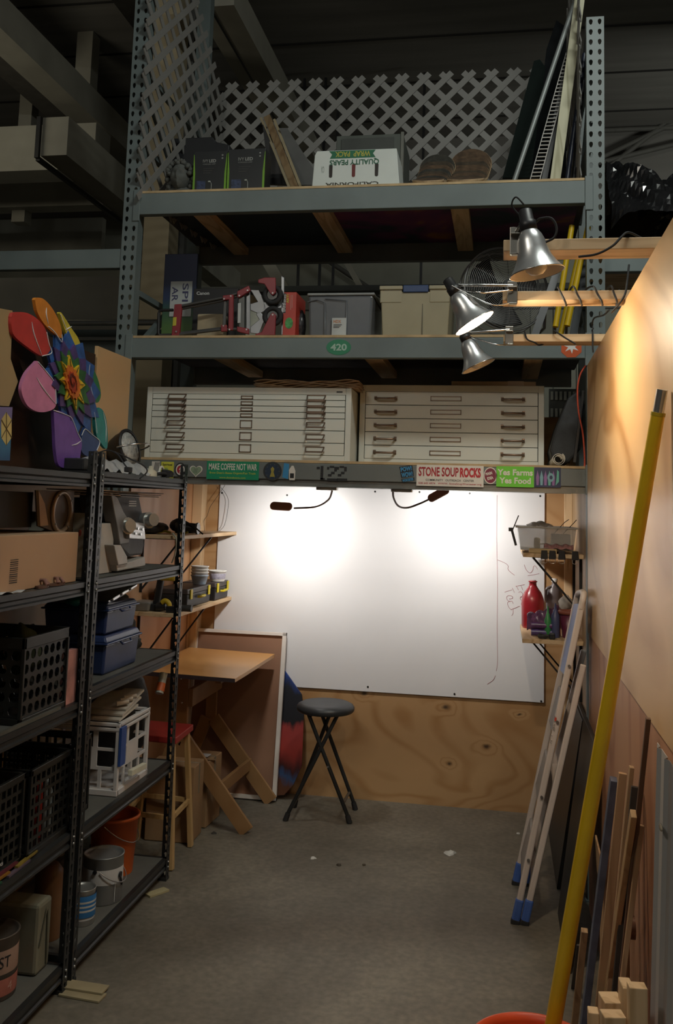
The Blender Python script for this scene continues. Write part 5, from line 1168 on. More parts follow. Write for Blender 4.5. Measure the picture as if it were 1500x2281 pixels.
# ------------------------------------------------------------------ folded step ladder
def ladder():
    t = thing('step_ladder', 'folded white metal step ladder with blue feet leaning on the right wall', 'step ladder', (.12, 4.36, 0))
    W_ = mat((.62, .54, .50), .38, 0, .06, 6, coat=.2); B_ = mat((.06, .13, .42), .4)
    def D(px, py, Y): return atY(px, py, Y)
    # near side: front rail (a) and rear rail (b); far side: c
    a0 = atZ(1151, 2040, .03); a1 = D(1297, 1345, 4.05)
    b0 = atZ(1172, 2042, .03); b1 = D(1300, 1480, 4.12)
    c0 = atZ(1152, 1955, .03); c1 = D(1283, 1345, 4.42)
    e0 = c0 + Vector((.04, 0, 0)); e1 = c1 + Vector((.035, 0, -.2))
    far = (c1 - a1)
    for nm, p, q, r in (('rail', a0, a1, .0125), ('rail', b0, b1, .0125), ('rail', c0, c1, .0115), ('rail', e0, e1, .0115)):
        mb = MB(); mb.bar(p, q, .026, .02, (0, 1, 0)); mb.build(nm, W_, t, world=True, bevel=.006)
    # rounded top handle loop from the near front rail to the far front rail
    up = (a1 - a0).normalized()
    pts = [a1 - up * .02, a1 + up * .02, a1 + up * .045 + far * .08, a1 + up * .05 + far * .5, a1 + up * .045 + far * .92, c1 + up * .02, c1 - up * .02]
    MB().tube(smooth_pts(pts), .0135, 10).build('top_handle', W_, t, world=True)
    # blue tray in the upper frame
    i0 = a1 - up * .30; mb = MB(); s_ = Vector((.01, 0, 0))
    mb.wp([a1 + far * .12 - s_, a1 + far * .9 - s_, i0 + far * .9 - s_, i0 + far * .12 - s_], (.018, 0, 0)); mb.build('tray', B_, t, world=True, bevel=.004, label='blue plastic tray')
    # three treads, folded nearly flat into the frame
    for k, f in enumerate((.22, .47, .70)):
        p = a0.lerp(a1, f); q = c0.lerp(c1, f); dn = up * -.16 + Vector((-.008, 0, 0))
        mb = MB(); mb.wp([p + far * 0.03, q - far * 0.03, q + dn - far * .03, p + dn + far * .03], (.012, 0, .004)); mb.build('tread', mat((.30, .27, .25), .6, 0, .1), t, world=True, bevel=.004)
    mb = MB(); mb.bar(b0.lerp(b1, .12), e0.lerp(e1, .12), .02, .012); mb.build('cross_brace', W_, t, world=True); mb = MB(); mb.bar(b0.lerp(b1, .5), e0.lerp(e1, .5), .02, .012); mb.build('cross_brace', W_, t, world=True)
    for p, q in ((a0, a1), (b0, b1), (c0, c1), (e0, e1)):
        d_ = (q - p).normalized(); mb = MB(); mb.bar(p - d_ * .028, p + d_ * .07, .034, .027, (0, 1, 0)); f = mb.build('foot', B_, t, world=True, bevel=.008, label='blue rubber foot')
        mb = MB(); mb.bar(p - d_ * .032, p - d_ * .012, .036, .029, (0, 1, 0)); mb.build('foot_pad', M_RUB, f, world=True, bevel=.003)
    for f in (.18, .38, .62, .8):
        c = a0.lerp(a1, f) + Vector((0, -.012, 0)); MB().cyl(c, c + Vector((0, -.004, 0)), .006, n=12).build('rivet', M_STEEL, t, world=True)
    # maker's lettering down the near rail
    c = a0.lerp(a1, .55); X_ = (a0 - a1).normalized()
    mb = MB(); M = FR(c + Vector((-.004, -.0135, 0)), -X_, Vector((-1, 0, 0)).cross(Vector((0, 0, 0))) if False else Vector((-1, 0, .2)))
    mb.M = M
    for k, st in enumerate([[(.0, .002), (.006, .009)], [(.014, .001), (.012, .006), (.018, .010)], [(.030, .004), (.034, .010)], [(.055, .001), (.060, .009), (.072, .010), (.080, .004)], [(.058, .001), (.068, .004)], [(.112, .010), (.104, .011)], [(.092, .010), (.088, .007)]]):
        for p_, q_ in zip(st, st[1:]): mb.bar((*p_, .0006), (*q_, .0006), .0022, .0008, (0, 0, 1))
    mb.M = I4; mb.disc(M @ tr(.100, .006, 0), .008, .0045, .0006, 1); mb.build('lettering', [mat((.25, .22, .2), .6), mat((.6, .08, .05), .5)], t, world=True)
ladder()
# dark panels leaning behind the ladder
for k, (y0, y1, z1, xb, xt, col, lb) in enumerate(((4.50, 5.3, .73, .25, .36, (.012, .012, .013), 'large black panel leaning on the right wall behind the step ladder, front one'), (4.52, 5.38, .74, .30, .368, (.05, .04, .03), 'dark brown panel leaning between the black panel and the right wall'), (3.72, 4.24, .80, .24, .345, (.014, .013, .012), 'smaller black panel standing on the floor between the ladder and the yellow pole'))):
    o = MB().wp([(xb, y0, .002), (xb, y1, .002), (xt, y1, z1), (xt, y0, z1)], (.016, 0, 0)).build('dark_board', mat(col, .45, 0, .3, 6), bevel=.002); tag(o, lb, 'panel')
# rolled black plastic in the next bay
def plastic():
    t = thing('plastic_wrap', 'heap of shiny black plastic sheeting on the neighbouring rack at the upper right', 'plastic sheet', (1.05, 4.9, 2.90))
    rn = random.Random(5)
    def fn(u, v):
        x = .50 + u * 1.5; y = 4.55 + v * .8; s_ = math.sin(PI * min(1, max(0, v * .8 + .1)))
        hgt = .30 + .16 * math.sin(u * 6 + .4) + .1 * math.sin(u * 13 + v * 5)
        cr = abs(math.sin(u * 19 + 3 * math.sin(v * 7))) * .05 + abs(math.sin(v * 23 + 4 * math.sin(u * 9))) * .035 + .02 * abs(math.sin(u * 47 + v * 31))
        return (x, y - cr, 2.895 + max(0, hgt + cr) * s_)
    MB().sheet(fn, 90, 50, smooth=False).build('sheeting', mat((.012, .012, .013), .16, 0, .3), t, world=True)
    MB().box(.45, 2.2, 4.5, 5.4, 2.882, 2.894).build('board_beneath', M_PINE, t, world=True)
plastic()
# ------------------------------------------------------------------ things on the right wall shelves
ZU, ZL = 1.456, 1.046
t = thing('storage_bin', 'clear shallow plastic bin of odds and ends on the upper right shelf', 'storage bin', (.24, 4.95, ZU))
CLR = mat((.55, .54, .52), .2, 0, .05, alpha=.38); CLR2 = mat((.62, .60, .57), .3, 0, .05, alpha=.85)
x0, x1, y0, y1 = .075, .355, 4.76, 5.12; zb = ZU + .012; h = .115
for (a, b, c, d) in (((x0 + .015, y0 + .01), (x1 - .015, y0 + .01), (x1, y0), (x0, y0)), ((x0 + .015, y1 - .01), (x1 - .015, y1 - .01), (x1, y1), (x0, y1)), ((x0 + .015, y0 + .01), (x0 + .015, y1 - .01), (x0, y1), (x0, y0)), ((x1 - .015, y0 + .01), (x1 - .015, y1 - .01), (x1, y1), (x1, y0))):
    MB().wp([(a[0], a[1], zb), (b[0], b[1], zb), (c[0], c[1], zb + h), (d[0], d[1], zb + h)], (0, .0015, 0) if a[1] == b[1] else (.0015, 0, 0)).build('side', CLR, t, world=True)
MB().box(x0 + .015, x1 - .015, y0 + .01, y1 - .01, zb, zb + .003).build('base', CLR2, t, world=True)
mb = MB()
for q in ((x0 - .012, x1 + .012, y0 - .012, y0), (x0 - .012, x1 + .012, y1, y1 + .012), (x0 - .012, x0, y0, y1), (x1, x1 + .012, y0, y1)): mb.box(*q, zb + h - .008, zb + h)
mb.build('rim', CLR2, t, world=True, bevel=.002)
tag(MB().box(.155, .185, 4.80, 4.84, zb + .006, zb + .06).build('tape_roll', mat((.5, .42, .28), .7), bevel=.008), 'tan roll seen through the left side of the clear bin', 'roll')
tag(MB().bar((.18, 4.79, zb + .03), (.25, 4.79, zb + .034), .006, .006).build('thin_rod', M_WHITE), 'short white rod inside the clear bin', 'rod')
tag(MB().box(.24, .33, 4.79, 4.9, zb + .006, zb + .08).build('paper_pad', mat((.55, .52, .5), .7), bevel=.003), 'off-white pad of paper inside the right half of the clear bin', 'paper pad')
tag(MB().sheet(lambda u, v: (.12 + u * .13, 4.80 + v * .2, zb + h + .002 + .022 * math.sin(PI * u) * math.sin(PI * v) + .004 * math.sin(u * 17 + v * 9)), 20, 12).build('clear_bag', mat((.5, .47, .42), .3, 0, .15, 30, alpha=.8), solid=.001), 'crumpled clear plastic bag lying on top of the clear bin', 'bag')
tag(MB().box(.128, .26, 4.722, 4.755, ZU, ZU + .022).build('wood_block', mat((.52, .38, .19), .6), bevel=.002), 'yellowish wood block at the left front edge of the upper right shelf', 'block')
tag(MB().sheet(lambda u, v: (.20 + u * .14, 4.725 + v * .03, ZU + .024 + .02 * v + .004 * math.sin(u * 19)), 16, 3).build('parts_bag', mat((.42, .2, .2), .2, 0, .4, 60, alpha=.8), solid=.001), 'small shiny bag with red print between the binder clips', 'bag')
clip0 = None
for k, px in enumerate((1213, 1231, 1252, 1282)):
    p = atY(px, 1230, 4.72)
    if k == 0:
        t = thing('binder_clip', 'black binder clip on the upper right shelf edge, leftmost of four', 'binder clip', (p.x, 4.72, ZU - .025), group='binder clips on the upper right shelf')
        MB().prism([(-.017, 0), (.017, 0), (.014, .042), (-.014, .042)], .022, T(0, .012, -.002, 0, PI / 2)).build('clip_body', M_BLK, t, bevel=.002)
        MB().tube([(-.012, -.012, 0), (-.014, -.012, -.014), (-.008, -.012, -.02), (.008, -.012, -.02), (.014, -.012, -.014), (.012, -.012, 0)], .0014).build('wire_loop', M_CHROME, t)
        clip0 = t
    else:
        c = copy_tree(clip0); c.location = (p.x, 4.72, ZU - .025); c['label'] = 'black binder clip on the upper right shelf edge, %s' % ['', 'second of four from the left', 'third of four from the left', 'rightmost of four'][k]
for k, (a, b, lb) in enumerate((((1258, 1164), (1268, 1157), 'long thin black cable tie end sticking up behind the bin, left one'), ((1278, 1166), (1285, 1158), 'thin black cable tie end sticking up behind the bin, right one'))):
    p = atY(*a, 5.1); q = atY(*b, 5.1); mb = MB(); mb.tube([(p.x - .06, 5.1, zb + h * .6), p, q], .002, 6); tag(mb.build('cable_tie', M_RUB), lb, 'cable tie')
t = thing('rail_clamp', 'black clamp hooked over the left end of the clear bin', 'clamp', (.09, 4.75, ZU))
p = atY(1140, 1178, 4.74); q = atY(1150, 1215, 4.74); r = atY(1156, 1148, 4.74)
MB().bar(p, q, .01, .012).bar(p + Vector((.006, 0, -.004)), r, .005, .005).box(p.x - .014, p.x + .008, 4.735, 4.75, p.z - .012, p.z + .006).build('jaw', M_BLK, t, world=True, bevel=.001)
def bottle(name, label, x, y, z, prof, m, cat='bottle', cap=None, capm=None, sx=1, sy=1, n=28):
    t = thing(name, label, cat, (x, y, z)); MB().lathe(prof, n, 0, None, sx, sy).build('bottle_body', m, t)
    if cap: MB().lathe(cap, n, 0, None).build('cap', capm, t)
    return t
p = atY(1190, 1380, 5.0)
t = bottle('paint_jug', 'large red paint jug with a ring neck on the lower right shelf', p.x, 5.2, ZL, [(.052, 0), (.058, .01), (.060, .13), (.056, .155), (.044, .185), (.028, .207), (.020, .220), (.0185, .236), (.0235, .238), (.0235, .243), (.017, .244)], mat((.36, .02, .03), .3, 0, .15, 8, coat=.3))
MB().lathe([(.0165, .243), (.0165, .247), (.001, .248)], 20).build('cap', mat((.5, .28, .28), .5), t)
p = atY(1236, 1330, 5.26)
t = bottle('grey_jug', 'translucent grey jug with a white cap behind the red paint jug', p.x, 5.27, ZL, [(.04, 0), (.045, .01), (.045, .16), (.036, .2), (.014, .225), (.013, .24), (.001, .24)], mat((.17, .14, .14), .35, 0, .1), cap=[(.016, .238), (.016, .256), (.001, .257)], capm=M_WHITE)
MB().tube(smooth_pts([(-.02, -.02, .215), (-.042, -.022, .20), (-.046, -.022, .16), (-.04, -.02, .13)]), .007).build('handle', mat((.17, .14, .14), .35), t)
p = atY(1206, 1378, 4.9)
tag(MB().sheet(lambda u, v: (p.x - .068 + u * .155, 4.86 + .05 * v + .03 * (1 - math.sin(PI * u)), ZL + .004 + .13 * math.sin(PI * (.06 + .88 * v)) * (.75 + .35 * u) + .006 * math.sin(u * 23 + v * 11)), 34, 14).build('purple_bag', mat((.16, .07, .15), .18, 0, .4, 40, alpha=.72), solid=.002), 'shiny purple plastic bag in front of the red paint jug', 'bag')
for k in range(2):
    tag(MB().cyl((p.x - .05, 4.84, ZL + .02 + k * .034), (p.x + .05, 4.84, ZL + .02 + k * .034), .016).build('foil_tube', mat([(.08, .05, .16), (.10, .04, .12)][k], .25, 0, .3, 40)), ['lower', 'upper'][k] + ' violet tube lying inside the purple bag', 'tube')
p = atY(1221, 1385, 4.84)
bottle('squeeze_bottle', 'green squeeze bottle with a pointed nozzle', p.x, 4.84, ZL, [(.015, 0), (.017, .004), (.017, .085), (.010, .10), (.009, .112), (.006, .114), (.0025, .15), (.001, .15)], mat((.05, .26, .08), .35))
p = atY(1238, 1388, 4.83)
bottle('squeeze_bottle', 'dusty blue squeeze bottle with a pointed nozzle', p.x, 4.84, ZL, [(.019, 0), (.021, .004), (.021, .105), (.012, .122), (.011, .132), (.007, .134), (.003, .165), (.001, .165)], mat((.07, .08, .18), .4))
p = atY(1243, 1350, 4.9)
bottle('squeeze_bottle', 'slim red-tipped bottle between the blue bottle and the plant pot', p.x + .004, 4.92, ZL, [(.012, 0), (.012, .10), (.006, .12), (.002, .15), (.001, .15)], mat((.3, .02, .05), .4))
p = atY(1267, 1400, 4.84)
t = thing('plant_pot', 'purple-red pot with a brown rim on the lower right shelf', 'pot', (p.x, 4.86, ZL))
MB().lathe([(.027, 0), (.029, .004), (.041, .115), (.001, .115)], 28).build('pot_body', mat((.13, .02, .05), .4, 0, .1, 5), t)
MB().lathe([(.041, .112), (.048, .114), (.050, .126), (.046, .132), (.038, .132), (.036, .118)], 28).build('rim', mat((.30, .09, .06), .5), t)
p = atY(1262, 1330, 4.95)
t = thing('spray_trigger', 'crumpled pale rag bundle stuffed above the plant pot', 'rag', (p.x, 4.97, ZL))
MB().cyl((p.x, 4.98, ZL), (p.x, 4.98, ZL + .12), .02).ball((p.x, 4.98, ZL + .155), .036, 0, 16, (.9, .8, 1), .22, 31).build('cloth', mat((.45, .42, .38), .8, 0, .15, 30), t, world=True)
p = atY(1279, 1400, 4.78)
bottle('paint_jar', 'small clear jar with a white lid beside the plant pot', p.x, 4.79, ZL, [(.016, 0), (.017, .003), (.017, .045), (.014, .05), (.001, .05)], mat((.3, .27, .22), .25), cap=[(.0165, .048), (.0165, .064), (.001, .065)], capm=mat((.6, .58, .5), .5), cat='jar')
p = atY(1218, 1400, 4.78)
t = thing('headlamp', 'black headlamp with a patterned strap on the lower right shelf', 'headlamp', (p.x, 4.78, ZL))
MB().tube([(.035 * math.cos(a), .02 * math.sin(a), .012 + .004 * math.sin(3 * a)) for a in [i * PI / 12 for i in range(24)]], .0075, 8, closed=True).build('strap', mat((.03, .028, .025), .7, 0, .5, 80), t)
MB().box(.012, .04, -.03, -.008, .0, .03).build('lamp_housing', M_BLK, t, bevel=.005)
MB().box(-.03, 0, -.02, 0, .0, .016).build('strap', mat((.06, .055, .05), .7, 0, .6, 90), t, bevel=.004)
# ------------------------------------------------------------------ things on the left wall shelves
ZU, ZL = 1.486, 1.101
t = thing('tool_bag', 'black zip tool bag with yellow trim on the upper left shelf', 'bag', (-1.75, 4.72, ZU))
MB().ball((-1.77, 4.66, ZU + .03), .03, 0, 18, (2.6, 3.4, 1.0), .08, 41).build('fabric', mat((.018, .018, .02), .6, 0, .3, 25, .3), t, world=True)
MB().tube(smooth_pts([(-1.84 + .01 * k, 4.60 + .003 * k, ZU + .012 + .003 * math.sin(k)) for k in range(18)], 2), .006).build('trim', mat((.35, .32, .03), .5), t, world=True, label='yellow trim')
t = thing('cordless_blower', 'black power tool with straps lying right of the tool bag on the upper left shelf', 'power tool', (-1.66, 4.75, ZU))
p = atY(420, 1170, 4.72)
MB().cyl((p.x - .06, 4.70, ZU + .035), (p.x + .045, 4.72, ZU + .032), .03, .026).ball((p.x - .05, 4.71, ZU + .045), .036, 0, 14, (1.3, .8, 1), .08, 5).build('housing', M_BLK, t, world=True)
MB().cyl((p.x + .045, 4.72, ZU + .032), (p.x + .055, 4.72, ZU + .032), .03).build('nozzle', mat((.05, .05, .055), .3), t, world=True)
MB().tube(smooth_pts([(p.x - .04, 4.68, ZU + .08), (p.x, 4.67, ZU + .068), (p.x + .06, 4.66, ZU + .035), (p.x + .10, 4.66, ZU + .006)]), .004).build('strap', M_RUB, t, world=True)
MB().tube(smooth_pts([(p.x - .03, 4.665, ZU + .012), (p.x + .0, 4.66, ZU + .008), (p.x + .02, 4.66, ZU + .015)]), .005).build('yellow_strap', mat((.4, .36, .03), .5), t, world=True)
def wire(pts, label, m=None, r=.0013): mb = MB(); mb.tube(smooth_pts(pts), r, 6); return tag(mb.build('thin_wire', m or M_RUB), label, 'wire')
Yw = 5.50
wire([atY(505, 1075, Yw), atY(494, 1092, Yw), atY(480, 1112, Yw), atY(468, 1130, Yw), atY(462, 1148, Yw), atY(455, 1160, Yw), (-1.70, 5.3, 1.489)], 'thin black wire running down to the left onto the upper left shelf')
wire([atY(492, 1086, Yw), atY(502, 1098, Yw), atY(509, 1115, Yw), atY(507, 1140, Yw), atY(500, 1170, Yw), atY(488, 1184, Yw)], 'thin black wire looping down over the whiteboard edge')
wire([atY(385, 1188, 4.56), atY(392, 1198, 4.55), atY(393, 1215, 4.55), atY(390, 1235, 4.56), atY(383, 1254, 4.58)], 'pale grey cable hanging below the upper left shelf', mat((.4, .38, .3), .5), .004)
# tool cases
def tool_case(label, x0, x1, y0, y1, z0, h, grp='black and yellow tool cases'):
    t = thing('tool_case', label, 'tool case', ((x0 + x1) / 2, (y0 + y1) / 2, z0), group=grp)
    MB().frus(x0 + .004, x1 - .004, y0 + .004, y1 - .004, z0, z0 + h * .72, .004, .004).build('case_body', M_BLK, t, world=True, bevel=.006)
    MB().frus(x0 - .003, x1 + .003, y0 - .003, y1 + .003, z0 + h * .72, z0 + h, -.004, -.004).build('lid', mat((.05, .04, .04), .5), t, world=True, bevel=.006)
    L = (y1 - y0)
    for f in (.12, .88):
        y = y0 + L * f; MB().box(x1 + .002, x1 + .008, y - .016, y + .016, z0 + h * .45, z0 + h * .97).build('latch', mat((.62, .50, .01), .45), t, world=True, bevel=.002, label='yellow latch')
    ym = (y0 + y1) / 2
    MB().tube([(x1 + .003, ym - .045, z0 + h * .5), (x1 + .018, ym - .04, z0 + h * .5), (x1 + .018, ym + .04, z0 + h * .5), (x1 + .003, ym + .045, z0 + h * .5)], .007).build('handle', mat((.62, .50, .01), .45), t, world=True, label='yellow handle')
    return t
tool_case('larger black tool case with yellow latches on the lower left shelf, under the nested tubs', -1.80, -1.615, 4.80, 5.20, ZL, .098)
tool_case('smaller black tool case with yellow latch at the whiteboard end of the lower left shelf', -1.80, -1.60, 5.24, 5.50, ZL, .10)
tub_ = None
for k in range(4):
    p = atY(447, 1295, 5.14)
    o = MB().lathe([(.033, 0), (.036, .003), (.047, .046), (.050, .047), (.050, .052), (.046, .052), (.034, .006), (.001, .006)], 28).build('plastic_bowl', [M_WHITE, mat((.4, .52, .68), .5, 0, .2, 20)][1 if k == 0 else 0])
    o.location = (p.x, 5.12, ZL + .0995 + k * .0165); tag(o, ['lowest nested white tub, with a bluish side, on the left tool case', 'second nested white tub from the bottom on the left tool case', 'third nested white tub from the bottom on the left tool case', 'topmost nested white tub on the left tool case'][k], 'tub', 'nested white tubs')
p = atY(486, 1300, 5.38)
t = thing('yogurt_tub', 'single white printed tub standing on the right tool case', 'tub', (p.x, 5.36, ZL + .1015))
MB().lathe([(.040, 0), (.042, .003), (.050, .055), (.053, .056), (.053, .062), (.049, .062), (.041, .006), (.001, .006)], 28).build('tub_body', M_WHITE, t)
MB().lathe([(.0445, .014), (.0450, .015), (.0490, .044), (.0485, .045)], 28, cap=False).build('printed_band', mat((.42, .40, .5), .5, 0, .35, 60), t)
# drills
p = atY(350, 1340, 4.64)
t = thing('cordless_drill', 'black and yellow cordless drill standing at the front of the lower left shelf', 'drill', (p.x, 4.66, ZL))
MB().box(p.x - .03, p.x + .03, 4.62, 4.70, ZL, ZL + .035).build('battery', M_BLK, t, world=True, bevel=.005)
MB().bar((p.x - .01, 4.66, ZL + .03), (p.x + .008, 4.66, ZL + .16), .034, .03, (0, 1, 0)).build('grip', M_BLK, t, world=True, bevel=.008)
MB().bar((p.x - .0, 4.66, ZL + .18), (p.x + .09, 4.66, ZL + .178), .05, .055).build('motor_housing', mat((.5, .33, .02), .45), t, world=True, bevel=.012, label='yellow motor housing')
MB().cyl((p.x + .0, 4.66, ZL + .18), (p.x - .05, 4.66, ZL + .18), .026, .022).build('chuck', M_BLK, t, world=True)
p = atY(372, 1345, 4.60)
t = thing('impact_driver', 'yellow and black driver lying at the front edge of the lower left shelf', 'drill', (p.x, 4.62, ZL))
MB().box(p.x - .0, p.x + .05, 4.585, 4.64, ZL, ZL + .032).build('battery', M_BLK, t, world=True, bevel=.004)
MB().tube(smooth_pts([(p.x - .03, 4.61, ZL + .045), (p.x - .015, 4.61, ZL + .055), (p.x + .005, 4.61, ZL + .045), (p.x + .012, 4.61, ZL + .02)]), .013, 10).build('grip', mat((.55, .38, .02), .45), t, world=True, label='yellow curved grip')
MB().cyl((p.x - .06, 4.62, ZL + .022), (p.x - .01, 4.62, ZL + .026), .02).build('motor_housing', M_BLK, t, world=True)
p = atY(405, 1345, 4.62)
tag(MB().cyl((p.x - .02, 4.66, ZL + .018), (p.x + .04, 4.66, ZL + .018), .017).build('charger', mat((.05, .05, .05), .5, 0, .3, 40), bevel=.003), 'short dark ribbed tool part right of the yellow driver', 'tool')
p = atY(315, 1345, 4.62)
o = MB().frus(p.x - .05, p.x + .045, 4.60, 4.72, ZL, ZL + .045, .006, .006).build('plastic_tray', mat((.22, .22, .21), .35, 0, .15, 12), bevel=.006); tag(o, 'grey translucent plastic tray at the left end of the lower left shelf', 'tray')
# ------------------------------------------------------------------ drafting table
def drafting():
    WD = wood((0.30, 0.165, 0.07), (0.24, 0.12, 0.045), (0.34, 0.20, 0.09), (1, 1, 1), 4, .5, 1.5)
    TOP = wood((0.60, 0.31, 0.10), (0.52, 0.25, 0.07), (0.66, 0.38, 0.15), (.5, 1, 1), 3, .38, 1.2, coat=.3)
    t = thing('drafting_table', 'wooden drafting table with a sloped orange-brown top and trestle legs', 'table', (-1.55, 5.0, 0))
    xr, xl, ya, yb, z = -1.285, -1.80, 4.60, 5.42, .80
    mb = MB(); mb.wp([(xl, ya, z + .01), (xr - .0, ya, z), (xr + .002, 4.78, z), (xr, yb, z), (xl, yb, z + .01)], (0, 0, -.02)); mb.build('tabletop', TOP, t, world=True, bevel=.0015)
    MB().wp([(xl, ya - .003, z + .009), (xr, ya - .003, z - .001), (xr, ya, z - .02), (xl, ya, z - .012)], (0, .003, 0)).build('edge_shade', mat((.05, .035, .04), .5), t, world=True)  # dark strip standing in for shade along the tabletop's near edge
    for yy in (4.85, 5.36):
        MB().box(-1.66, -1.60, yy - .012, yy + .012, .40, z - .02).build('post', WD, t, world=True, bevel=.002)
        MB().bar((-1.63 + .02, yy - .02, .44), (-1.255, yy - .02, .012), .02, .075, (0, 0, 1)).build('leg', WD, t, world=True, bevel=.002)
        MB().bar((-1.65, yy - .02, .44), (-1.80, yy - .02, .03), .02, .07, (0, 0, 1)).build('leg', WD, t, world=True, bevel=.002)
        MB().box(-1.78, -1.36, yy - .01, yy + .014, z - .06, z - .022).build('top_rail', WD, t, world=True, bevel=.002)
    MB().box(-1.60, -1.575, 4.84, 5.37, .60, .69).build('stretcher', WD, t, world=True, bevel=.002)
    a = Vector((-1.415, 4.85, .20)); b = Vector((-1.39, 5.36, .20)); MB().bar(a, b, .02, .06).build('stretcher', WD, t, world=True, bevel=.002)
    MB().box(-1.70, -1.58, 4.82, 4.838, .335, .44).build('knee_plate', WD, t, world=True, bevel=.002)
    MB().bar((-1.40, 4.7, z - .035), (-1.40, 5.3, z - .035), .03, .025).build('batten', WD, t, world=True)
    for (x, z_) in ((-1.63, .34), (-1.63, .62), (-1.64, .74)): MB().ball((x, 4.835, z_), .007, n=8).build('bolt', M_CHROME, t, world=True)
drafting()
# ------------------------------------------------------------------ stool
def stool():
    c = Vector((-.938, 5.2, 0)); zs = .598
    t = thing('folding_stool', 'black folding stool with a round padded seat in front of the back wall', 'stool', (c.x, c.y, 0))
    M = Matrix.Translation((c.x, c.y, zs - .055))
    MB().lathe([(.10, .0), (.148, .004), (.156, .012), (.158, .022), (.156, .032), (.152, .036), (.150, .040), (.13, .05), (.08, .056), (.001, .058)], 48, 0, M).build('seat', mat((.028, .03, .034), .42, 0, .1), t, world=True)
    feet = {'a': atZ(779, 1834, .0), 'b': atZ(792, 1804, .0), 'c': atZ(636, 1828, .0), 'd': atZ(664, 1788, .0)}
    feet['d'] = feet['c'] + (feet['b'] - feet['a'])
    tops = {'a': atY(688, 1584, 5.10), 'b': atY(712, 1584, 5.28), 'c': atY(752, 1586, 5.12), 'd': atY(740, 1584, 5.28)}
    for k in 'abcd':
        f = feet[k] + Vector((0, 0, .012)); p = tops[k]; p.z = zs - .052
        MB().cyl(f, p, .0105, n=14).build('leg', M_BLKST, t, world=True)
        d = (p - f).normalized(); MB().cyl(f - Vector((0, 0, .011)), f + d * .03, .0155, .0135, n=14).build('rubber_foot', M_RUB, t, world=True)
    for p, q, f in (('a', 'b', .17), ('c', 'd', .13), ('a', 'b', .98), ('c', 'd', .98)):
        A = feet[p].lerp(tops[p], f); B = feet[q].lerp(tops[q], f); MB().cyl(A, B, .0075, n=10).build('cross_bar', mat((.12, .10, .08), .5, .3), t, world=True)
    A = feet['a'].lerp(tops['a'], .52); MB().cyl(A + Vector((0, -.018, 0)), A + Vector((0, .014, 0)), .005).build('pivot', M_STEEL, t, world=True)
stool()
# ------------------------------------------------------------------ framed board and sprayed canvas behind the table
t = thing('framed_board', 'large white-framed brown board leaning on the back wall behind the table', 'frame', (-1.5, 5.42, 0))
z1 = .90; M = Matrix.Translation((0, 5.385, .004)) @ Matrix.Rotation(-.135, 4, 'X')
fx0, fx1, fw, H_ = -1.79, -1.235, .018, .915
fwm = mat((.70, .66, .62), .45, 0, .05)
for q in ((fx0, fx0 + fw, 0, H_), (fx1 - fw - .006, fx1, 0, H_), (fx0, fx1, 0, .022), (fx0, fx1, H_ - .02, H_)):
    mb = MB(); mb.M = M; mb.box(q[0], q[1], -.02, .004, q[2], q[3]); mb.build('frame_side', fwm, t, world=True, bevel=.002)
mb = MB(); mb.M = M; mb.box(fx0 + .01, fx1 - .01, -.004, 0, .01, H_ - .01); mb.build('backing', mat((.27, .145, .09), .6, 0, .08, 3), t, world=True)
def spray():
    m, t, n, b = _nt('sprayed'); L = t.links
    tc = n.new('ShaderNodeTexCoord'); sx = n.new('ShaderNodeSeparateXYZ'); L.new(tc.outputs['Object'], sx.inputs[0])
    no = n.new('ShaderNodeTexNoise'); no.inputs['Scale'].default_value = 7; no.inputs['Detail'].default_value = 5
    mp = n.new('ShaderNodeMapping'); mp.inputs['Scale'].default_value = (2, 1, .6); L.new(tc.outputs['Object'], mp.inputs[0]); L.new(mp.outputs[0], no.inputs[0])
    a = n.new('ShaderNodeMath'); a.operation = 'MULTIPLY_ADD'; a.inputs[1].default_value = .22; L.new(no.outputs[0], a.inputs[0]); L.new(sx.outputs[2], a.inputs[2])
    r = _ramp(n, [(.02, (.12, .05, .02)), (.19, (.13, .05, .025)), (.225, (.04, .10, .25)), (.26, (.06, .015, .015)), (.36, (.38, .045, .035)), (.46, (.36, .05, .045)), (.50, (.015, .015, .02)), (.68, (.012, .014, .022)), (.76, (.02, .06, .28)), (.85, (.03, .10, .4))])
    L.new(a.outputs[0], r.inputs[0]); L.new(r.outputs[0], b.inputs['Base Color']); b.inputs['Roughness'].default_value = .45; return m
q = [atY(x, y, 5.50) for x, y in ((618, 1480), (636, 1500), (672, 1548), (678, 1590), (677, 1700), (660, 1740), (640, 1762), (600, 1764), (600, 1500))]
for p_ in q: p_.y = 5.536 - .12 * (1 - min(1, p_.z / .78))
tag(MB().wp(q, (0, .012, 0)).build('spray_painting', spray()), 'spray-painted panel in blue, black and red leaning beside the white frame', 'painting')
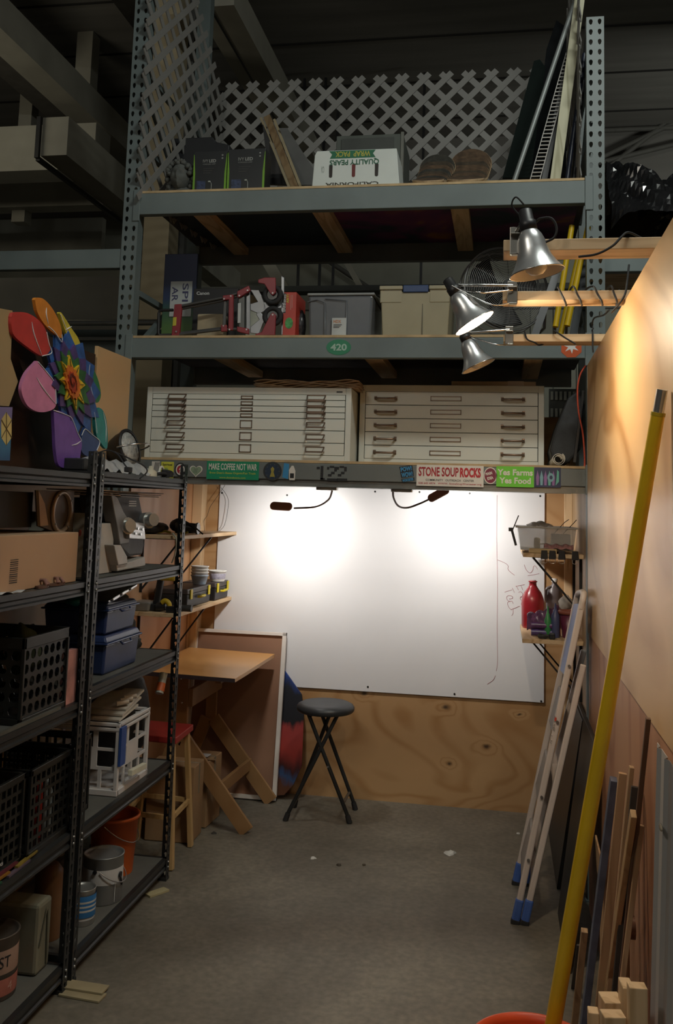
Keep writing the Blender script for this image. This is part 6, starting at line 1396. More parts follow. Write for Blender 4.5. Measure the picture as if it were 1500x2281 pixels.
# ------------------------------------------------------------------ red stool and cardboard boxes below the table
t = thing('red_stool', 'wooden stool with a red seat standing between the shelving post and the drafting table', 'stool', (-1.60, 4.50, 0))
RS = mat((.33, .03, .025), .45, 0, .1)
a = atY(438, 1590, 4.62); zt = .575
c = [atZ(320, 1640, zt), atZ(378, 1642, zt), atZ(437, 1592, zt), atZ(365, 1585, zt)]
c = [Vector((-1.70, 4.32, zt)), Vector((-1.47, 4.30, zt)), Vector((-1.48, 4.58, zt)), Vector((-1.74, 4.60, zt))]
MB().wp(c, (0, 0, -.03)).build('seat', RS, t, world=True, bevel=.004)
LW = wood((0.52, 0.33, 0.14), (0.40, 0.24, 0.09), (0.56, 0.38, 0.18), (4, 4, .35), 4, .5, 3)
ctr = sum(c, Vector()) / 4
for p in c:
    ti = ctr.lerp(p, .80); ti.z = zt - .03; bt = ctr.lerp(p, 1.08); bt.z = .003
    MB().bar(bt, ti, .022, .03, (0, 1, 0)).build('leg', LW, t, world=True, bevel=.002)
for i in range(4):
    A = ctr.lerp(c[i], .97); B = ctr.lerp(c[(i + 1) % 4], .97); A.z = B.z = .22
    MB().bar(A, B, .014, .02).build('rung', LW, t, world=True)
def cbox(label, x0, x1, y0, y1, z0, z1, rz=0, tape=True, m=None):
    cx_, cy_ = (x0 + x1) / 2, (y0 + y1) / 2; t = thing('cardboard_box', label, 'box', (cx_, cy_, z0), (0, 0, rz)); w_, d_, h = (x1 - x0) / 2, (y1 - y0) / 2, z1 - z0
    MB().box(-w_, w_, -d_, d_, 0, h).build('carton', m or M_CARD, t, bevel=.004)
    MB().box(-w_ + .002, w_ - .002, -d_ * .12, d_ * .12, h, h + .0015).build('flap_tape', mat((.33, .25, .17), .35), t)
    MB().box(w_, w_ + .0012, -d_ * .12, d_ * .12, h * .6, h).build('side_tape', mat((.2, .17, .12), .35), t)
    return t
cbox('tall brown cardboard box under the drafting table, nearer the viewer', -1.72, -1.48, 4.62, 4.79, .002, .36, .03)
cbox('brown cardboard box with an open flap and white label behind the taller one', -1.70, -1.475, 4.86, 5.07, .002, .33, -.05)
t = bpy.data.objects['cardboard_box.002']
MB().prism([(0, 0), (.22, 0), (.24, .10), (.01, .10)], .004, T(-.11, -.10, .335, 0, -.25)).build('flap', M_CARD, t)
MB().box(.02, .09, -.06, .0, .3375, .339).build('white_label', mat((.6, .6, .62), .5), t)
# ------------------------------------------------------------------ middle deck of the rack
ZM = 2.4735
def B3(px0, px1, py, Y): a = atY(px0, py, Y); b = atY(px1, py, Y); return a.x, b.x, a.z
x0, x1, zt_ = B3(368, 441, 566, 4.78)
t = thing('painted_canvas', 'blue to green painted canvas standing left on the middle deck with a paper sign', 'painting', ((x0 + x1) / 2, 4.78, ZM))
def bg():
    m, t_, n, b = _nt('painted'); L = t_.links; tc = n.new('ShaderNodeTexCoord'); sx = n.new('ShaderNodeSeparateXYZ'); L.new(tc.outputs['Object'], sx.inputs[0])
    r = _ramp(n, [(.0, (.09, .14, .04)), (.12, (.07, .15, .04)), (.22, (.02, .07, .06)), (.27, (.012, .03, .09)), (.4, (.012, .02, .07))]); L.new(sx.outputs[2], r.inputs[0]); L.new(r.outputs[0], b.inputs['Base Color']); b.inputs['Roughness'].default_value = .5; return m
MB().box(x0, x1, 4.78, 4.80, ZM, zt_).build('canvas', bg(), t, world=True, bevel=.002)
sx0, sx1, sz1 = B3(381, 429, 627, 4.775); a = atY(400, 705, 4.775)
mb = MB().box(sx0, sx1, 4.775, 4.779, a.z, sz1)
F_ = FR((sx1 - .008, 4.7745, sz1 - .012), (0, 0, -1), (1, 0, 0)); F_ = FR((sx0 + (sx1 - sx0) * .56, 4.7745, sz1 - .012), Vector((0, 0, -1)), Vector((1, 0, 0)))
mb.text('SPI', F_, .10, .034, 1, bold=.01); F2_ = FR((sx0 + (sx1 - sx0) * .08, 4.7745, sz1 - .03), Vector((0, 0, -1)), Vector((1, 0, 0))); mb.text('AR', F2_, .08, .034, 1, bold=.01)
mb.build('paper_sign', [mat((.42, .44, .44), .7), mat((.05, .05, .12), .6)], t, world=True, label='white paper sign with sideways handwritten letters SPI AR')
x0, x1, zt_ = B3(432, 531, 643, 4.66)
t = thing('camera_box', 'black carton with white Canon lettering behind the folded hand truck', 'box', ((x0 + x1) / 2, 4.7, ZM))
MB().box(x0, x1, 4.66, 4.84, ZM, zt_).build('carton', mat((.012, .012, .014), .5), t, world=True, bevel=.002)
a = atY(438, 657, 4.66); MB().text('Canon', FR((a.x, 4.6595, a.z), (1, 0, 0), (0, 0, 1)), .07, .018, bold=.03).build('lettering', mat((.5, .5, .5), .5), t, world=True)
x0, x1, zt_ = B3(440, 499, 699, 4.58); tag(MB().box(x0, x1, 4.58, 4.65, ZM, zt_).build('parcel', mat((.36, .30, .2), .7, 0, .1, 10), bevel=.006), 'small tan torn parcel in front of the black Canon carton', 'parcel')
c = atY(525, 692, 4.92); tag(MB().disc(FR((c.x, 4.90, ZM + .145), (1, 0, 0), (0, 0, 1)), .16, .145, .012, 0, 0, 48).build('round_plate', mat((.46, .46, .38), .5)), 'large cream round disc standing behind the black Canon carton', 'disc')
mb = MB(); a0 = atY(450, 622, 4.86)
mb.sheet(lambda u, v: (a0.x + u * .30, 4.97 + .05 * v + .012 * math.sin(u * 14), ZM + .005 + (.305 + .035 * math.sin(PI * u) + .006 * math.sin(u * 31)) * (1 - v * .8)), 30, 3)
tag(mb.build('brown_paper', mat((.22, .16, .09), .8), solid=.002), 'crumpled brown paper standing behind the cream round disc', 'paper')
# folded hand truck
def handtruck():
    Y = 4.50; k = 350 / 1500
    def Z(x, y, dy=0): return atY(330 + x * k, 560 + y * k, Y + dy)
    t = thing('hand_truck', 'folded red and grey hand truck lying on its side on the middle deck', 'hand truck', (Z(700, 800).x, Y, ZM))
    R_ = mat((.24, .025, .035), .4); Gm = mat((.10, .10, .10), .4, .4); Al = mat((.30, .31, .33), .35, .6)
    def poly(n, pts, d, m, dy=0, lb=None): return MB().wp([Z(x, y, dy) for x, y in pts], (0, d, 0)).build(n, m, t, world=True, bevel=.003, label=lb)
    MB().tube([Z(*p) for p in ((240, 560), (150, 562), (110, 566), (104, 590), (98, 780), (110, 800), (230, 798))], .008).build('handle', M_BLK, t, world=True)
    poly('bracket', [(250, 505), (320, 500), (318, 560), (295, 805), (222, 805)], .02, R_, -.01)
    poly('yellow_label', [(238, 630), (272, 626), (268, 708), (234, 712)], .002, mat((.5, .42, .04), .5), -.012)
    for dy, o in ((0, 0), (.012, 26)):
        MB().tube([Z(300, 525 + o, dy), Z(730, 440 + o, dy), Z(860, 400 + o, dy)], .0075).build('rail', Gm, t, world=True)
        MB().tube([Z(290, 795 - o * .4, dy), Z(700, 745 - o * .4, dy), Z(860, 742, dy)], .0075).build('rail', Gm, t, world=True)
    poly('bracket', [(712, 420), (800, 410), (812, 412), (808, 752), (765, 752), (770, 460), (712, 465)], .02, R_, -.014)
    poly('bracket', [(695, 700), (750, 700), (752, 760), (695, 765)], .02, R_, -.016)
    poly('inner_bar', [(720, 470), (752, 470), (740, 705), (708, 705)], .012, Gm)
    poly('bracket', [(850, 380), (960, 325), (975, 375), (870, 440), (850, 435)], .02, R_, -.014)
    poly('bracket', [(848, 715), (960, 735), (960, 790), (870, 770), (848, 760)], .02, R_, -.014)
    poly('inner_bar', [(862, 440), (918, 425), (915, 745), (868, 745)], .015, mat((.14, .145, .14), .5))
    poly('white_label', [(858, 495), (887, 490), (883, 682), (854, 684)], .002, mat((.5, .52, .52), .5), -.004)
    for pts in (((935, 400), (975, 370), (975, 770), (935, 770)), ((975, 365), (1060, 365), (1125, 520), (1130, 560), (1060, 600), (975, 600 - 40), (975, 500), (1045, 480)), ((975, 780), (1060, 790), (1120, 640), (1060, 560), (1030, 600), (1060, 650), (975, 720)), ((1100, 480), (1290, 500), (1290, 540), (1100, 560)), ((1270, 230), (1300, 250), (1300, 800), (1270, 800))):
        poly('toe_plate', pts, .006, Al, .014)
    for y in (415, 620):
        c = Z(1190, y, -.012); M = FR(c, (1, 0, 0), (0, 0, 1))
        MB().tube([c + Vector((.040 * math.cos(a), 0, .040 * math.sin(a))) for a in [i * PI / 14 for i in range(28)]], .0125, 10, closed=True).build('tyre', M_RUB, t, world=True)
        MB().disc(M, .026, .026, .014, 0, -.007).build('wheel_hub', mat((.06, .06, .06), .3), t, world=True)
    poly('fender', [(1050, 268), (1110, 248), (1215, 248), (1218, 395), (1190, 420), (1165, 400), (1110, 310), (1050, 300)], .016, R_, -.034)
    poly('fender', [(1020, 790), (1082, 770), (1165, 605), (1190, 580), (1220, 605), (1210, 800), (1030, 805)], .016, R_, -.034)
    for x, y in ((725, 452), (790, 425), (720, 708), (778, 745), (872, 422), (950, 372), (940, 745), (1190, 397), (1190, 604), (268, 765)):
        c = Z(x, y, -.035 if x > 1000 else -.016); MB().cyl(c, c + Vector((0, .006, 0)), .0045, n=10).build('bolt', M_STEEL, t, world=True)
handtruck()
x0, x1, zt_ = B3(633, 661, 651, 4.50)
t = thing('art_kit_box', 'red art kit carton with a green picture standing right of the hand truck', 'box', ((x0 + x1) / 2, 4.6, ZM))
MB().box(x0, x1, 4.50, 4.72, ZM, zt_).build('carton', mat((.45, .045, .03), .45), t, world=True, bevel=.001)
a = atY(644, 700, 4.50)
MB().box(x0, x0 + .012, 4.4990, 4.4996, zt_ - .105, zt_ - .006).build('black_band', M_BLK, t, world=True)
MB().text('SPINNING', FR((x0 + .0115, 4.4989, zt_ - .1), (0, 0, 1), (-1, 0, 0)), .088, .0105, bold=.03).build('white_lettering', mat((.5, .5, .5), .5), t, world=True)
MB().text('ART!', FR((x0 + .027, 4.4992, zt_ - .056), (0, 0, 1), (-1, 0, 0)), .044, .0125, bold=.03).build('yellow_lettering', mat((.5, .48, .05), .5), t, world=True)
for dx, z1_ in ((.036, .09), (.043, .08)): MB().box(x0 + dx, x0 + dx + .0025, 4.4992, 4.4998, zt_ - z1_, zt_ - .014).build('text_line', mat((.5, .25, .22), .5), t, world=True)
MB().disc(FR((a.x + .002, 4.4992, a.z - .045), (1, 0, 0), (0, 0, 1)), .020, .028, .0008, 0).build('green_picture', mat((.06, .28, .08), .5, 0, .5, 60), t, world=True)
tag(MB().ball((atY(672, 700, 4.62).x, 4.62, ZM + .085), .03, 0, 14, (.8, 1.4, 2.6), .14, 51).build('crumpled_bag', mat((.05, .05, .055), .25, 0, .6, 50)), 'crumpled dark patterned bag squeezed between the red carton and the clear tub', 'bag')
x0, x1, zt_ = B3(686, 836, 653, 4.52)
t = thing('clear_tub', 'clear plastic tub with a white label on the middle deck', 'storage tub', ((x0 + x1) / 2, 4.7, ZM))
CT = mat((.17, .18, .20), .25, 0, .15, 3, alpha=.72)
MB().frus(x0 + .012, x1 - .02, 4.53, 4.90, ZM, zt_ - .012, .010, .010).build('body', CT, t, world=True, bevel=.012)
MB().box(x0 - .002, x1 - .002, 4.515, 4.915, zt_ - .014, zt_).build('lid', mat((.24, .25, .25), .3, 0, .1, alpha=.9), t, world=True, bevel=.005)
MB().tube([(x0 + .095, 4.518, ZM), (x0 + .09, 4.514, zt_ - .05), (x0 + .05, 4.514, zt_ - .035), (x0 + .0, 4.52, zt_ - .045)], .003).tube([(x0 + .20, 4.52, ZM), (x0 + .20, 4.514, zt_ - .04), (x0 + .09, 4.514, zt_ - .03)], .003).build('moulded_ribs', CT, t, world=True)
lx0, lx1, lz = B3(740, 772, 708, 4.51)
mb = MB().box(lx0, lx1, 4.512, 4.516, ZM + .001, lz); mb.text('HDX', FR((lx0 + .008, 4.5118, lz - .026), (1, 0, 0), (0, 0, 1)), .038, .016, 1, bold=.02)
for k in range(3): mb.box(lx0 + .008, lx0 + .05 - .006 * k, 4.511, 4.5125, lz - .036 - .007 * k, lz - .033 - .007 * k, 2)
mb.build('paper_label', [mat((.5, .52, .52), .6), mat((.55, .2, .06), .5), M_BLK], t, world=True, label='white label reading HDX')
tag(MB().ball(((x0 + x1) / 2 + .05, 4.72, ZM + .075), .075, 0, 16, (1.0, 1.1, .85), .1, 61).build('tub_contents', mat((.05, .07, .14), .7, 0, .5, 12)), 'blue and grey bundle of cloth inside the clear tub', 'cloth')
x0, x1, zt_ = B3(846, 1004, 637, 4.56)
t = thing('beige_tote', 'beige plastic tote with a blue latch handle on the middle deck', 'storage tub', ((x0 + x1) / 2, 4.75, ZM))
BE = mat((.34, .30, .20), .45, 0, .05)
MB().frus(x0 + .018, x1 - .012, 4.575, 4.98, ZM, zt_ - .03, .012, .012).build('body', BE, t, world=True, bevel=.006)
for a, b in ((x0, x0 + .115), (x1 - .105, x1)):
    MB().box(a + .003, b - .003, 4.563, 4.60, zt_ - .085, zt_ - .01).build('corner_block', BE, t, world=True, bevel=.004)
    MB().box(a, b, 4.555, 4.99, zt_ - .020, zt_).build('lid_end', BE, t, world=True, bevel=.004)
MB().box(x0 + .115, x1 - .105, 4.58, 4.98, zt_ - .022, zt_ - .004).build('lid', BE, t, world=True)
MB().box(x0 + .118, x1 - .108, 4.555, 4.585, zt_ - .034, zt_ + .002).build('latch_handle', mat((.03, .06, .16), .45), t, world=True, bevel=.004, label='blue latch handle')
MB().box((x0 + x1) / 2 + .038, (x0 + x1) / 2 + .041, 4.566, 4.577, ZM, zt_ - .04).build('panel_line', mat((.08, .07, .05), .6), t, world=True)
# big round fan
def fan():
    c = atY(1124, 648, 4.80); R_ = .222
    t = thing('drum_fan', 'large black round wire-guard fan behind the clamp lamps', 'fan', (c.x, c.y, ZM))
    M = Matrix.Translation((c.x, 4.80, c.z)) @ Matrix.Rotation(.35, 4, 'Z') @ Matrix.Rotation(PI / 2 - .12, 4, 'X')
    W_ = mat((.22, .22, .22), .35, .5)
    mb = MB(); mb.M = M; n = 22
    for k in range(n):
        r = .04 + (R_ - .04) * k / (n - 1); z = .035 + .035 * math.sqrt(max(0, 1 - (r / R_) ** 2))
        mb.tube([(r * math.cos(a), r * math.sin(a), z) for a in [i * PI / 24 for i in range(48)]], .0016, 5, closed=True)
    for k in range(12):
        a = k * PI / 6; mb.tube([(r * math.cos(a), r * math.sin(a), .033 + .035 * math.sqrt(max(0, 1 - (r / R_) ** 2))) for r in [.03 + .19 * j / 8 for j in range(9)]], .0016, 5)
    mb.build('wire_guard', W_, t, world=True)
    mb = MB(); mb.M = M; mb.tube([(R_ * math.cos(a), R_ * math.sin(a), .03) for a in [i * PI / 24 for i in range(48)]], .006, 8, closed=True); mb.tube([(R_ * math.cos(a), R_ * math.sin(a), -.05) for a in [i * PI / 24 for i in range(48)]], .005, 8, closed=True); mb.build('rim', W_, t, world=True)
    for k in range(3):
        mb = MB(); mb.M = M @ Matrix.Rotation(k * 2 * PI / 3 + .4, 4, 'Z')
        mb.sheet(lambda u, v: ((.03 + .165 * u) * math.cos((v - .5) * 1.1 * (1 + .1 * u)), (.03 + .165 * u) * math.sin((v - .5) * 1.1 * (1 + .1 * u)), -.02 + .045 * (v - .5)), 8, 8)
        mb.build('blade', mat((.02, .02, .022), .4), t, world=True, solid=.003)
    MB().cyl(M @ Vector((0, 0, .06)), M @ Vector((0, 0, .085)), .034, n=28).build('hub', M_BLK, t, world=True, bevel=.003)
    MB().cyl(M @ Vector((0, 0, -.14)), M @ Vector((0, 0, -.02)), .055, n=24).build('motor', M_BLK, t, world=True)
    for s_ in (-1, 1):
        MB().tube([(c.x + s_ * .13, 4.66, ZM + .01), (c.x + s_ * .20, 4.78, ZM + .1), (c.x + s_ * .21, 4.84, c.z)], .008).build('stand_tube', M_CHROME, t, world=True)
    MB().tube([(c.x - .16, 4.68, ZM + .01), (c.x + .16, 4.68, ZM + .01)], .009).tube([(c.x - .16, 4.95, ZM + .01), (c.x + .16, 4.95, ZM + .01)], .009).build('foot', M_BLK, t, world=True)
fan()
YT = mat((.60, .40, .01), .4, 0, .08)
for k, (a, b, Y, lb) in enumerate((((1275, 503), (1238, 728), 4.52, 'yellow open tube, leftmost of those behind the wooden arms'), ((1311, 505), (1264, 726), 4.50, 'yellow open tube with a blue band, nearest the rack upright'), ((1292, 560), (1252, 735), 4.58, 'yellow tube half hidden behind the two open ones'))):
    p = atY(*a, Y); q = atY(*b, Y - .05); d = (p - q).normalized(); q = q - d * max(0, (q.z - ZM - .015) / d.z) if k == 2 else q
    t = thing('yellow_tube', lb, 'tube', tuple(q), group='yellow tubes on the middle deck')
    mb = MB(); mb.cyl(q, p, .0135, n=20, cap=False); mb.cyl(p, q, .0115, n=20, cap=False); mb.build('tube_wall', YT, t, world=True)
    for e, s_ in ((p, -1), (q, 1)): MB().cyl(e + d * s_ * .02, e + d * s_ * .021, .0116, n=16).build('bore_shade', M_BLK, t, world=True)  # black disc set inside each end, painted shade for the tube's inside
    if k == 1: MB().cyl(q.lerp(p, .2), q.lerp(p, .26), .0139, n=20, cap=False).build('blue_band', mat((.02, .06, .3), .4), t, world=True)
    if k < 2: MB().bar(q + Vector((0, .02, .04)), (q.x, q.y + .08, ZM + .002), .012, .012).build('prop_stick', M_BLK, t, world=True)
for k, (a, b, c_, lb) in enumerate((((1318, 520), (1280, 735), (.04, .045, .05), 'dark grey channel leaning right of the yellow tubes'), ((1240, 610), (1196, 735), (.03, .03, .032), 'black strip leaning between the fan and the yellow tubes'))):
    p = atY(*a, 4.62); q = atY(*b, 4.56); d = (p - q).normalized(); q = q - d * ((q.z - ZM - .004) / d.z); tag(MB().bar(q, p, .035, .012, (0, 1, 0)).build('metal_channel', mat(c_, .4, .4)), lb, 'channel')
# ------------------------------------------------------------------ top deck
ZT = 3.2205
def bust():
    c = atY(394, 400, 4.50); t = thing('stone_bust', 'grey stone-like bust with curly hair at the left end of the top deck', 'sculpture', (c.x, 4.54, ZT))
    m = mat((.085, .09, .085), .8, 0, .25, 20, .3); hz = ZT + .112; x, y = c.x + .008, 4.53
    MB().ball((x, y + .03, ZT + .028), .1, 0, 20, (.95, .5, .42), .08, 3).build('shoulders', m, t, world=True)
    MB().cyl((x, y + .01, ZT + .03), (x, y + .005, hz - .02), .032, .03).build('neck', m, t, world=True)
    def head(u, v):
        th = PI * v; a = 2 * PI * u; d = Vector((math.sin(th) * math.sin(a), -math.sin(th) * math.cos(a), math.cos(th)))
        r = 1.0; fx, fz = d.x, d.z
        if d.y < 0:
            g = lambda cx_, cz_, s_: math.exp(-((fx - cx_) ** 2 + (fz - cz_) ** 2) / s_ ** 2)
            r += .26 * math.exp(-(fx / .12) ** 2 - ((fz + .06) / .22) ** 2) - .14 * g(.3, .12, .16) - .14 * g(-.3, .12, .16) + .08 * g(.28, .32, .18) + .08 * g(-.28, .32, .18) + .10 * g(0, -.45, .16) - .07 * g(0, -.37, .08) + .09 * g(0, -.75, .2)
        return (x + d.x * .052 * r, y + d.y * .056 * r, hz + d.z * .072 * r)
    MB().sheet(head, 48, 36).build('head', m, t, world=True)
    rn = random.Random(9); mb = MB()
    for k in range(130):
        a = rn.uniform(-.3, PI + .3); ca = math.cos(a); sa = math.sin(a); yy = rn.uniform(-.035, .05)
        q = rn.uniform(.048, .062)
        mb.ball((x + q * ca * 1.08, y + yy, hz + .022 + q * sa * .95), rn.uniform(.008, .014), n=8)
    for s_ in (-1, 1):
        for k in range(10): mb.ball((x + s_ * (.058 + .012 * (k % 2)), y + .012 * (k % 3), hz + .03 - .014 * k), .016, n=8)
    mb.build('curly_hair', m, t, world=True)
bust()
def ledbox(px0, px1, py, label, Y=4.50):
    x0, x1, zt_ = B3(px0, px1, py, Y); t = thing('lamp_carton', label, 'box', ((x0 + x1) / 2, Y + .06, ZT), group='black lamp cartons on the top deck'); w_ = x1 - x0; h = zt_ - ZT
    MB().box(x0, x1, Y, Y + .12, ZT, zt_).build('carton', mat((.014, .017, .02), .4, 0, .1), t, world=True, bevel=.001)
    def TX(s_, fx, fz, fw, fh, m, nm): MB().text(s_, FR((x0 + fx * w_, Y - .0006, ZT + fz * h), (1, 0, 0), (0, 0, 1)), fw * w_, fh * h, bold=.01).build(nm, m, t, world=True)
    G_ = mat((.25, .26, .25), .5); TX('IVY', .28, .74, .16, .07, G_, 'lettering'); TX('LED', .47, .74, .2, .07, mat((.42, .43, .42), .5), 'lettering'); TX('CORDLESS LAMP', .28, .69, .38, .025, G_, 'small_lettering')
    for s_, xx in ((1, x0), (-1, x1)):
        MB().wp([(xx, Y - .0005, ZT + .002), (xx + s_ * .011, Y - .0005, ZT + .002), (xx + s_ * .011, Y - .0005, ZT + h * .5), (xx + s_ * .002, Y - .0005, ZT + h * .93), (xx, Y - .0005, ZT + h * .93)], (0, -.0004, 0)).build('green_stripe', mat((.16, .34, .03), .5), t, world=True)
    MB().wp([(x0 + w_ * .12, Y - .0005, ZT + .01), (x0 + w_ * .38, Y - .0005, ZT + .01), (x0 + w_ * .38, Y - .0005, ZT + h * .33), (x0 + w_ * .12, Y - .0005, ZT + h * .33)], (0, -.0004, 0)).build('photo_print', mat((.03, .045, .1), .4, 0, .6, 50), t, world=True)
    cx_ = x0 + w_ * .56; mb = MB(); mb.tube([(cx_, Y - .001, ZT + .004), (cx_, Y - .001, ZT + h * .26), (cx_ - .006, Y - .001, ZT + h * .31)], .0012, 5); mb.ball((cx_ - .012, Y - .001, ZT + h * .31), .008, 0, 8, (1, .12, .5)); mb.build('lamp_print', mat((.42, .45, .42), .5), t, world=True)
    for k, f in enumerate((.9, .83)): MB().disc(FR((x0 + w_ * .86, Y - .0005, ZT + h * f), (1, 0, 0), (0, 0, 1)), .005, .004, .0005).build('round_mark', G_, t, world=True)
    for k in range(3): MB().box(x0 + w_ * .3, x0 + w_ * (.62 - .05 * k), Y - .0008, Y, ZT + h * (.60 - .05 * k), ZT + h * (.61 - .05 * k)).build('text_line', mat((.06, .06, .06), .5), t, world=True)
ledbox(433, 507, 338, 'black IVY LED lamp carton next to the bust')
ledbox(509, 592, 333, 'black IVY LED lamp carton next to the leaning planks')
x0, x1, zt_ = B3(384, 512, 308, 4.85); t = thing('black_case', 'black soft case behind the bust and the lamp cartons', 'case', ((x0 + x1) / 2, 4.9, ZT))
MB().wp([(x0, 4.85, ZT), (x1, 4.85, ZT), (x1, 4.85, zt_ - .05), (x1 - .08, 4.85, zt_ - .03), (x1 - .1, 4.85, zt_), (x0 + .01, 4.85, zt_), (x0, 4.85, zt_ - .01)], (0, .15, 0)).build('body', mat((.012, .013, .016), .6), t, world=True, bevel=.006)
def lb(name, label, cat, a, b, Y, w_, th, m, Y2=None, zb=ZT, grp=None, bev=.001):
    p = atY(*a, Y2 if Y2 else Y); q = atY(*b, Y); d = (p - q).normalized(); q = q + d * ((zb - q.z) / d.z); q.z += .002
    return tag(MB().bar(q, p, w_, th, (0, 1, 0)).build(name, m, bevel=bev), label, cat, grp)
M_DPL = wood((0.22, 0.15, 0.08), (0.15, 0.09, 0.045), (0.26, 0.18, 0.10), (4, 4, .35), 4, .6, 3)
lb('plank', 'brown plank leaning left, widest of the bundle between the cartons and the pear box', 'plank', (596, 262), (655, 412), 4.72, .04, .03, M_DPL, 5.0, grp='planks leaning left on the top deck')
lb('plank', 'pale edged strip on the left side of the leaning bundle', 'plank', (583, 266), (643, 414), 4.66, .012, .03, mat((.3, .25, .16), .7), 4.94, grp='planks leaning left on the top deck')
lb('plank', 'pale thin strip on the right side of the leaning bundle', 'plank', (612, 268), (668, 412), 4.70, .014, .02, mat((.33, .27, .17), .7), 4.98, grp='planks leaning left on the top deck')
tag(MB().wp([atY(x, y, 4.82) for x, y in ((585, 275), (600, 410), (645, 412))], (0, .02, 0)).build('black_board', M_BLK), 'black triangular board edge left of the leaning planks', 'board')
tag(MB().wp([atY(x, y, 4.9) for x, y in ((622, 285), (640, 285), (722, 412), (670, 412))], (0, .012, 0)).build('grey_board', mat((.10, .10, .098), .7)), 'grey board sloping down to the pear box behind the planks', 'board')
# pear box
x0, x1, zt_ = B3(697, 893, 337, 4.50)
t = thing('fruit_box', 'white pear box with upside-down green lettering and three slots', 'box', ((x0 + x1) / 2, 4.65, ZT)); w_ = x1 - x0; h = zt_ - ZT
bt = .022
def pf(fx, fz, y=4.50): return Vector((x0 + fx * w_, y, ZT + fz * h))
poly = [pf(0, 0), pf(1, 0), pf(.955, 1), pf(.05, 1), pf(.025, .9)]
MB().wp(poly, (0, .26, 0)).build('carton', mat((.62, .66, .64), .6, 0, .03), t, world=True, bevel=.003)
GD = mat((.01, .10, .05), .5)
def upside(s_, fx, fz, fw, fh, m, nm):   # text rotated by 180 degrees in the face plane
    M = FR(pf(fx, fz, 4.4992), (-1, 0, 0), (0, 0, -1)); MB().text(s_, M, fw * w_, fh * h, bold=.02).build(nm, m, t, world=True)
MB().wp([pf(.20, .80, 4.4996), pf(.72, .80, 4.4996), pf(.69, .90, 4.4996), pf(.72, .985, 4.4996), pf(.19, .985, 4.4996), pf(.225, .90, 4.4996)], (0, -.0004, 0)).build('green_ribbon', mat((.01, .13, .06), .5), t, world=True)
upside('WRAP  PACK', .66, .965, .40, .13, mat((.42, .38, .05), .5), 'ribbon_lettering')
upside('QUALITY PEARS', .76, .785, .56, .15, GD, 'lettering')
upside('CALIFORNIA', .76, .215, .60, .09, mat((.05, .05, .04), .6), 'lettering')
upside('CA', .14, .62, .035, .16, mat((.35, .38, .36), .6), 'faint_lettering')
for k, f in enumerate((.215, .475, .735)):
    MB().prism([(.009 * math.cos(a), (.026 if math.sin(a) >= 0 else -.026) + .009 * math.sin(a)) for a in [i * PI / 8 for i in range(16)]], .0008, FR(pf(f, .50, 4.4998), (1, 0, 0), (0, 0, 1))).build('slot', [mat((.02, .015, .012), .6), mat((.14, .02, .02), .6)][k == 1], t, world=True)
x0, x1, zt_ = B3(750, 899, 303, 4.85); t = thing('grey_crate', 'dull green-grey bin standing behind the pear box', 'crate', ((x0 + x1) / 2, 5.0, ZT))
MB().box(x0, x1, 4.85, 5.2, ZT, zt_).build('bin_wall', mat((.07, .08, .07), .6), t, world=True, bevel=.004)
MB().box(x0 + .03, x1 - .05, 4.844, 4.85, zt_ - .09, zt_ - .02).build('recess_panel', mat((.045, .05, .045), .6), t, world=True); MB().box(x1 - .012, x1 + .004, 4.842, 4.86, ZT, zt_ + .006).build('corner_trim', mat((.14, .14, .12), .6), t, world=True)
RIM_ = mat((.42, .30, .18), .8, 0, .3, 30)
# round slabs, fanned out like fallen dominoes
def slabs(px, r, n, Y0, spread, grp, place, cols):
    cy = cz = 0.0
    for k in range(n):
        f = k / (n - 1); tl = math.radians(24 + 44 * f); rr = r * (.86 + .14 * f)
        X = atY(px, 400, Y0).x + .03 * f * spread; Y = Y0 + cy + rr * math.cos(tl)
        mb = MB(); A_ = T(0, 0, 0, 0, tl) @ Matrix.Translation((0, rr, 0)); mb.lathe([(rr * .975, -.0005), (rr, .002), (rr, .009), (rr * .98, .0115)], 36, 1, A_, smooth=False, cap=False); mb.lathe([(rr * .98, .0115), (.001, .0115)], 36, 0, A_, smooth=False, cap=False); mb.lathe([(rr * .98, 0), (.001, -.001)], 36, 0, A_, smooth=False, cap=False)
        o = mb.build('round_slab', [cols[k % len(cols)], RIM_])
        o.location = (X, Y, ZT + .002); 
        b = [o.matrix_basis @ v.co for v in o.data.vertices]; 
        o.location.z += ZT + .002 + cz - min(v.z for v in b); cy += .029 * math.cos(tl) + .0125 * math.sin(tl); cz += max(0, .029 * math.sin(tl) - .0125 * math.cos(tl))
        tag(o, '%s in the %s pile of round brown slabs' % (['front slab', 'second slab from the front', 'third slab from the front', 'fourth slab from the front', 'fifth slab from the front', 'sixth slab from the front', 'seventh slab from the front', 'eighth slab from the front', 'ninth slab from the front', 'tenth slab from the front'][k], place), 'wood slab', grp)
cl = [mat((.075, .045, .025), .9, 0, .4, 30, .3), mat((.045, .032, .02), .9, 0, .4, 30, .3), mat((.03, .028, .022), .9, 0, .4, 30, .3)]
slabs(952, .092, 9, 4.42, 1, 'round slabs on the top deck', 'left, lower', cl)
slabs(1036, .106, 10, 4.42, .6, 'round slabs on the top deck', 'right, taller', [cl[0], cl[1], cl[0]])
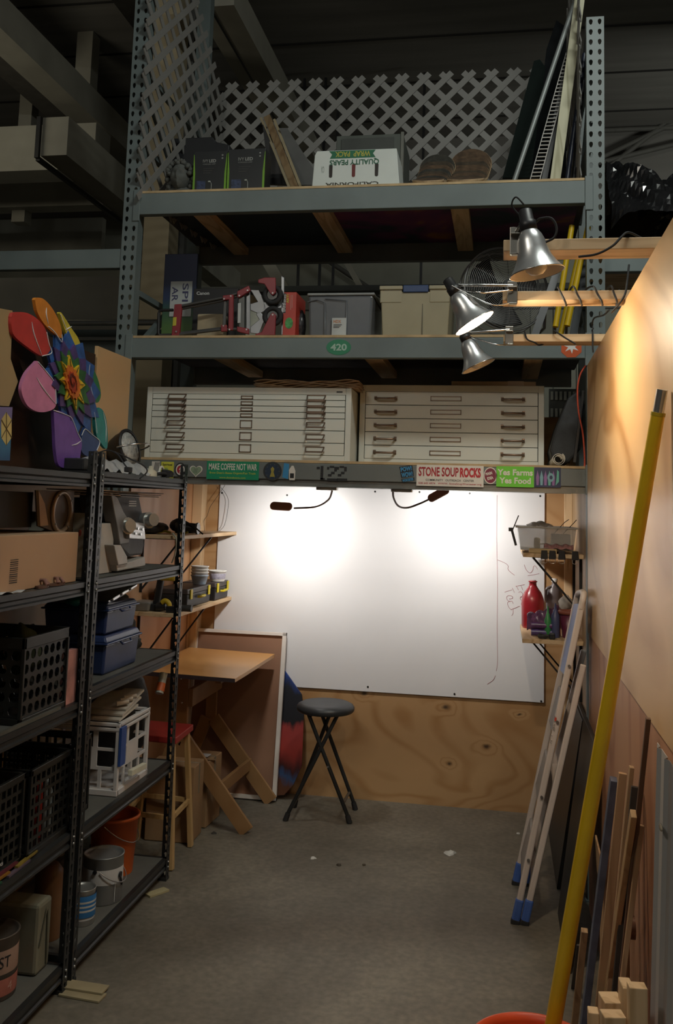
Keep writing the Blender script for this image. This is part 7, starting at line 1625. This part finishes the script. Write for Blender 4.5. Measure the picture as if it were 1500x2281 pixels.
# long things standing at the right end
tag(MB().wp([atY(x, y, 4.82) for x, y in ((1120, 396), (1182, 396), (1216, 150), (1203, 132), (1190, 136))], (0, .02, 0)).build('dark_green_board', mat((.007, .011, .010), .9, spec=.1)), 'dark green-black board leaning right behind the conduit on the top deck', 'board')
tag(MB().wp([atY(x, y, 5.05) for x, y in ((1180, 396), (1262, 396), (1262, 60), (1240, 45), (1218, 110))], (0, .01, 0)).build('dark_board', mat((.008, .010, .012), .8, spec=.15)), 'tall dark glossy board behind the conduit and the track', 'board')
def pipe(label, a, b, Y, Y2, r, m, name='conduit_pipe'):
    p = atY(*a, Y2); q = atY(*b, Y); d = (p - q).normalized(); q = q + d * ((ZT + .008 - q.z) / d.z); return tag(MB().cyl(q, p, r, n=20).build(name, m), label, 'pipe')
pipe('long grey metal conduit leaning right on the top deck', (1281, 6), (1150, 392), 4.55, 4.62, .0125, mat((.24, .26, .26), .5, .4))
pipe('thin dark blue pipe right of the light wooden board', (1303, 120), (1266, 390), 4.62, 4.66, .012, mat((.02, .025, .045), .35), 'blue_pipe')
pipe('black pipe touching the right lattice panel', (1311, 60), (1279, 392), 4.66, 4.7, .012, M_BLK, 'black_pipe')
lb('light_board', 'tall pale wooden board with an oval grain figure on the top deck', 'board', (1293, -10), (1239, 390), 4.56, .05, .018, wood((0.50, 0.48, 0.34), (0.34, 0.32, 0.2), (0.56, 0.54, 0.4), (9, 9, 1.2), 6, .6, 1.0), 4.60)
p1, q1 = atY(1262, 118, 4.66), atY(1184, 392, 4.58); d = (p1 - q1).normalized(); q1 = q1 + d * ((ZT + .003 - q1.z) / d.z)
mb = MB(); s_ = Vector((.048, 0, 0)); m_ = mat((.36, .34, .32), .5)
t = thing('ladder_track', 'narrow white ladder-like wire track leaning right on the top deck', 'track', tuple(q1))
MB().bar(q1, p1, .004, .01, (0, 1, 0)).build('side_rail', m_, t, world=True); MB().bar(q1 + s_, p1 + s_ * .8, .004, .01, (0, 1, 0)).build('side_rail', m_, t, world=True)
for k in range(36): f = (k + .5) / 36; a = q1.lerp(p1, f); mb.bar(a, a + s_ * (1 - .2 * f), .0045, .008, (0, 1, 0))
mb.build('rungs', m_, t, world=True)
lb('dark_batten', 'dark batten between the white track and the pale board', 'batten', (1262, 150), (1215, 392), 4.68, .03, .01, M_BLK, 4.72)
# ------------------------------------------------------------------ hall behind
mb = MB(); Yh = 7.4
a = atY(380, 652, Yh); b = atY(1400, 628, Yh)
struct('trim_12', MB().box(a.x, 4.5, Yh, Yh + .15, a.z, b.z), mat((.10, .105, .10), .6, 0, .15, 2))
a = atY(0, 700, 6.9); b = atY(300, 745, 6.9)
struct('trim_13', MB().box(-6, -3.0, 6.9, 7.0, b.z, a.z + .3), mat((.07, .065, .055), .8, 0, .2, 2))
for k, (p, q) in enumerate((((1352, 358), (1500, 322)), ((1352, 345), (1500, 275)), ((1352, 376), (1490, 268)), ((1352, 290), (1500, 284)), ((820, 640), (700, 560)))):
    a = atY(*p, 10.8); b = atY(*q, 10.8); d = b - a; struct('trim_14', MB().cyl(a - d * .3, b + d * .8, .03, n=10), mat((.09, .085, .075), .7))
for px in (664, 712, 742, 938):
    a = atY(px, 600, 9.0); struct('trim_15', MB().box(a.x - .012, a.x + .012, 9.0, 9.03, 3.2, 6.0), M_BLK)
struct('trim_16', MB().bar(atY(560, 520, 8.0), atY(640, 655, 8.0), .14, .1).bar(atY(770, 580, 8.2), atY(812, 655, 8.2), .05, .05).bar(atY(585, 560, 8.1), atY(640, 640, 8.1), .06, .05), M_OLD)

t = thing('louvred_panel', 'pale louvred panel glimpsed in the gap right of the flat file cabinets', 'louvre', (atY(1250, 900, 6.2).x, 6.2, 0))
a = atY(1224, 865, 6.2); b = atY(1290, 980, 6.2)
MB().box(a.x, b.x, 6.22, 6.24, b.z, a.z).build('back_sheet', mat((.12, .13, .12), .6), t, world=True)
for r_ in range(3):
    for k in range(6):
        x = a.x + .01 + k * .028; z = a.z - .02 - r_ * .11
        if x + .02 < b.x: MB().box(x, x + .016, 6.2, 6.215, z - .055, z).build('slat', mat((.5, .52, .46), .5), t, world=True)
for x in (a.x + .01, b.x - .01): MB().box(x - .01, x + .01, 6.2, 6.24, 0, b.z).build('leg', M_STEEL, t, world=True)
# ------------------------------------------------------------------ litter on the floor
def scrap(px, py, label, r, col, seed, cat='paper scrap', name='paper_scrap', flat=.3):
    p = atZ(px, py, .004); rn = random.Random(seed); mb = MB()
    n = 11; poly = [(r * rn.uniform(.45, 1.1) * math.cos(i * 2 * PI / n), r * rn.uniform(.45, 1.1) * math.sin(i * 2 * PI / n)) for i in range(n)]
    top = [(x * .8, y * .8, .003 + r * flat * rn.uniform(.2, 1)) for x, y in poly]
    v = [(x, y, .0) for x, y in poly] + top + [(0, 0, .003 + r * flat)]
    mb.add(v, [tuple(range(n))[::-1]] + [(i, (i + 1) % n, n + (i + 1) % n, n + i) for i in range(n)] + [(n + i, n + (i + 1) % n, 2 * n) for i in range(n)])
    o = mb.build(name, mat(col, .8)); o.location = (p.x, p.y, .001); return tag(o, label, cat)
scrap(1003, 1900, 'crumpled white paper scrap, the largest on the open floor', .036, (.62, .62, .60), 1)
scrap(699, 1911, 'small white scrap on the floor in front of the stool', .016, (.65, .65, .62), 2)
scrap(755, 1926, 'tiny dark bit on the floor just right of the small white scrap', .014, (.07, .055, .04), 3, 'debris', 'debris')
scrap(811, 1926, 'tiny dark bit on the floor between the white scraps', .012, (.07, .055, .04), 4, 'debris', 'debris')
scrap(1155, 1856, 'tiny white scrap near the upper ladder foot', .010, (.6, .6, .58), 5)
scrap(477, 1855, 'dark bit of debris beside the near table foot', .016, (.05, .045, .04), 6, 'debris', 'debris')
for k, (px, py, rz, lb) in enumerate(((190, 2200, -.05, 'upper tan wood shim under the shelving post'), (184, 2212, -.08, 'lower tan wood shim under the shelving post'))):
    p = atZ(px, py, .01); o = MB().box(-.085, .065, -.028, .028, 0, .007).build('wood_shim', mat((.30, .25, .15), .8), bevel=.001)
    o.location = (p.x, p.y, .001 + .0075 * (1 - k)); o.rotation_euler = (0, 0, rz); tag(o, lb, 'wood shim', 'wood shims at the shelving feet')
p = atZ(350, 1985, .01); o = MB().box(-.05, .05, -.02, .02, 0, .008).build('wood_shim', mat((.40, .35, .2), .8)); o.location = (p.x + .0, p.y, .001); o.rotation_euler = (0, 0, 1.0); tag(o, 'pale wood shim beside the foot of the farthest shelving post', 'wood shim', 'wood shims at the shelving feet')
